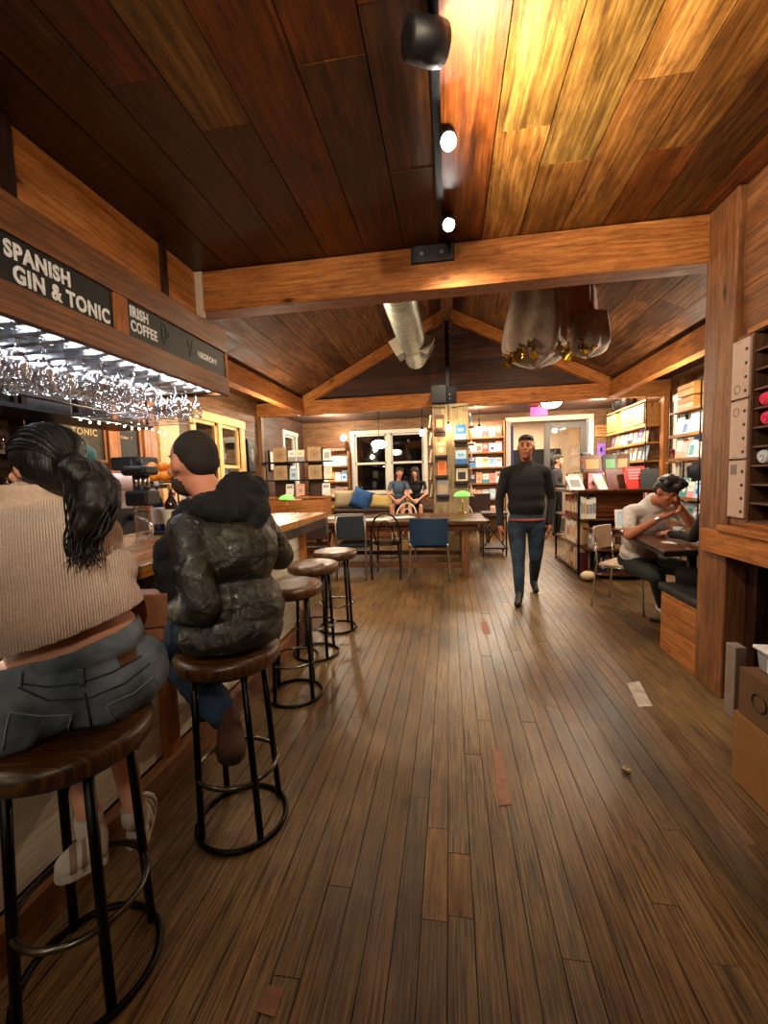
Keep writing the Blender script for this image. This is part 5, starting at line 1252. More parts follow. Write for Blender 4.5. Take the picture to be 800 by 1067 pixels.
M_knit = knit('beige_rib_knit', '#f0d4c0'); M_knits = plain('beige_knit_collar', '#dcc0a8', .95, bump=.5, nscale=90)
sw = [el(atD(64, 640, 1.11), (.195, .15, .14), Rb, 'k'), el(atD(56, 605, 1.13), (.200, .155, .14), Rb, 'k'), el(atD(44, 575, 1.15), (.19, .14, .13), Rb, 'k'), el(atD(66, 685, 1.10), (.185, .145, .12), Rb, 'k'), cap(shr, shl, .072, .078, 'k'), cap(nk+UP*-.03, chest, .085, .13, 'k'),
      cap(shr, elr, .082, .08, 'k'), cap(elr, wrr-(wrr-elr)*.1, .08, .055, 'k'), cap(shl, ell_, .085, .09, 'k'), cap(ell_, wrl-(wrl-ell_)*.1, .09, .055, 'k'), cap(shr, atD(100, 615, 1.20), .075, .06, 'k')]
A_, B_ = atD(10, 680, .98), atD(133, 650, 1.02)
nrm = (B_-A_).cross(F); nrm = -nrm if nrm.z > 0 else nrm
sweater = blob('sweater', sw, dict(k=M_knit), .008, cut=[(A_, nrm)], solid=.012, fold=.020, fscale=.11)
sweater.parent = woman
col = [el(nk+UP*.0, (.092, .088, .040), I3, 'k')]
c_ = G(); R = []
for z, r in ((-.045, .100), (-.02, .088), (.012, .080), (.03, .084), (.034, .078), (.012, .072), (-.02, .078)): R.append([nk+Vector((0, 0, z+.012))+Rt*(r*math.cos(2*PI*k/30))+F*(r*.95*math.sin(2*PI*k/30)) for k in range(30)])
c_.rings(R, cap=False).obj('collar', [M_knits], sweater)
# jeans
M_den = denim('light_blue_denim', '#50606c', '#8898a4'); M_thread = plain('denim_thread', '#8ca0b0', .8); M_seam = plain('denim_seam', '#2c3c4c', .8)
hem = [el(Pc+F*-.0, (.240, .165, .135), Rb, 'd'), el(Pc+Rt*.145-F*.02+UP*-.015, (.118, .125, .112), Rb, 'd'), el(Pc-Rt*.095-F*.035+UP*-.02, (.125, .135, .118), Rb, 'd'), el(Pc+Rt*.095-F*.035+UP*-.02, (.125, .135, .118), Rb, 'd'), el(waist, (.162, .118, .10), Rb, 'd'), cap(hipr, kr, .105, .080, 'd'), cap(hipl, kl, .105, .080, 'd'),
       cap(kr, kr+(ar-kr)*.35, .07, .068, 'd'), cap(kl, kl+(al-kl)*.35, .07, .068, 'd')]
wb = atD(24, 698, .98); wr_ = atD(138, 670, 1.02); nj = (wr_-wb).cross(F); nj = nj if nj.z > 0 else -nj
jeans = blob('jeans', hem, dict(d=M_den), .008, cut=[(wb, nj)], solid=.008, fold=.014, fscale=.05); jeans.parent = woman
bpy.context.view_layer.update()
def bvh_of(o):
    me = o.data; return BVHTree.FromPolygons([v.co.copy() for v in me.vertices], [tuple(p.vertices) for p in me.polygons])
jb = bvh_of(jeans)
def onto(bv, px, py, off=.002):
    r = ray(px, py).normalized(); h = bv.ray_cast(C0, r)
    return h[0]-r*off if h[0] is not None else None
def stitch(name, pts, bv, rad, mat, par, closed=False, step=3):
    out = []
    for (a, b), (c, d) in zip(pts[:-1], pts[1:]):
        n = max(2, int(math.hypot(c-a, d-b)/step))
        for i in range(n):
            q = onto(bv, a+(c-a)*i/n, b+(d-b)*i/n)
            if q: out.append(q)
    if len(out) > 2: g = G().tube(out, rad, 6); return g.obj(name, [mat], par)
p1 = [(10, 742), (40, 746), (75, 745), (68, 772), (60, 795)]; p1b = [(10, 742), (6, 760), (2, 785)]
for nm, pts, rr, mt in (('pocket_stitching', p1, .0018, M_thread), ('pocket_stitching', p1b, .0018, M_thread), ('pocket_stitching', [(111, 737), (120, 752), (128, 768)], .0018, M_thread), ('pocket_stitching', [(111, 735), (140, 722), (162, 703)], .0018, M_thread), ('pocket_stitching', [(162, 703), (168, 722), (166, 740)], .0018, M_thread),
                         ('centre_seam', [(88, 722), (92, 740), (96, 765), (97, 782)], .0026, M_seam), ('yoke_seam', [(18, 716), (50, 730), (92, 728), (130, 712), (158, 690)], .0022, M_seam), ('waistband_seam', [(18, 712), (50, 716), (84, 712), (118, 700), (150, 682)], .0022, M_seam)):
    stitch(nm, pts, jb, rr, mt, jeans)
def patch(name, quad, bv, mat, par, n=6, off=.004):
    g = G(); P_ = {}
    for i in range(n+1):
        for j in range(n+1):
            u, v = i/n, j/n; a = [(1-u)*(1-v)*quad[0][k]+u*(1-v)*quad[1][k]+u*v*quad[2][k]+(1-u)*v*quad[3][k] for k in (0, 1)]
            q = onto(bv, a[0], a[1], off)
            if q is None: return None
            P_[(i, j)] = len(g.v); g.v.append(q)
    for i in range(n):
        for j in range(n): g.face((P_[(i, j)], P_[(i+1, j)], P_[(i+1, j+1)], P_[(i, j+1)]), [(0, 0), (1, 0), (1, 1), (0, 1)], .5, 0, True)
    o = g.obj(name, [mat], par); sm = o.modifiers.new('t', 'SOLIDIFY'); sm.thickness = .003; return o
patch('leather_patch', ((121, 684), (140, 674), (144, 686), (126, 696)), jb, plain('tan_leather_patch', '#5c3a1c', .6), jeans)
patch('belt_loop', ((80, 697), (86, 696), (88, 714), (82, 715)), jb, M_den, jeans, 4, .006)
patch('belt_loop', ((20, 700), (24, 700), (22, 716), (18, 716)), jb, M_den, jeans, 3, .006)
# shoes
M_shw = plain('white_sneaker', '#d8d2c6', .6); M_shb = plain('beige_sneaker_panel', '#a08468', .7)
M_sock = plain('white_sock', '#d4d0c8', .8)
for A, he, to in ((ar, atD(143, 884, 1.34), atD(143, 884, 1.34)+Vector((-.12, .19, -.01))), (al, atD(112, 893, 1.24), atD(56, 917, 1.16))):
    G().tube([A-UP*.005, A-UP*.04, he+(to-he)*.22+UP*.06], [.036, .037, .038], 14).obj('sock', [M_sock], woman)
    shoe('shoe', woman, he, to, UP, 1.0, M_shw, M_shw, M_shb)
# hair: cap plus a wavy ponytail made of many locks
hp = [el(Lh(0, -.022, .030), (.084, .097, .094), Rh, 'h'), el(Lh(0, -.055, -.005), (.076, .074, .080), Rh, 'h')]
tie = atD(79, 487, 1.12); random.seed(5)
hp.append(cap(Lh(0, -.1, .0), tie, .05, .034, 'h'))
for k in range(9):
    a = ru(0, 6); o_ = Vector((ru(-.022, .022), ru(-.022, .022), 0)); p0 = tie+o_*.5; ph = ru(0, 6); prev = p0
    path = [(92, 490), (103, 508), (107, 528), (103, 548), (97, 562), (98, 576)]
    for i, (a_, b_) in enumerate(path):
        q = atD(a_-9+ru(-2, 2), b_, 1.09-.006*i)+o_*(1.6 if i < 4 else 1.0)+Vector((math.sin(ph+i*1.5), math.cos(ph+i*1.7), 0))*.010
        r_ = (.026, .026, .026, .022, .015, .007)[i]; hp.append(cap(prev, q, r_+.003, r_, 'h')); prev = q
g = G()
for k in range(150):       # fine loose strands over head and ponytail
    u = ru(-1, 1); v = ru(-.4, 1); st_ = []
    if k < 60:
        a0 = ru(-1.4, 1.4)
        for j in range(7):
            f_ = j/6; b_ = 1.25-2.3*f_
            st_.append(Lh(.093*math.sin(a0)*math.cos(b_*.55), -.024+.108*math.sin(b_)*math.cos(a0*.6), .034+.104*math.cos(b_)*math.cos(a0)))
        st_.append(tie)
    else:
        ph = ru(0, 6); am = ru(.006, .014); of = Vector((ru(-.04, .04), ru(-.03, .03), ru(-.02, .02)))
        for i, (a_, b_) in enumerate(path):
            st_.append(atD(a_-9, b_, 1.085-.006*i)+of*(1.0, 1.15, 1.2, 1.1, .9, .8)[i]+Vector((math.sin(ph+i*1.9)*am, math.cos(ph+i*2.1)*am, 0)))
        st_.append(st_[-1]+Vector((ru(-.02, .02), ru(-.02, .02), -ru(.01, .04))))
    fine = []
    for j in range(len(st_)-1):
        for q in range(3):
            f_ = q/3; p_ = [st_[max(j-1, 0)], st_[j], st_[j+1], st_[min(j+2, len(st_)-1)]]
            fine.append(.5*((2*p_[1])+(p_[2]-p_[0])*f_+(2*p_[0]-5*p_[1]+4*p_[2]-p_[3])*f_*f_+(3*p_[1]-p_[0]-3*p_[2]+p_[3])*f_**3))
    fine.append(st_[-1]); n_ = len(fine); g.tube(fine, [.0024*(1-.8*max(0, (i/n_-.6)/.4)) for i in range(n_)], 4)
strands = g.obj('hair_strands', [M_hairk], woman); strands['kind'] = 'stuff'
hair = blob('hair', hp, dict(h=M_hairk), .0055, smooth=3, fold=.008, fscale=.02); hair.parent = woman
# handbag hanging on a chain from the bar edge
t = thing('handbag', 'small tan leather handbag on a gold chain hanging at the bar edge', 'bag', atD(145, 640, 1.30))
M_leath = plain('tan_leather', '#a06c4c', .5, noise=.1, bump=.2); bc = Vector(t.location)
Mb = Euler((0.12, .15, .9)).to_matrix().to_4x4()
PLrel(G().prism([(-.075, -.085), (.075, -.085), (.055, .07), (-.055, .07)], -.042, .042, M=Mb), 'body', [M_leath], t, .012)
PLrel(G().prism([(-.072, -.03), (.072, -.03), (.060, .077), (-.060, .077)], -.050, -.040, M=Mb), 'flap', [plain('brown_leather_flap', '#8a5a3e', .5)], t, .004)
M_goldc = plain('gold_chain', '#c09848', .3, 1)
g = G(); cpts = [Mb @ Vector((-.04, 0, .075))]+[atD(a, b, d)-bc for a, b, d in ((140, 612, 1.36), (133, 595, 1.37), (129, 575, 1.38), (126, 560, 1.37), (124, 545, 1.35))]
for i in range(len(cpts)-1):
    L = (cpts[i+1]-cpts[i]).length; n = max(2, int(L/.013)); dd = (cpts[i+1]-cpts[i]).normalized()
    for k in range(n):
        c = cpts[i]+(cpts[i+1]-cpts[i])*(k+.5)/n; u = dd.orthogonal().normalized(); v = dd.cross(u); u2 = u if k % 2 else v
        g.tube([c+dd*.008*math.cos(a)+u2*.0045*math.sin(a) for a in [2*PI*j/8 for j in range(8)]], .0014, 5, closed=True)
co_ = g.obj('chain_strap', [M_goldc], t); co_['kind'] = 'stuff'
# ---- man in the leather jacket
F = vn(-.70, .71, 0); Rt = Vector((F.y, -F.x, 0)); Rb = frame(Rt, F, UP)
Pc = Vector((-.915, 1.50, .83)); nk = atD(228, 525, 1.64); hd = atD(200, 483, 1.66)
chest = atD(237, 575, 1.65); belly = atD(243, 635, 1.64)
shl, shr = atD(197, 556, 1.54), atD(267, 548, 1.76)
ell_, elr = atD(209, 632, 1.44), atD(290, 578, 1.88)
wrl, wrr = atD(172, 640, 1.72), atD(250, 572, 2.05)
hl, hr = Pc-Rt*.10, Pc+Rt*.10
kl, kr = atD(176, 678, 1.72), atD(215, 670, 2.0)
al, ar = atD(232, 742, 1.60), atD(212, 735, 1.95)
tl, tr = atD(237, 768, 1.52), ar+Vector((-.08, .08, -.05))
P = [el(Pc, (.165, .12, .12), Rb, 'skin'), el(belly, (.15, .11, .15), Rb, 'skin'), el(chest, (.16, .12, .15), Rb, 'skin'), cap(shl, shr, .05, .05, 'skin'), cap(chest, nk, .09, .065, 'skin'), cap(nk, hd-UP*.04, .062, .058, 'skin'),
     cap(shl, ell_, .045, .04, 'skin'), cap(ell_, wrl, .038, .028, 'skin'), cap(shr, elr, .045, .04, 'skin'), cap(elr, wrr, .038, .028, 'skin'), cap(hl, kl, .08, .055, 'skin'), cap(hr, kr, .08, .055, 'skin'), cap(kl, al, .05, .035, 'skin'), cap(kr, ar, .05, .035, 'skin')]
hand(P, wrl, vn(-.8, .5, .2), vn(0, 0, -1), -1, 1.0, .5); hand(P, wrr, vn(-.9, .1, 0), vn(0, 0, -1), 1, 1.0, .5)
Lh, Rh = head(P, hd, vn(-.93, .35, -.02), UP, 1.03, beard='stubble')
man = blob('seated_person', P, dict(skin=M_sk, eye=base['eye'], lip=M_lip, brow=M_hairb, stubble=plain('dark_stubble', '#3c281e', .8, noise=.3, nscale=80)), .008)
tag(man, 'person with shaved dark hair in a leather jacket on the second stool', 'person')
h = blob('hair', [el(Lh(0, -.026, .034), (.080, .094, .095), Rh, 'h'), el(Lh(0, -.060, .005), (.072, .055, .062), Rh, 'h')], dict(h=plain('buzz_cut_hair', '#241a14', .85, noise=.35, nscale=120, bump=.5)), .006, smooth=3); h.parent = man
def leather(name, c1, c2):
    t = NT(name); co = t.n('ShaderNodeTexCoord'); nz = t.n('ShaderNodeTexNoise', Scale=7.0, Detail=7.0, Roughness=.62, Distortion=.8); t.l(co.outputs['Object'], nz.inputs['Vector'])
    t.l(t.ramp(nz.outputs[0], [(.38, srgb(c1)), (.66, srgb(c2))]), t.b.inputs['Base Color']); t.b.inputs['Roughness'].default_value = .27
    mp = t.n('ShaderNodeMapping'); mp.inputs['Scale'].default_value = (1, 1, 1.2); t.l(co.outputs['Object'], mp.inputs[0]); n3 = t.n('ShaderNodeTexNoise', Scale=16.0, Detail=6.0, Roughness=.6, Distortion=1.2); t.l(mp.outputs[0], n3.inputs['Vector']); t.bump(n3.outputs[0], .8, .02); return t.m
M_jack = leather('olive_leather', '#12110d', '#2c2a20'); M_hood = plain('black_hoodie', '#08080a', .9, noise=.2, bump=.4, nscale=40)
jk = [el(belly, (.205, .165, .16), Rb, 'j'), el(chest, (.205, .16, .17), Rb, 'j'), el(atD(242, 655, 1.62), (.195, .165, .12), Rb, 'j'), cap(shl, shr, .082, .082, 'j'), cap(nk-UP*.05, chest, .10, .14, 'j'),
      cap(shl, ell_, .078, .062, 'j'), cap(ell_, wrl, .068, .045, 'j'), cap(shr, elr, .080, .070, 'j'), cap(elr, wrr, .070, .045, 'j')]
zc = atD(250, 679, 1.5)
jacket = blob('jacket', jk, dict(j=M_jack), .008, cut=[(zc, vn(Rt.x*.0, Rt.y*.0, -1))], solid=.01, fold=.024, fscale=.10); jacket.parent = man
hoodp = [el(atD(240, 528, 1.60), (.150, .075, .070), Rb, 'h'), el(atD(252, 512, 1.68), (.11, .10, .075), Rb, 'h'), cap(atD(212, 530, 1.60), atD(258, 528, 1.68), .058, .08, 'h'), cap(atD(196, 532, 1.68), atD(180, 575, 1.64), .045, .065, 'h'),
         cap(atD(180, 575, 1.64), atD(180, 640, 1.66), .068, .07, 'h'), cap(atD(182, 640, 1.68), atD(225, 680, 1.62), .07, .065, 'h'), cap(atD(268, 535, 1.64), atD(262, 556, 1.60), .05, .02, 'h')]
hood = blob('hooded_sweatshirt', hoodp, dict(h=M_hood), .008, fold=.03, fscale=.05); hood.parent = man
M_jn = denim('mid_blue_jeans', '#142436', '#2c4866')
jn = blob('jeans', [el(Pc-UP*.01, (.20, .16, .12), Rb, 'd'), cap(hl, kl, .10, .078, 'd'), cap(hr, kr, .10, .078, 'd'), cap(kl, al, .072, .06, 'd'), cap(kr, ar, .072, .06, 'd')], dict(d=M_jn), .008, fold=.02, fscale=.06); jn.parent = man
M_boot = plain('brown_boot', '#4c2c1e', .75, noise=.2, nscale=30)
for A, T in ((al, atD(240, 781, 1.50)), (ar, ar+Vector((-.12, .2, -.10)))):
    he = A-UP*.085+Vector((.0, .03, 0)); G().tube([A+UP*.02, A-UP*.03, he+(T-he)*.2+UP*.05], [.047, .045, .046], 14).obj('boot_shaft', [M_boot], man)
    shoe('boot', man, he, he+(T-he).normalized()*.25, (-F if A is al else UP)*.5+UP, 1.15, M_hairb, M_boot)
random.seed(21)
# ------------------------------------------------------------ books
PAL = {'white': '#e4e0d8', 'cream': '#dccfae', 'pale blue': '#a8c8e0', 'blue': '#2c6cb0', 'navy': '#182848', 'teal': '#2c8c94', 'green': '#4a8850', 'yellow': '#e0b840', 'orange': '#e07c34', 'red': '#b42c28', 'pink': '#e08c98', 'salmon': '#e8a088', 'purple': '#705090', 'brown': '#5c3824', 'black': '#161618', 'grey': '#8c8c90', 'tan': '#b89468', 'maroon': '#581c1c'}
CM = {k: plain('cover_'+k.replace(' ', '_'), v, .45, noise=.06, nscale=25) for k, v in PAL.items()}
M_page = plain('paper_edge', '#d8ccb0', .8)
NB = [0]
def book(w, h, d, cov, mot, style, loc, rx=0, rz=0, label='', group=None, spine=False):
    """closed book; local x = width, z = height, front cover faces -y; spine along x=-w/2 (or facing -y when spine=True)"""
    g = G(); t = .0022
    g.box(-w/2, w/2, 0, t, 0, h, m=0, pv=.5).box(-w/2, w/2, d-t, d, 0, h, m=0, pv=.5).box(-w/2, -w/2+t, t, d-t, 0, h, m=0, pv=.5)
    g.box(-w/2+t, w/2-.004, t, d-t, .004, h-.004, m=1, pv=.5)
    e = .0007
    if style == 0: g.box(-w*.36, w*.36, -e, 0, h*.62, h*.84, m=2).box(-w*.2, w*.2, -e, 0, h*.12, h*.16, m=2)
    elif style == 1: g.lathe([(w*.28, 0), (w*.28, .0008)], n=20, m=2, M=Mrot((0, 0, h*.42), PI/2)); g.box(-w*.38, w*.38, -e, 0, h*.80, h*.88, m=2)
    elif style == 2: g.box(-w*.5, w*.5, -e, 0, 0, h*.42, m=2); g.box(-w*.3, w*.3, -e, 0, h*.70, h*.75, m=2).box(-w*.24, w*.24, -e, 0, h*.60, h*.65, m=2)
    elif style == 3:
        for k in range(4): g.box(-w*.34, w*(.34-.12*(k % 2)), -e, 0, h*(.82-.13*k), h*(.88-.13*k), m=2)
    elif style == 4: g.box(-w*.34, w*.34, -e, 0, h*.18, h*.72, m=2)
    g.box(-w/2-e, -w/2, t, d-t, h*.25, h*.75, m=2)
    if spine: g.v = [Vector((p.y-d/2, p.x+w/2, p.z)) for p in g.v]   # spine toward -y, thickness along x
    o = g.obj('book', [CM[cov], M_page, CM[mot]]); o.location = loc; o.rotation_euler = (rx, 0, rz)
    NB[0] += 1; return tag(o, label, 'book', group)
cn = list(PAL)
def row(p0, p1, n, cols, where, rz, hr=(.19, .25), lean=-.16, group=None, z=None, wr=(.13, .17), gap=None):
    """face-out books in a row from p0 to p1 (bottom front edge points); rz turns their front"""
    p0, p1 = Vector(p0), Vector(p1); L = (p1-p0).length
    for i in range(n):
        c, m = cols[i % len(cols)]; w = min(ru(*wr), L/n*.95); p = p0+(p1-p0)*((i+.5)/n)
        book(w, ru(*hr), ru(.015, .03), c, m, random.choice((0, 1, 2, 3, 4)), p, lean, rz, '%s book, %s from left %s' % (c, ORD[i], where), group)
# --- pillar books
for i, (lx0, lx1, z) in enumerate(ledges):
    pass
pb = [(.17, 1.95, .17, .27, 'blue', 'pale blue', 2, 'blue book with pale top band on the upper right ledge of the pillar'), (.17, 1.54, .18, .25, 'pale blue', 'blue', 2, 'pale blue book on the second right ledge of the pillar'), (.18, 1.255, .19, .23, 'cream', 'black', 4, 'cream book with black motif on the lower right ledge of the pillar'),
      (-.16, 1.70, .17, .25, 'tan', 'cream', 1, 'tan book with round motif on the upper left ledge of the pillar'), (-.15, 1.36, .15, .26, 'orange', 'red', 3, 'orange book with red lettering bands on the middle left ledge of the pillar'), (-.14, 1.03, .19, .26, 'grey', 'tan', 4, 'grey-framed book on the lowest left ledge of the pillar'), (-.18, 2.14, .16, .26, 'brown', 'tan', 4, 'brown book at the very top left of the pillar')]
for x, z, w, h, c, m, st, lab in pb:
    book(w, h, .028, c, m, st, (.03+x, 7.32-.075, z+.002), -.13, 0, lab, 'books on the front ledges of the pillar')
for s, nm in ((-1, 'left'), (1, 'right')):
    for i, z in enumerate((2.2, 1.9, 1.6, 1.3, 1.0)):
        c, m = [('white', 'red'), ('salmon', 'white'), ('white', 'blue'), ('tan', 'brown'), ('cream', 'pink')][(i+(s > 0)*2) % 5]
        book(.17, .23, .025, c, m, i % 5, (.03+s*.375, 7.32+.16, z+.002), -.13, s*PI/2, '%s book on the %s side of the pillar, %s ledge from the top' % (c, nm, ORD[i]), 'books on the sides of the pillar')
# --- shelf unit helper
def shelving(name, label, p0, p1, zs, depth, mat, uprights=2, upmat=None, ztop=None, zbot=0, back=None, inward=1):
    """shelves from p0 to p1 (floor points of the front edge); boards run back from the front edge"""
    p0, p1 = Vector((*p0, 0)), Vector((*p1, 0)); d = (p1-p0); L = d.length; t = thing(name, label, 'bookshelf', p0, math.atan2(d.y, d.x))
    y0, y1 = (0, depth*inward)
    for z in zs: PLrel(G().box(0, L, y0, y1, z-.022, z, ax='x'), 'shelf_board', [mat], t, .002); PLrel(G().box(0, L, y0-.006*inward, y0+.006*inward, z-.022, z+.018, ax='x'), 'lip', [mat], t)
    for k in range(uprights):
        x = L*k/(uprights-1)
        if upmat:
            for yy in (y0+.01*inward, y1-.02*inward): PLrel(G().tube([(x, yy, zbot), (x, yy, ztop or zs[-1]+.3)], .009, 6), 'upright', [upmat], t)
            continue
        PLrel(G().box(x-.012, x+.012, y0, y1, zbot, ztop or zs[-1]+.3, ax='z'), 'upright', [upmat or mat], t)
    if back: PLrel(G().box(0, L, y1-.01*inward, y1, zs[0]-.02, ztop or zs[-1]+.3, ax='x'), 'back_panel', [back], t)
    return t
W_lit = wood('shelf_wood', '#6c3c18', '#a46a34', '#cc9454', rough=.5, gs=1, var=.4, stain=.2)
# left lit shelf on the back wall
zsL = (.55, .92, 1.30, 1.68)
shelving('bookshelf', 'lit wooden bookshelf on the back wall left of the window', (-3.30, 9.95), (-2.42, 9.95), zsL, .2, W_lit, 2, zbot=.3, ztop=2.05, back=W_lit)
LC = [[('orange', 'cream'), ('white', 'blue'), ('yellow', 'brown'), ('white', 'salmon')], [('white', 'orange'), ('pale blue', 'green'), ('cream', 'orange'), ('white', 'pink')], [('pale blue', 'blue'), ('white', 'tan'), ('orange', 'yellow'), ('white', 'pale blue')], [('white', 'grey'), ('pale blue', 'white'), ('cream', 'teal'), ('white', 'yellow')]]
for r, z in enumerate(zsL): row((-3.26, 9.99, z+.002), (-2.46, 9.99, z+.002), 5, LC[r], 'on the %s shelf up beside the big window' % ORD[r], 0, hr=(.22, .28), group='books on the lit shelf left of the window')
t = thing('wooden_crate', 'wooden crate on top of the lit shelf left of the window', 'crate', (-2.75, 10.05, 2.05))
g = G()
for k in range(3): g.box(-.28, .28, -.14, -.125, .01+.075*k, .075+.075*k, ax='x')
PLrel(g, 'front_slats', [W_post], t); PLrel(G().box(-.28, .28, -.125, .12, 0, .015), 'bottom', [W_post], t)
for s in (-1, 1): PLrel(G().box(s*.28, s*.265, -.125, .12, .015, .235), 'side', [W_post], t)
# white books seen through the divider shelf
for i, (x, z) in enumerate(((-3.02, 1.078), (-2.93, 1.378), (-2.95, 1.718), (-2.25, 1.378), (-2.26, 1.718), (-2.3, 1.078), (-2.80, 1.078), (-2.78, 1.718))):
    c = ['white', 'pale blue', 'white', 'cream', 'white', 'white', 'salmon', 'cream'][i]
    book(.15, .22, .02, c, 'grey', i % 5, (x+.0, 7.63, z-.0 if z < 1.1 else z+.0), -.12, .0, '%s book on the open divider shelf, %s' % (c, ['bottom left', 'middle left', 'top left', 'middle right', 'top right', 'bottom right', 'bottom centre', 'top centre'][i]), 'books on the divider shelf')
# right of the pillar: back wall shelves
zsR = (.45, .80, 1.17, 1.53, 1.88, 2.22)
shelving('bookshelf', 'tall lit bookshelf on the back wall between pillar and doorway', (.42, 9.93), (1.25, 9.93), zsR, .22, W_lit, 2, zbot=0, ztop=2.6, back=W_lit)
RC = [[('white', 'orange'), ('pink', 'white'), ('white', 'red')], [('cream', 'orange'), ('salmon', 'white'), ('white', 'blue'), ('pale blue', 'white'), ('orange', 'white')], [('navy', 'white'), ('salmon', 'orange'), ('white', 'teal'), ('pink', 'orange'), ('white', 'red')], [('blue', 'white'), ('white', 'grey'), ('cream', 'tan'), ('pale blue', 'blue'), ('white', 'pink')], [('white', 'pink'), ('salmon', 'red'), ('red', 'salmon'), ('pale blue', 'navy'), ('pink', 'white')], [('brown', 'tan'), ('grey', 'white'), ('maroon', 'pink'), ('tan', 'brown')]]
for r, z in enumerate(zsR): row((.46, 9.97, z+.002), (1.21, 9.97, z+.002), 5, RC[r], 'on the %s shelf up by the doorway' % ORD[r], 0, hr=(.2, .27), group='books on the shelf between pillar and doorway')
# right wall crates and shelves
zsC = (.45, .82, 1.18, 1.53, 1.84)
shelving('bookshelf', 'long lit shelf of books along the right wall under the wooden crates', (3.32, 9.65), (3.32, 7.85), zsC, .26, W_crate, 2, M_black, zbot=0, ztop=2.62, inward=1)
CC = [[('white', 'grey'), ('cream', 'tan'), ('teal', 'white')], [('teal', 'pale blue'), ('white', 'pink'), ('pink', 'white'), ('pale blue', 'teal'), ('white', 'grey')], [('pale blue', 'teal'), ('white', 'cream'), ('salmon', 'white'), ('teal', 'white')], [('white', 'cream'), ('grey', 'white'), ('pale blue', 'navy'), ('white', 'purple'), ('white', 'tan')], [('purple', 'white'), ('cream', 'yellow'), ('white', 'grey'), ('pale blue', 'white'), ('white', 'navy'), ('cream', 'white')]]
for r, z in enumerate(zsC): row((3.38, 9.58, z+.002), (3.38, 7.92, z+.002), 8, CC[r], 'on the %s shelf up along the right wall' % ORD[r], -PI/2, hr=(.2, .27), group='books on the right wall shelf')
for i, (y0, y1) in enumerate(((9.6, 9.12), (9.1, 8.9), (8.88, 8.38), (8.36, 7.9))):
    if i == 1: book(.15, .24, .03, 'grey', 'white', 2, (3.40, 9.0, 2.165), -.1, -PI/2, 'grey book standing between the wooden crates on the right wall', None); continue
    t = thing('wooden_crate', 'pale slatted wooden crate on the right wall shelf, %s' % ['next to the back wall', '', 'in the middle', 'nearest the corner post'][i], 'crate', (3.45, (y0+y1)/2, 2.163)); w = (y0-y1)/2
    for k in range(4): PLrel(G().box(-.14, -.125, -w, w, .01+.085*k, .085+.085*k, ax='y'), 'slat', [W_crate], t)
    PLrel(G().box(-.125, .14, -w, w, 0, .012), 'bottom', [W_crate], t)
    for s in (-1, 1): PLrel(G().box(-.125, .14, s*w, s*(w-.014), .012, .345), 'end', [W_crate], t)
tcr = thing('crate_shelf', 'long pale shelf board carrying the wooden crates on the right wall', 'shelf', (3.32, 8.75, 2.14)); PLrel(G().box(0, .28, -.9, .9, -.03, .02, ax='y'), 'shelf_board', [W_crate], tcr, .003); PLrel(G().box(0, .28, -.9, .9, .40, .43, ax='y'), 'upper_board', [W_crate], tcr, .003)
for y in (-.88, .88): PLrel(G().tube([(.02, y, .0), (.02, y, .40)], .010), 'bracket', [M_black], tcr)
# bins above crates
for i in range(2):
    t = thing('metal_bucket', 'grey metal bucket on top of the crates, %s' % ('nearer the back wall' if i == 0 else 'nearer the camera'), 'bucket', (3.45, 9.35-.35*i, 2.575))
    PLrel(G().lathe([(.10, 0), (.13, .19), (.135, .195), (.125, .19), (.095, .005), (.01, .005)], n=20), 'bucket_body', [M_steel], t); PLrel(G().tube([(0, -.13, .18), (.05, -.09, .14), (.06, 0, .12), (.05, .09, .14), (0, .13, .18)], .004, 5), 'handle', [M_steel], t)
# window shelf on the right wall
zsW = (.62, .96, 1.50, 1.83)
shelving('window_bookshelf', 'narrow bookshelf standing before the right-hand window behind the post', (3.18, 6.75), (3.18, 6.0), zsW, .22, W_lit, 2, M_black, zbot=0, ztop=2.5)
WC = [[('pale blue', 'teal'), ('white', 'grey')], [('pale blue', 'blue'), ('teal', 'white'), ('white', 'pink')], [('white', 'salmon'), ('salmon', 'pale blue'), ('pale blue', 'teal')], [('white', 'grey'), ('pale blue', 'blue'), ('white', 'cream')]]
for r, z in enumerate(zsW): row((3.23, 6.70, z+.002), (3.23, 6.05, z+.002), 4, WC[r], 'on the %s shelf up before the right window' % ORD[r], -PI/2, hr=(.21, .29), group='books on the shelf before the right window')
for i, z in enumerate((2.16, 2.34)):
    t = thing('wooden_crate', 'small wooden crate on the window bookshelf, %s one' % ('lower' if i == 0 else 'upper'), 'crate', (3.30, 6.35, z+.01)); PLrel(G().box(-.12, .1, -.2, .2, 0, .012), 'bottom', [W_crate], t)
    for k in range(2): PLrel(G().box(-.12, -.108, -.2, .2, .015+.075*k, .08+.075*k, ax='y'), 'slat', [W_crate], t)
    for s in (-1, 1): PLrel(G().box(-.108, .1, s*.2, s*.188, .012, .16), 'end', [W_crate], t)
t = thing('shelf_plank', 'plank under the small crates on the window bookshelf', 'shelf', (3.29, 6.375, 2.15)); PLrel(G().box(-.11, .11, -.38, .38, -.0, .018, ax='y'), 'board', [W_lit], t)
t = thing('lantern', 'red railroad-style lantern on the wall shelf by the corner post', 'lantern', (3.50, 7.32, 1.48)); PLrel(G().lathe([(.05, 0), (.05, .03), (.035, .05), (.045, .12), (.035, .16), (.05, .17), (.02, .2)], n=14), 'lantern_body', [plain('red_enamel', '#8c2c20', .4)], t); PLrel(G().box(-.06, .12, -.08, .08, -.02, -.001), 'bracket_shelf', [W_crate], t)
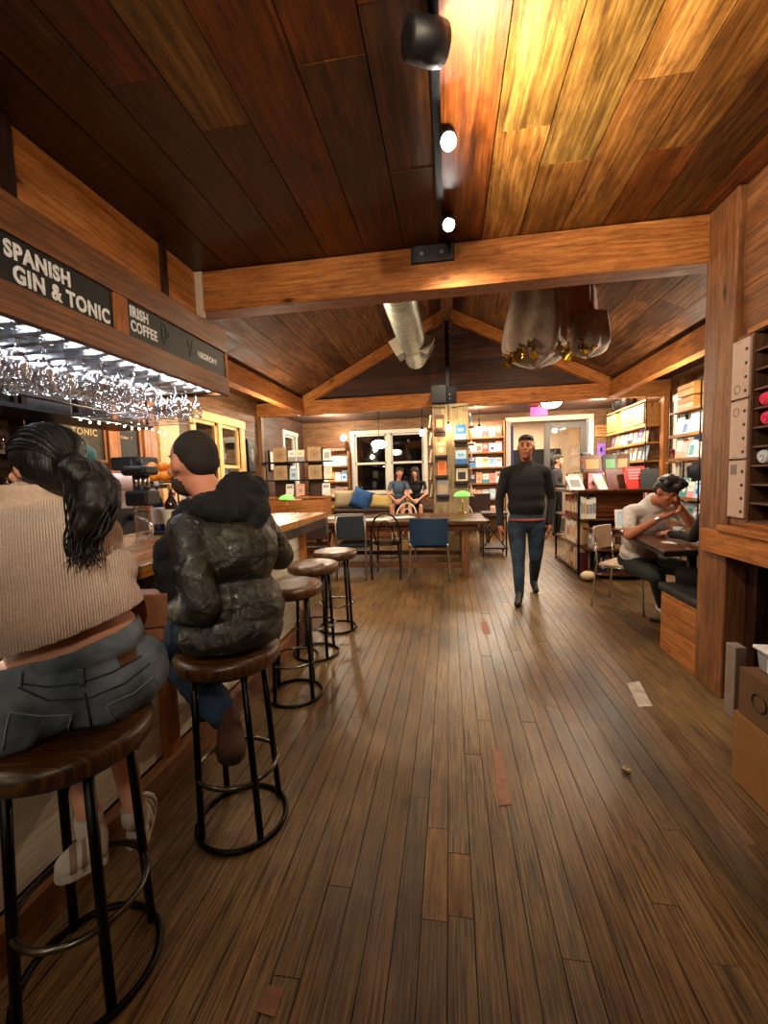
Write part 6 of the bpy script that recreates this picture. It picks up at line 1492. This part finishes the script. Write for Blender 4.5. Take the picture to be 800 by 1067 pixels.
# plaques on the back wall right of the door
t = thing('wooden_plaque', 'tan wooden plaque on the back wall right of the doorway', 'plaque', (3.42, 10.19, 2.28)); PLrel(G().box(-.16, .16, -.02, 0, -.13, .13), 'board', [W_crate], t, .004)
g = G()
for k in range(3): g.box(-.11, .11, -.023, -.0205, -.07+.055*k, -.045+.055*k)
PLrel(g, 'lettering_band', [W_post], t)
t = thing('purple_poster', 'small glowing purple poster on the back wall right of the doorway', 'poster', (3.40, 10.19, 1.86)); PLrel(G().box(-.09, .09, -.012, 0, -.14, .14), 'sheet', [plain('purple_print', '#9064c0', .5)], t); PLrel(G().ell((0, -.014, 0), (.03, .003, .06), 12), 'motif', [CM['navy']], t)
# --- island bookcase
t = thing('island_bookcase', 'large dark wooden island bookcase piled with books in the shop on the right', 'bookcase', (0, 0, 0))
for z in (.06, .40, .745, 1.10): PLrel(G().box(1.66, 2.62, 5.80, 7.0, z-.025, z, ax='x'), 'shelf_board', [W_table], t, .003)
for x in (1.66, 2.60): 
    for y in (5.80, 6.98): PLrel(G().box(x, x+.025, y, y+.03, 0, 1.08, ax='z'), 'corner_post', [M_black], t)
PLrel(G().box(1.90, 2.45, 5.96, 6.9, 0, 1.07), 'core', [W_dark], t)
PLrel(G().box(1.90, 2.5, 5.92, 5.95, .76, 1.07, ax='x', pv=.7), 'front_panel', [W_table], t)
PLrel(G().box(1.64, 2.64, 5.78, 7.02, 1.10, 1.125, ax='y'), 'top', [W_table], t, .004)
# rounded lower shelves projecting toward the camera
for z in (.075, .385, .64):
    poly = [(1.72, 5.80)]+[(2.15-.43*math.cos(a), 5.78-.26*math.sin(a)**.6) for a in [PI*k/14 for k in range(15)]]+[(2.58, 5.80)]
    PLrel(G().prism(poly, z-.028, z, ax='z'), 'curved_shelf', [W_table], t, .003)
for x in (1.86, 2.44): PLrel(G().box(x-.012, x+.012, 5.60, 5.63, 0, .62, ax='z'), 'shelf_post', [W_dark], t)
# display riser on the top
PLrel(G().box(1.86, 2.44, 6.25, 6.75, 1.125, 1.36), 'riser', [W_table], t, .004)
def spines(y0, y1, x, z, side, hs, cols, where, group, n):
    """spine-out books along y on the shelf's left face"""
    y = y0; i = 0
    while y < y1 and i < n:
        th = ru(.018, .038); c, m = random.choice(cols)
        if y+th > y1: break
        book(ru(.13, .17), ru(*hs), th, c, m, 0, (x, y+th/2, z+.002), 0, -PI/2, '%s book spine out, %s from front %s' % (c, ORD[min(i, 19)], where), group, spine=True)
        y += th+.003; i += 1
W1 = [('white', 'grey'), ('cream', 'tan'), ('cream', 'brown'), ('white', 'salmon'), ('tan', 'cream')]; W2_ = [('maroon', 'tan'), ('red', 'cream'), ('brown', 'tan'), ('brown', 'cream'), ('maroon', 'cream')]
spines(5.86, 6.95, 1.675, .745, 1, (.25, .32), W2_, 'on the top shelf of the island', 'books on the top island shelf', 20)
spines(5.86, 6.95, 1.675, .40, 1, (.24, .31), W1, 'on the middle shelf of the island', 'books on the middle island shelf', 20)
spines(5.86, 6.95, 1.675, .06, 1, (.22, .29), W1+W2_, 'on the bottom shelf of the island', 'books on the bottom island shelf', 20)
def spx(x0, x1, y, z, hs, cols, where, group):
    x = x0; i = 0
    while x < x1 and i < 20:
        th = ru(.02, .04); c, m = random.choice(cols)
        if x+th > x1: break
        book(ru(.13, .16), ru(*hs), th, c, m, 0, (x+th/2, y, z+.002), 0, 0, '%s book spine out, %s from left %s' % (c, ORD[i], where), group, spine=True); x += th+.003; i += 1
spx(1.70, 1.88, 5.80, .745, (.25, .31), [('cream', 'tan'), ('white', 'grey')], 'on the front end of the island top shelf', 'books on the island front end')
spx(1.78, 2.5, 5.62, .385, (.17, .22), [('tan', 'brown'), ('brown', 'cream'), ('grey', 'white'), ('black', 'grey')], 'on the upper curved shelf', 'books on the upper curved shelf')
spx(1.86, 2.3, 5.64, .075, (.17, .24), [('black', 'grey'), ('navy', 'white'), ('brown', 'tan')], 'on the lower curved shelf', 'books on the lower curved shelf')
tops = [(1.70, 5.95, 'white', 'grey', -.7, .2, .24, 'white book leaning back at the front left corner of the island top'), (1.74, 6.25, 'cream', 'tan', -.5, -.4, .24, 'cream book leaning on the island top, left edge'), (1.78, 6.55, 'brown', 'tan', -.5, -.5, .25, 'brown book leaning on the island top, rear left'), (1.98, 6.1, 'pink', 'brown', -.45, -.3, .24, 'dusky pink book leaning on the island top beside the riser'), (2.05, 5.95, 'white', 'cream', -.6, .5, .24, 'white book tilted against the red display on the island top'),
        (2.22, 5.98, 'maroon', 'brown', -.35, .1, .28, 'maroon book standing on the island top'), (2.42, 5.9, 'red', 'pink', -.3, .15, .30, 'large red patterned book displayed on the island top'), (2.58, 5.95, 'pale blue', 'pink', -.3, -.1, .22, 'pale blue book displayed at the right end of the island top')]
for x, y, c, m, rx, rz, h, lab in tops: book(.20 if h < .28 else .27, h, .03, c, m, 3 if c == 'red' else 4 if c in ('white', 'brown') else 1, (x, y, 1.127), rx, rz, lab, None)
for x, y, c, m, rx, rz, lab in ((2.0, 6.30, 'brown', 'orange', -.3, .0, 'dark framed landscape book on top of the island riser'), (2.24, 6.32, 'black', 'green', -.35, -.15, 'black book with green cover panel on the island riser'), (2.40, 6.36, 'brown', 'tan', -.3, -.5, 'brown book turned sideways on the island riser'), (2.12, 6.22, 'purple', 'pale blue', -.2, .1, 'purple book in front of the island riser')):
    book(.24 if lab.startswith('dark') else .17, .25, .025, c, m, 4, (x, y, 1.362 if 'riser' in lab and 'front' not in lab else 1.127), rx, rz, lab, None)
# black stand sign on the right end of the island
t = thing('display_sign', 'small black easel sign at the right end of the island top', 'sign', (2.54, 5.84, 1.126), -.25); PLrel(G().box(-.10, .10, 0, .012, .0, .26, M=Mrot((0, 0, 0), -.25)), 'board', [M_chalk], t); PLrel(G().tube([(0, .07, .22), (0, .14, .005)], .005, 5), 'easel_leg', [M_black], t)
t = thing('photo_frame', 'small white picture frame leaning on the curved island shelf', 'frame', (2.16, 5.62, .642), -.15); M = Mrot((0, 0, 0), -.3)
g = G().box(-.10, .10, 0, .015, 0, .03, M=M).box(-.10, .10, 0, .015, .21, .24, M=M).box(-.10, -.07, 0, .015, .03, .21, M=M).box(.07, .10, 0, .015, .03, .21, M=M); PLrel(g, 'frame', [W_white], t); PLrel(G().box(-.07, .07, .006, .012, .03, .21, M=M), 'print', [CM['pale blue']], t)
# small stand in front-left: round cream object under the rack
tag(G().ell((0, 0, .06), (.09, .08, .06), 18).obj('round_basket', [plain('pale_round_basket', '#c8b48c', .7, noise=.2, nscale=60, bump=.4)], loc=(1.70, 5.50, 0)), 'pale round basket on the floor at the island corner', 'basket')
# ------------------------------------------------------------ small table, chair and bench on the right
t = thing('cafe_table', 'small dark-topped table between the white-shirted person and the post', 'table', (0, 0, 0))
a, b, c_, d_ = atZ(646, 552, .79), atZ(692, 574, .79), Vector((2.45, 3.35, .79)), Vector((2.35, 4.28, .79))
g = G().prism([(a.x, a.y), (b.x, b.y), (c_.x, c_.y), (d_.x, d_.y)], .745, .790, ax='z'); PLrel(g, 'tabletop', [W_table, M_black], t, .004)
m_ = (a+b+c_+d_)/4; t2 = G().prism([(q.x, q.y) for q in [p_+(p_-m_).normalized()*.012 for p_ in (a, b, c_, d_)]], .752, .783, ax='z'); PLrel(t2, 'edge_band', [M_blackp], t)
PLrel(G().tube([(m_.x, m_.y, .03), (m_.x, m_.y, .74)], .035, 12), 'pedestal', [M_black], t)
for k in range(4):
    an = PI/4+k*PI/2; PLrel(G().tube([(m_.x, m_.y, .05), (m_.x+.3*math.cos(an), m_.y+.3*math.sin(an), .02)], [.03, .018], 8), 'foot', [M_black], t)
tag(G().box(-.1, .1, -.07, .07, 0, .012).obj('napkin_stack', [M_paper], loc=(1.93, 3.85, .791)), 'white napkins on the small table in front of the white-shirted person', 'napkins')
t = thing('cup', 'white cup on the small table by the folded hands', 'cup', (1.98, 4.02, .791)); PLrel(G().lathe([(.025, 0), (.038, .06), (.036, .06), (.023, .004), (.001, .004)], n=18), 'cup_body', [M_white], t); PLrel(G().tube([(.035, 0, .05), (.058, 0, .045), (.055, 0, .02), (.03, 0, .015)], .004, 6), 'handle', [M_white], t)
t = thing('metal_frame_chair', 'chrome-legged chair with pale back under the white-shirted person', 'chair', (1.74, 4.42, 0), -2.30)
M_pale = plain('pale_moulded_shell', '#b89c84', .45)
PLrel(G().box(-.20, .20, -.2, .2, .425, .45), 'seat', [M_pale], t, .012)
R = []
for k in range(9):
    x = -.20+.40*k/8; y = -.235-.04*(1-(x/.2)**2); R.append([(x, y-.01, .56), (x, y+.01, .56), (x, y-.01, .80), (x, y-.03, .80)])
PLrel(G().rings(R, smooth=False), 'backrest', [M_pale], t, .008)
for s in (-1, 1):
    PLrel(G().tube([(s*.19, -.24, .72), (s*.19, -.22, .44), (s*.21, -.26, 0)], .010, 8), 'leg', [M_chrome], t)
    PLrel(G().tube([(s*.19, -.2, .42), (s*.19, .19, .42), (s*.21, .22, .0)], .010, 8), 'leg', [M_chrome], t)
t = thing('bench', 'orange wooden box bench with dark cushion beside the post', 'bench', (0, 0, 0))
g = G()
for z in (.0, .105, .21, .315): g.box(1.575, 1.60, 2.925, 3.40, z, z+.102, ax='y')
PLrel(g, 'side_panel', [W_fir], t); g = G()
for z in (.0, .105, .21, .315): g.box(1.60, 2.5, 3.375, 3.40, z, z+.102, ax='x')
PLrel(g, 'front_panel', [W_fir], t); PLrel(G().box(1.575, 2.5, 2.925, 3.40, .42, .44, ax='x'), 'seat_board', [W_fir], t)
PLrel(G().box(1.57, 2.5, 2.93, 3.46, .441, .50), 'cushion', [plain('dark_green_cushion', '#1a2020', .7, bump=.2)], t, .02)
# ------------------------------------------------------------ right cabinet: pigeonholes, menu boards, ledge, wine rack
t = thing('pigeonhole_cabinet', 'brown pigeonhole cabinet above the ledge at the right edge', 'cabinet', (-.03, .035, 0))
W_pig = wood('pigeonhole_wood', '#3c2418', '#6c4630', '#8c6448', rough=.6, gs=1, var=.4, stain=.2)
for y in (2.46, 2.02, 1.58, 1.14): PLrel(G().box(1.60, 1.98, y, y+.02, 1.06, 2.05, ax='z'), 'divider', [W_pig], t)
for k in range(11): PLrel(G().box(1.605, 1.98, 1.14, 2.46, 1.06+.0985*k, 1.070+.0985*k, ax='y', pv=.5), 'shelf_board', [W_pig], t)
PLrel(G().box(1.98, 2.0, 1.14, 2.48, 1.06, 2.05), 'back_panel', [W_pig], t)
PLrel(G().box(1.59, 2.0, 1.12, 2.50, 2.05, 2.075, ax='y', pv=.9), 'top_board', [W_beam], t)
PLrel(G().box(1.60, 1.98, 1.12, 2.48, 1.035, 1.058, ax='y', pv=.9), 'bottom_board', [W_beam], t)
M_board = plain('pinkish_card', '#b89c8c', .6, noise=.05); M_dot = plain('dark_dot', '#241c1a', .5); M_sm = plain('faint_grey_print', '#7c6c64', .7)
for i in range(3):
    z0, z1 = 1.725-.322*i, 2.035-.322*i; t = thing('menu_board', '%s of the three dotted boards stacked beside the post' % ['topmost', 'middle', 'lowest'][i], 'board', (1.568, 2.575, z0))
    PLrel(G().box(-.012, 0, -.068, .068, 0, z1-z0), 'card', [M_board], t, .001)
    g = None
    for k in range(4): PLrel(G().lathe([(.0085, 0), (.0085, .003), (.005, .004)], n=14, M=Mrot((-.0125, -.045, .035+.072*k), 0, -PI/2)), 'button', [M_dot], t)
    g = G()
    for k in range(14 if i < 2 else 0):
        an = 2*PI*k/14; g.ell((-.0125, .02+.022*math.cos(an), (.05 if i == 0 else .25)+.022*math.sin(an)), (.001, ru(.003, .007), ru(.003, .006)), 6)
    if i == 2: g.box(-.0132, -.012, .0, .05, .235, .29)
    g.box(-.0128, -.012, -.0, .045, (.297 if i == 0 else .006), (.300 if i == 0 else .009))
    PLrel(g, 'printed_motif', [M_sm], t)
for y in (2.628,): struct(bevel(G().box(1.569, 1.66, 2.505, 2.639, 1.035, 2.06, ax='z', pv=.3).obj('trim_20', [W_post])))
def roll(label, y, z, mat, r=.038):
    t = thing('rolled_towel', label, 'towel', (1.59, y+.035, z+r+.001)); L = .22; g = G(); R = []
    for k in range(9):
        x = L*k/8; rr = r*(.78 if k in (0, 8) else 1)*(1+.03*math.sin(k*2.1)); R.append([(x, rr*math.cos(a)*(1+.05*math.sin(3*a)), rr*math.sin(a)) for a in [2*PI*j/20 for j in range(20)]])
    PLrel(g.rings(R), 'roll', [mat], t); pts = [(-.002, (.004+.0042*k*.5)*math.cos(k*.6)*1.0, (.004+.0042*k*.5)*math.sin(k*.6)) for k in range(13)]; PLrel(G().tube(pts, .0035, 5), 'spiral_fold', [mat], t)
M_pk = plain('pink_towel', '#e83c64', .8, bump=.3, nscale=60); M_yl = plain('yellow_towel', '#e8c840', .8, bump=.3, nscale=60); M_wt = plain('white_towel', '#c8ccd0', .8, bump=.3, nscale=60)
zz = lambda k: 1.071+.0985*k
roll('bright pink rolled towel in the pigeonhole beside the middle dotted board, upper one', 2.41, zz(6), M_pk); roll('yellow rolled towel beside the upper pink roll', 2.325, zz(6), M_yl); roll('bright pink rolled towel in the pigeonhole below the yellow roll', 2.395, zz(5), M_pk); roll('white rolled towel beside the lowest dotted board', 2.41, zz(3), M_wt, .040); roll('second white rolled towel deeper along the same pigeonhole', 2.32, zz(3), M_wt, .036); roll('yellow rolled towel in the low pigeonhole', 2.30, zz(2), M_yl, .03)
t = thing('service_ledge', 'orange wooden ledge running along the right wall past the post', 'ledge', (0, 0, 0))
PLrel(G().box(1.50, 2.04, .2, 2.638, .995, 1.033, ax='y', pv=.8), 'top', [W_beam], t, .005); PLrel(G().box(1.515, 1.55, .2, 2.82, .86, .994, ax='y', pv=.75), 'apron', [W_beam], t, .005)
t = thing('wine_rack', 'black wine rack holding bottles under the ledge', 'rack', (1.80, 1.95, .40))
for k in range(8): PLrel(G().box(0, .2, -.55+.15*k, -.54+.15*k, 0, .46), 'divider', [M_black], t)
for k in range(4): PLrel(G().box(0, .2, -.55, .51, .15*k, .15*k+.008), 'shelf_board', [M_black], t)
for k in (-.54, .5): PLrel(G().box(0, .2, k, k+.02, -.40, 0), 'leg', [M_black], t)
M_wine = plain('dark_wine_glass', '#0c140c', .15, coat=.5); M_foilc = plain('pale_bottle_foil', '#b8b4ac', .3)
nb = None
wb_ = {}
for j in range(3):
    for i in range(7):
        if (i+j) % 4 == 3: continue
        M = Mrot((0, 0, 0), 0, -PI/2)
        if nb is None:
            nb = tag(bpy.data.objects.new('wine_bottle', None), '', 'bottle'); COL.objects.link(nb)
            PLrel(G().lathe([(.034, 0), (.037, .01), (.037, .17), (.015, .21), (.014, .25)], n=16, M=M), 'body', [M_wine], nb); PLrel(G().lathe([(.0155, .215), (.0155, .275), (.012, .277)], n=14, M=M), 'foil_cap', [M_foilc], nb); o = nb
        else: o = dup(nb, (0, 0, 0))
        o.location = (1.80+.18, 1.95-.465+.15*i, .40+.15*j+.009+.038)
        tag(o, 'dark wine bottle lying neck outward in the %s row of the rack' % ['bottom', 'middle', 'top'][j], 'bottle', 'wine bottles in the %s row of the rack' % ['bottom', 'middle', 'top'][j])
# boxes at the right edge
M_card = plain('cardboard', '#8c6034', .8, noise=.08, nscale=12); M_card2 = plain('cardboard_dark', '#644628', .8, noise=.1)
def carton(label, x0, x1, y0, y1, z0, z1, mat, flaps=True, name='cardboard_box'):
    t = thing(name, label, 'box', ((x0+x1)/2, (y0+y1)/2, z0)); w, d, h = (x1-x0)/2, (y1-y0)/2, z1-z0
    PLrel(G().box(-w, w, -d, d, 0, h), 'box_body', [mat], t, .004)
    if flaps:
        PLrel(G().box(-w, -.003, -d, d, h, h+.004), 'flap', [mat], t); PLrel(G().box(.003, w, -d, d, h, h+.004), 'flap', [mat], t); PLrel(G().box(-.025, .025, -d-.001, d+.001, h+.004, h+.005), 'packing_tape', [plain('tan_tape', '#b48850', .3)], t)
    return t
carton('large plain cardboard box on the floor at the right edge', 1.205, 1.62, 1.30, 1.955, 0, .30, M_card)
t = carton('darker carton stacked on the large cardboard box, under the lidded tub', 1.215, 1.585, 1.52, 1.945, .3055, .50, M_card2)
PLrel(G().tube([(-.187, .09+.04*math.cos(a), .10+.035*math.sin(a)) for a in [2*PI*k/16 for k in range(16)]], .003, 5, closed=True), 'printed_ring', [M_dot], t)
t = thing('lidded_tub', 'clear plastic tub with white lid and papers on the darker carton', 'tub', (1.42, 1.77, .506)); t.scale = (.9, 1, .75)
gl = plain('frosted_plastic', '#9c98a4', .3); PLrel(G().prism([(-.165, 0), (.165, 0), (.18, .12), (-.18, .12)], -.15, .15), 'tub_body', [gl], t, .008); PLrel(G().box(-.19, .19, -.16, .16, .12, .14), 'lid', [M_white], t, .006); PLrel(G().box(-.183, -.17, -.1, .08, .02, .09), 'papers', [M_paper], t)
t = carton('small white printed box on top of the tub', 1.34, 1.50, 1.70, 1.90, .612, .68, M_white, False); PLrel(G().box(-.081, -.08, -.06, .06, .015, .05), 'printed_label', [M_sm], t)
tag(bevel(G().box(1.49, 1.545, 2.42, 2.50, 0, .40).obj('grey_board', [plain('grey_pasteboard', '#847468', .8)])), 'grey-brown board standing between post and cartons', 'board')
# left wall frame in the far room
for i, (y, z, w, h) in enumerate(((8.25, 1.78, .32, .42),)):
    t = thing('wall_frame', 'black-framed white picture on the far left wall', 'picture', (-3.615, y, z)); PLrel(G().box(0, .025, -w/2, w/2, -h/2, h/2), 'frame', [M_black], t); PLrel(G().box(.025, .028, -w/2+.03, w/2-.03, -h/2+.03, h/2-.03), 'print', [M_paper], t)
# ------------------------------------------------------------ light
wd = bpy.data.worlds.new('world'); bpy.context.scene.world = wd; wd.use_nodes = True
wd.node_tree.nodes['Background'].inputs[0].default_value = (.06, .07, .1, 1); wd.node_tree.nodes['Background'].inputs[1].default_value = .15
WARM = (1, .76, .50); WW = (1, .84, .64)
for x, y in ((.02, 1.9), (.02, 2.47)): light('SPOT', 'track_lamp_light', (x, y, 2.70), 60, WW, .03, to=(x+.5, y+1.6, 0), spot=120, blend=.8)
light('SPOT', 'track_lamp_light', (.10, 1.65, 2.42), 110, (1, .88, .68), .04, to=(.75, 1.75, CZ+.15), spot=150, blend=.8)
light('SPOT', 'track_lamp_light', (.35, -.7, 2.70), 200, WW, .05, to=(-.8, 1.9, 1.9), spot=62, blend=.9)
light('SPOT', 'track_lamp_light', (-.3, -.2, 2.55), 60, WARM, .05, to=(.3, 2.9, 2.80), spot=80, blend=.9)
light('POINT', 'room_lamp_light', (-.2, -1.2, 2.2), 26, WW, .15)
for x, y, z, p in ((-1.5, 4.6, 2.75, 70), (1.5, 4.4, 2.75, 70), (0, 6.3, 3.4, 70)): light('SPOT', 'vault_fill_light', (x, y, z), p, WW, .05, to=(x*1.1, y+.8, 0), spot=140, blend=.8)  # fill added to brighten the vault, no fixtures there
light('POINT', 'vault_fill_light', (-.9, 4.2, 2.7), 18, WARM, .1); light('POINT', 'vault_fill_light', (1.3, 6.6, 2.9), 14, WARM, .1)  # weaker added fill under the vault
for x, y, z, p in ((-2.6, 9.0, 2.6, 70), (0.6, 9.0, 2.6, 70), (2.8, 8.6, 2.5, 90), (2.6, 5.6, 2.1, 70), (-2.6, 6.2, 2.1, 60)): light('POINT', 'shop_lamp_light', (x, y, z), p, (1, .82, .60), .06)
light('AREA', 'hall_lamp_light', (2.2, 12, 2.9), 90, (1, .84, .64), .6, rot=(0, 0, 0))
for x_ in (-1.99, -2.33): light('AREA', 'rack_fill_light', (x_, 1.95, 2.114), 9, (.88, .93, 1), .018, rot=(0, 0, 0), sy=2.3)  # fill added among the stemware to whiten its reflections
light('AREA', 'under_bar_light', (-1.205, 1.4, .915), 3.5, WW, .02, rot=(0, math.radians(-18), 0), sy=4.0)
light('POINT', 'bar_lamp_light', (-2.9, 3.9, 2.5), 50, WARM, .08)
light('POINT', 'bar_lamp_light', (-2.3, 1.2, 2.5), 20, WARM, .08)
# shelf lamps: warm strips over the book rows
for x0, y0, sx, sy, z, p in ((-2.86, 9.75, .8, .08, 2.12, 14), (.84, 9.72, .8, .08, 2.62, 22), (3.15, 8.75, .08, 1.8, 2.58, 40)): light('AREA', 'shelf_strip_light', (x0, y0, z), p, (1, .88, .70), sx, rot=(0, 0, 0), sy=sy)
sc = bpy.context.scene
sc.view_settings.view_transform = 'Standard'; sc.view_settings.look = 'None'; sc.view_settings.gamma = 1; sc.view_settings.use_curve_mapping = False
sc.view_settings.exposure = 0.55
sc.cycles.max_bounces = 8; sc.cycles.use_denoising = True; sc.cycles.sample_clamp_indirect = 4; sc.cycles.blur_glossy = .5
sc.cycles.caustics_reflective = False; sc.cycles.caustics_refractive = False
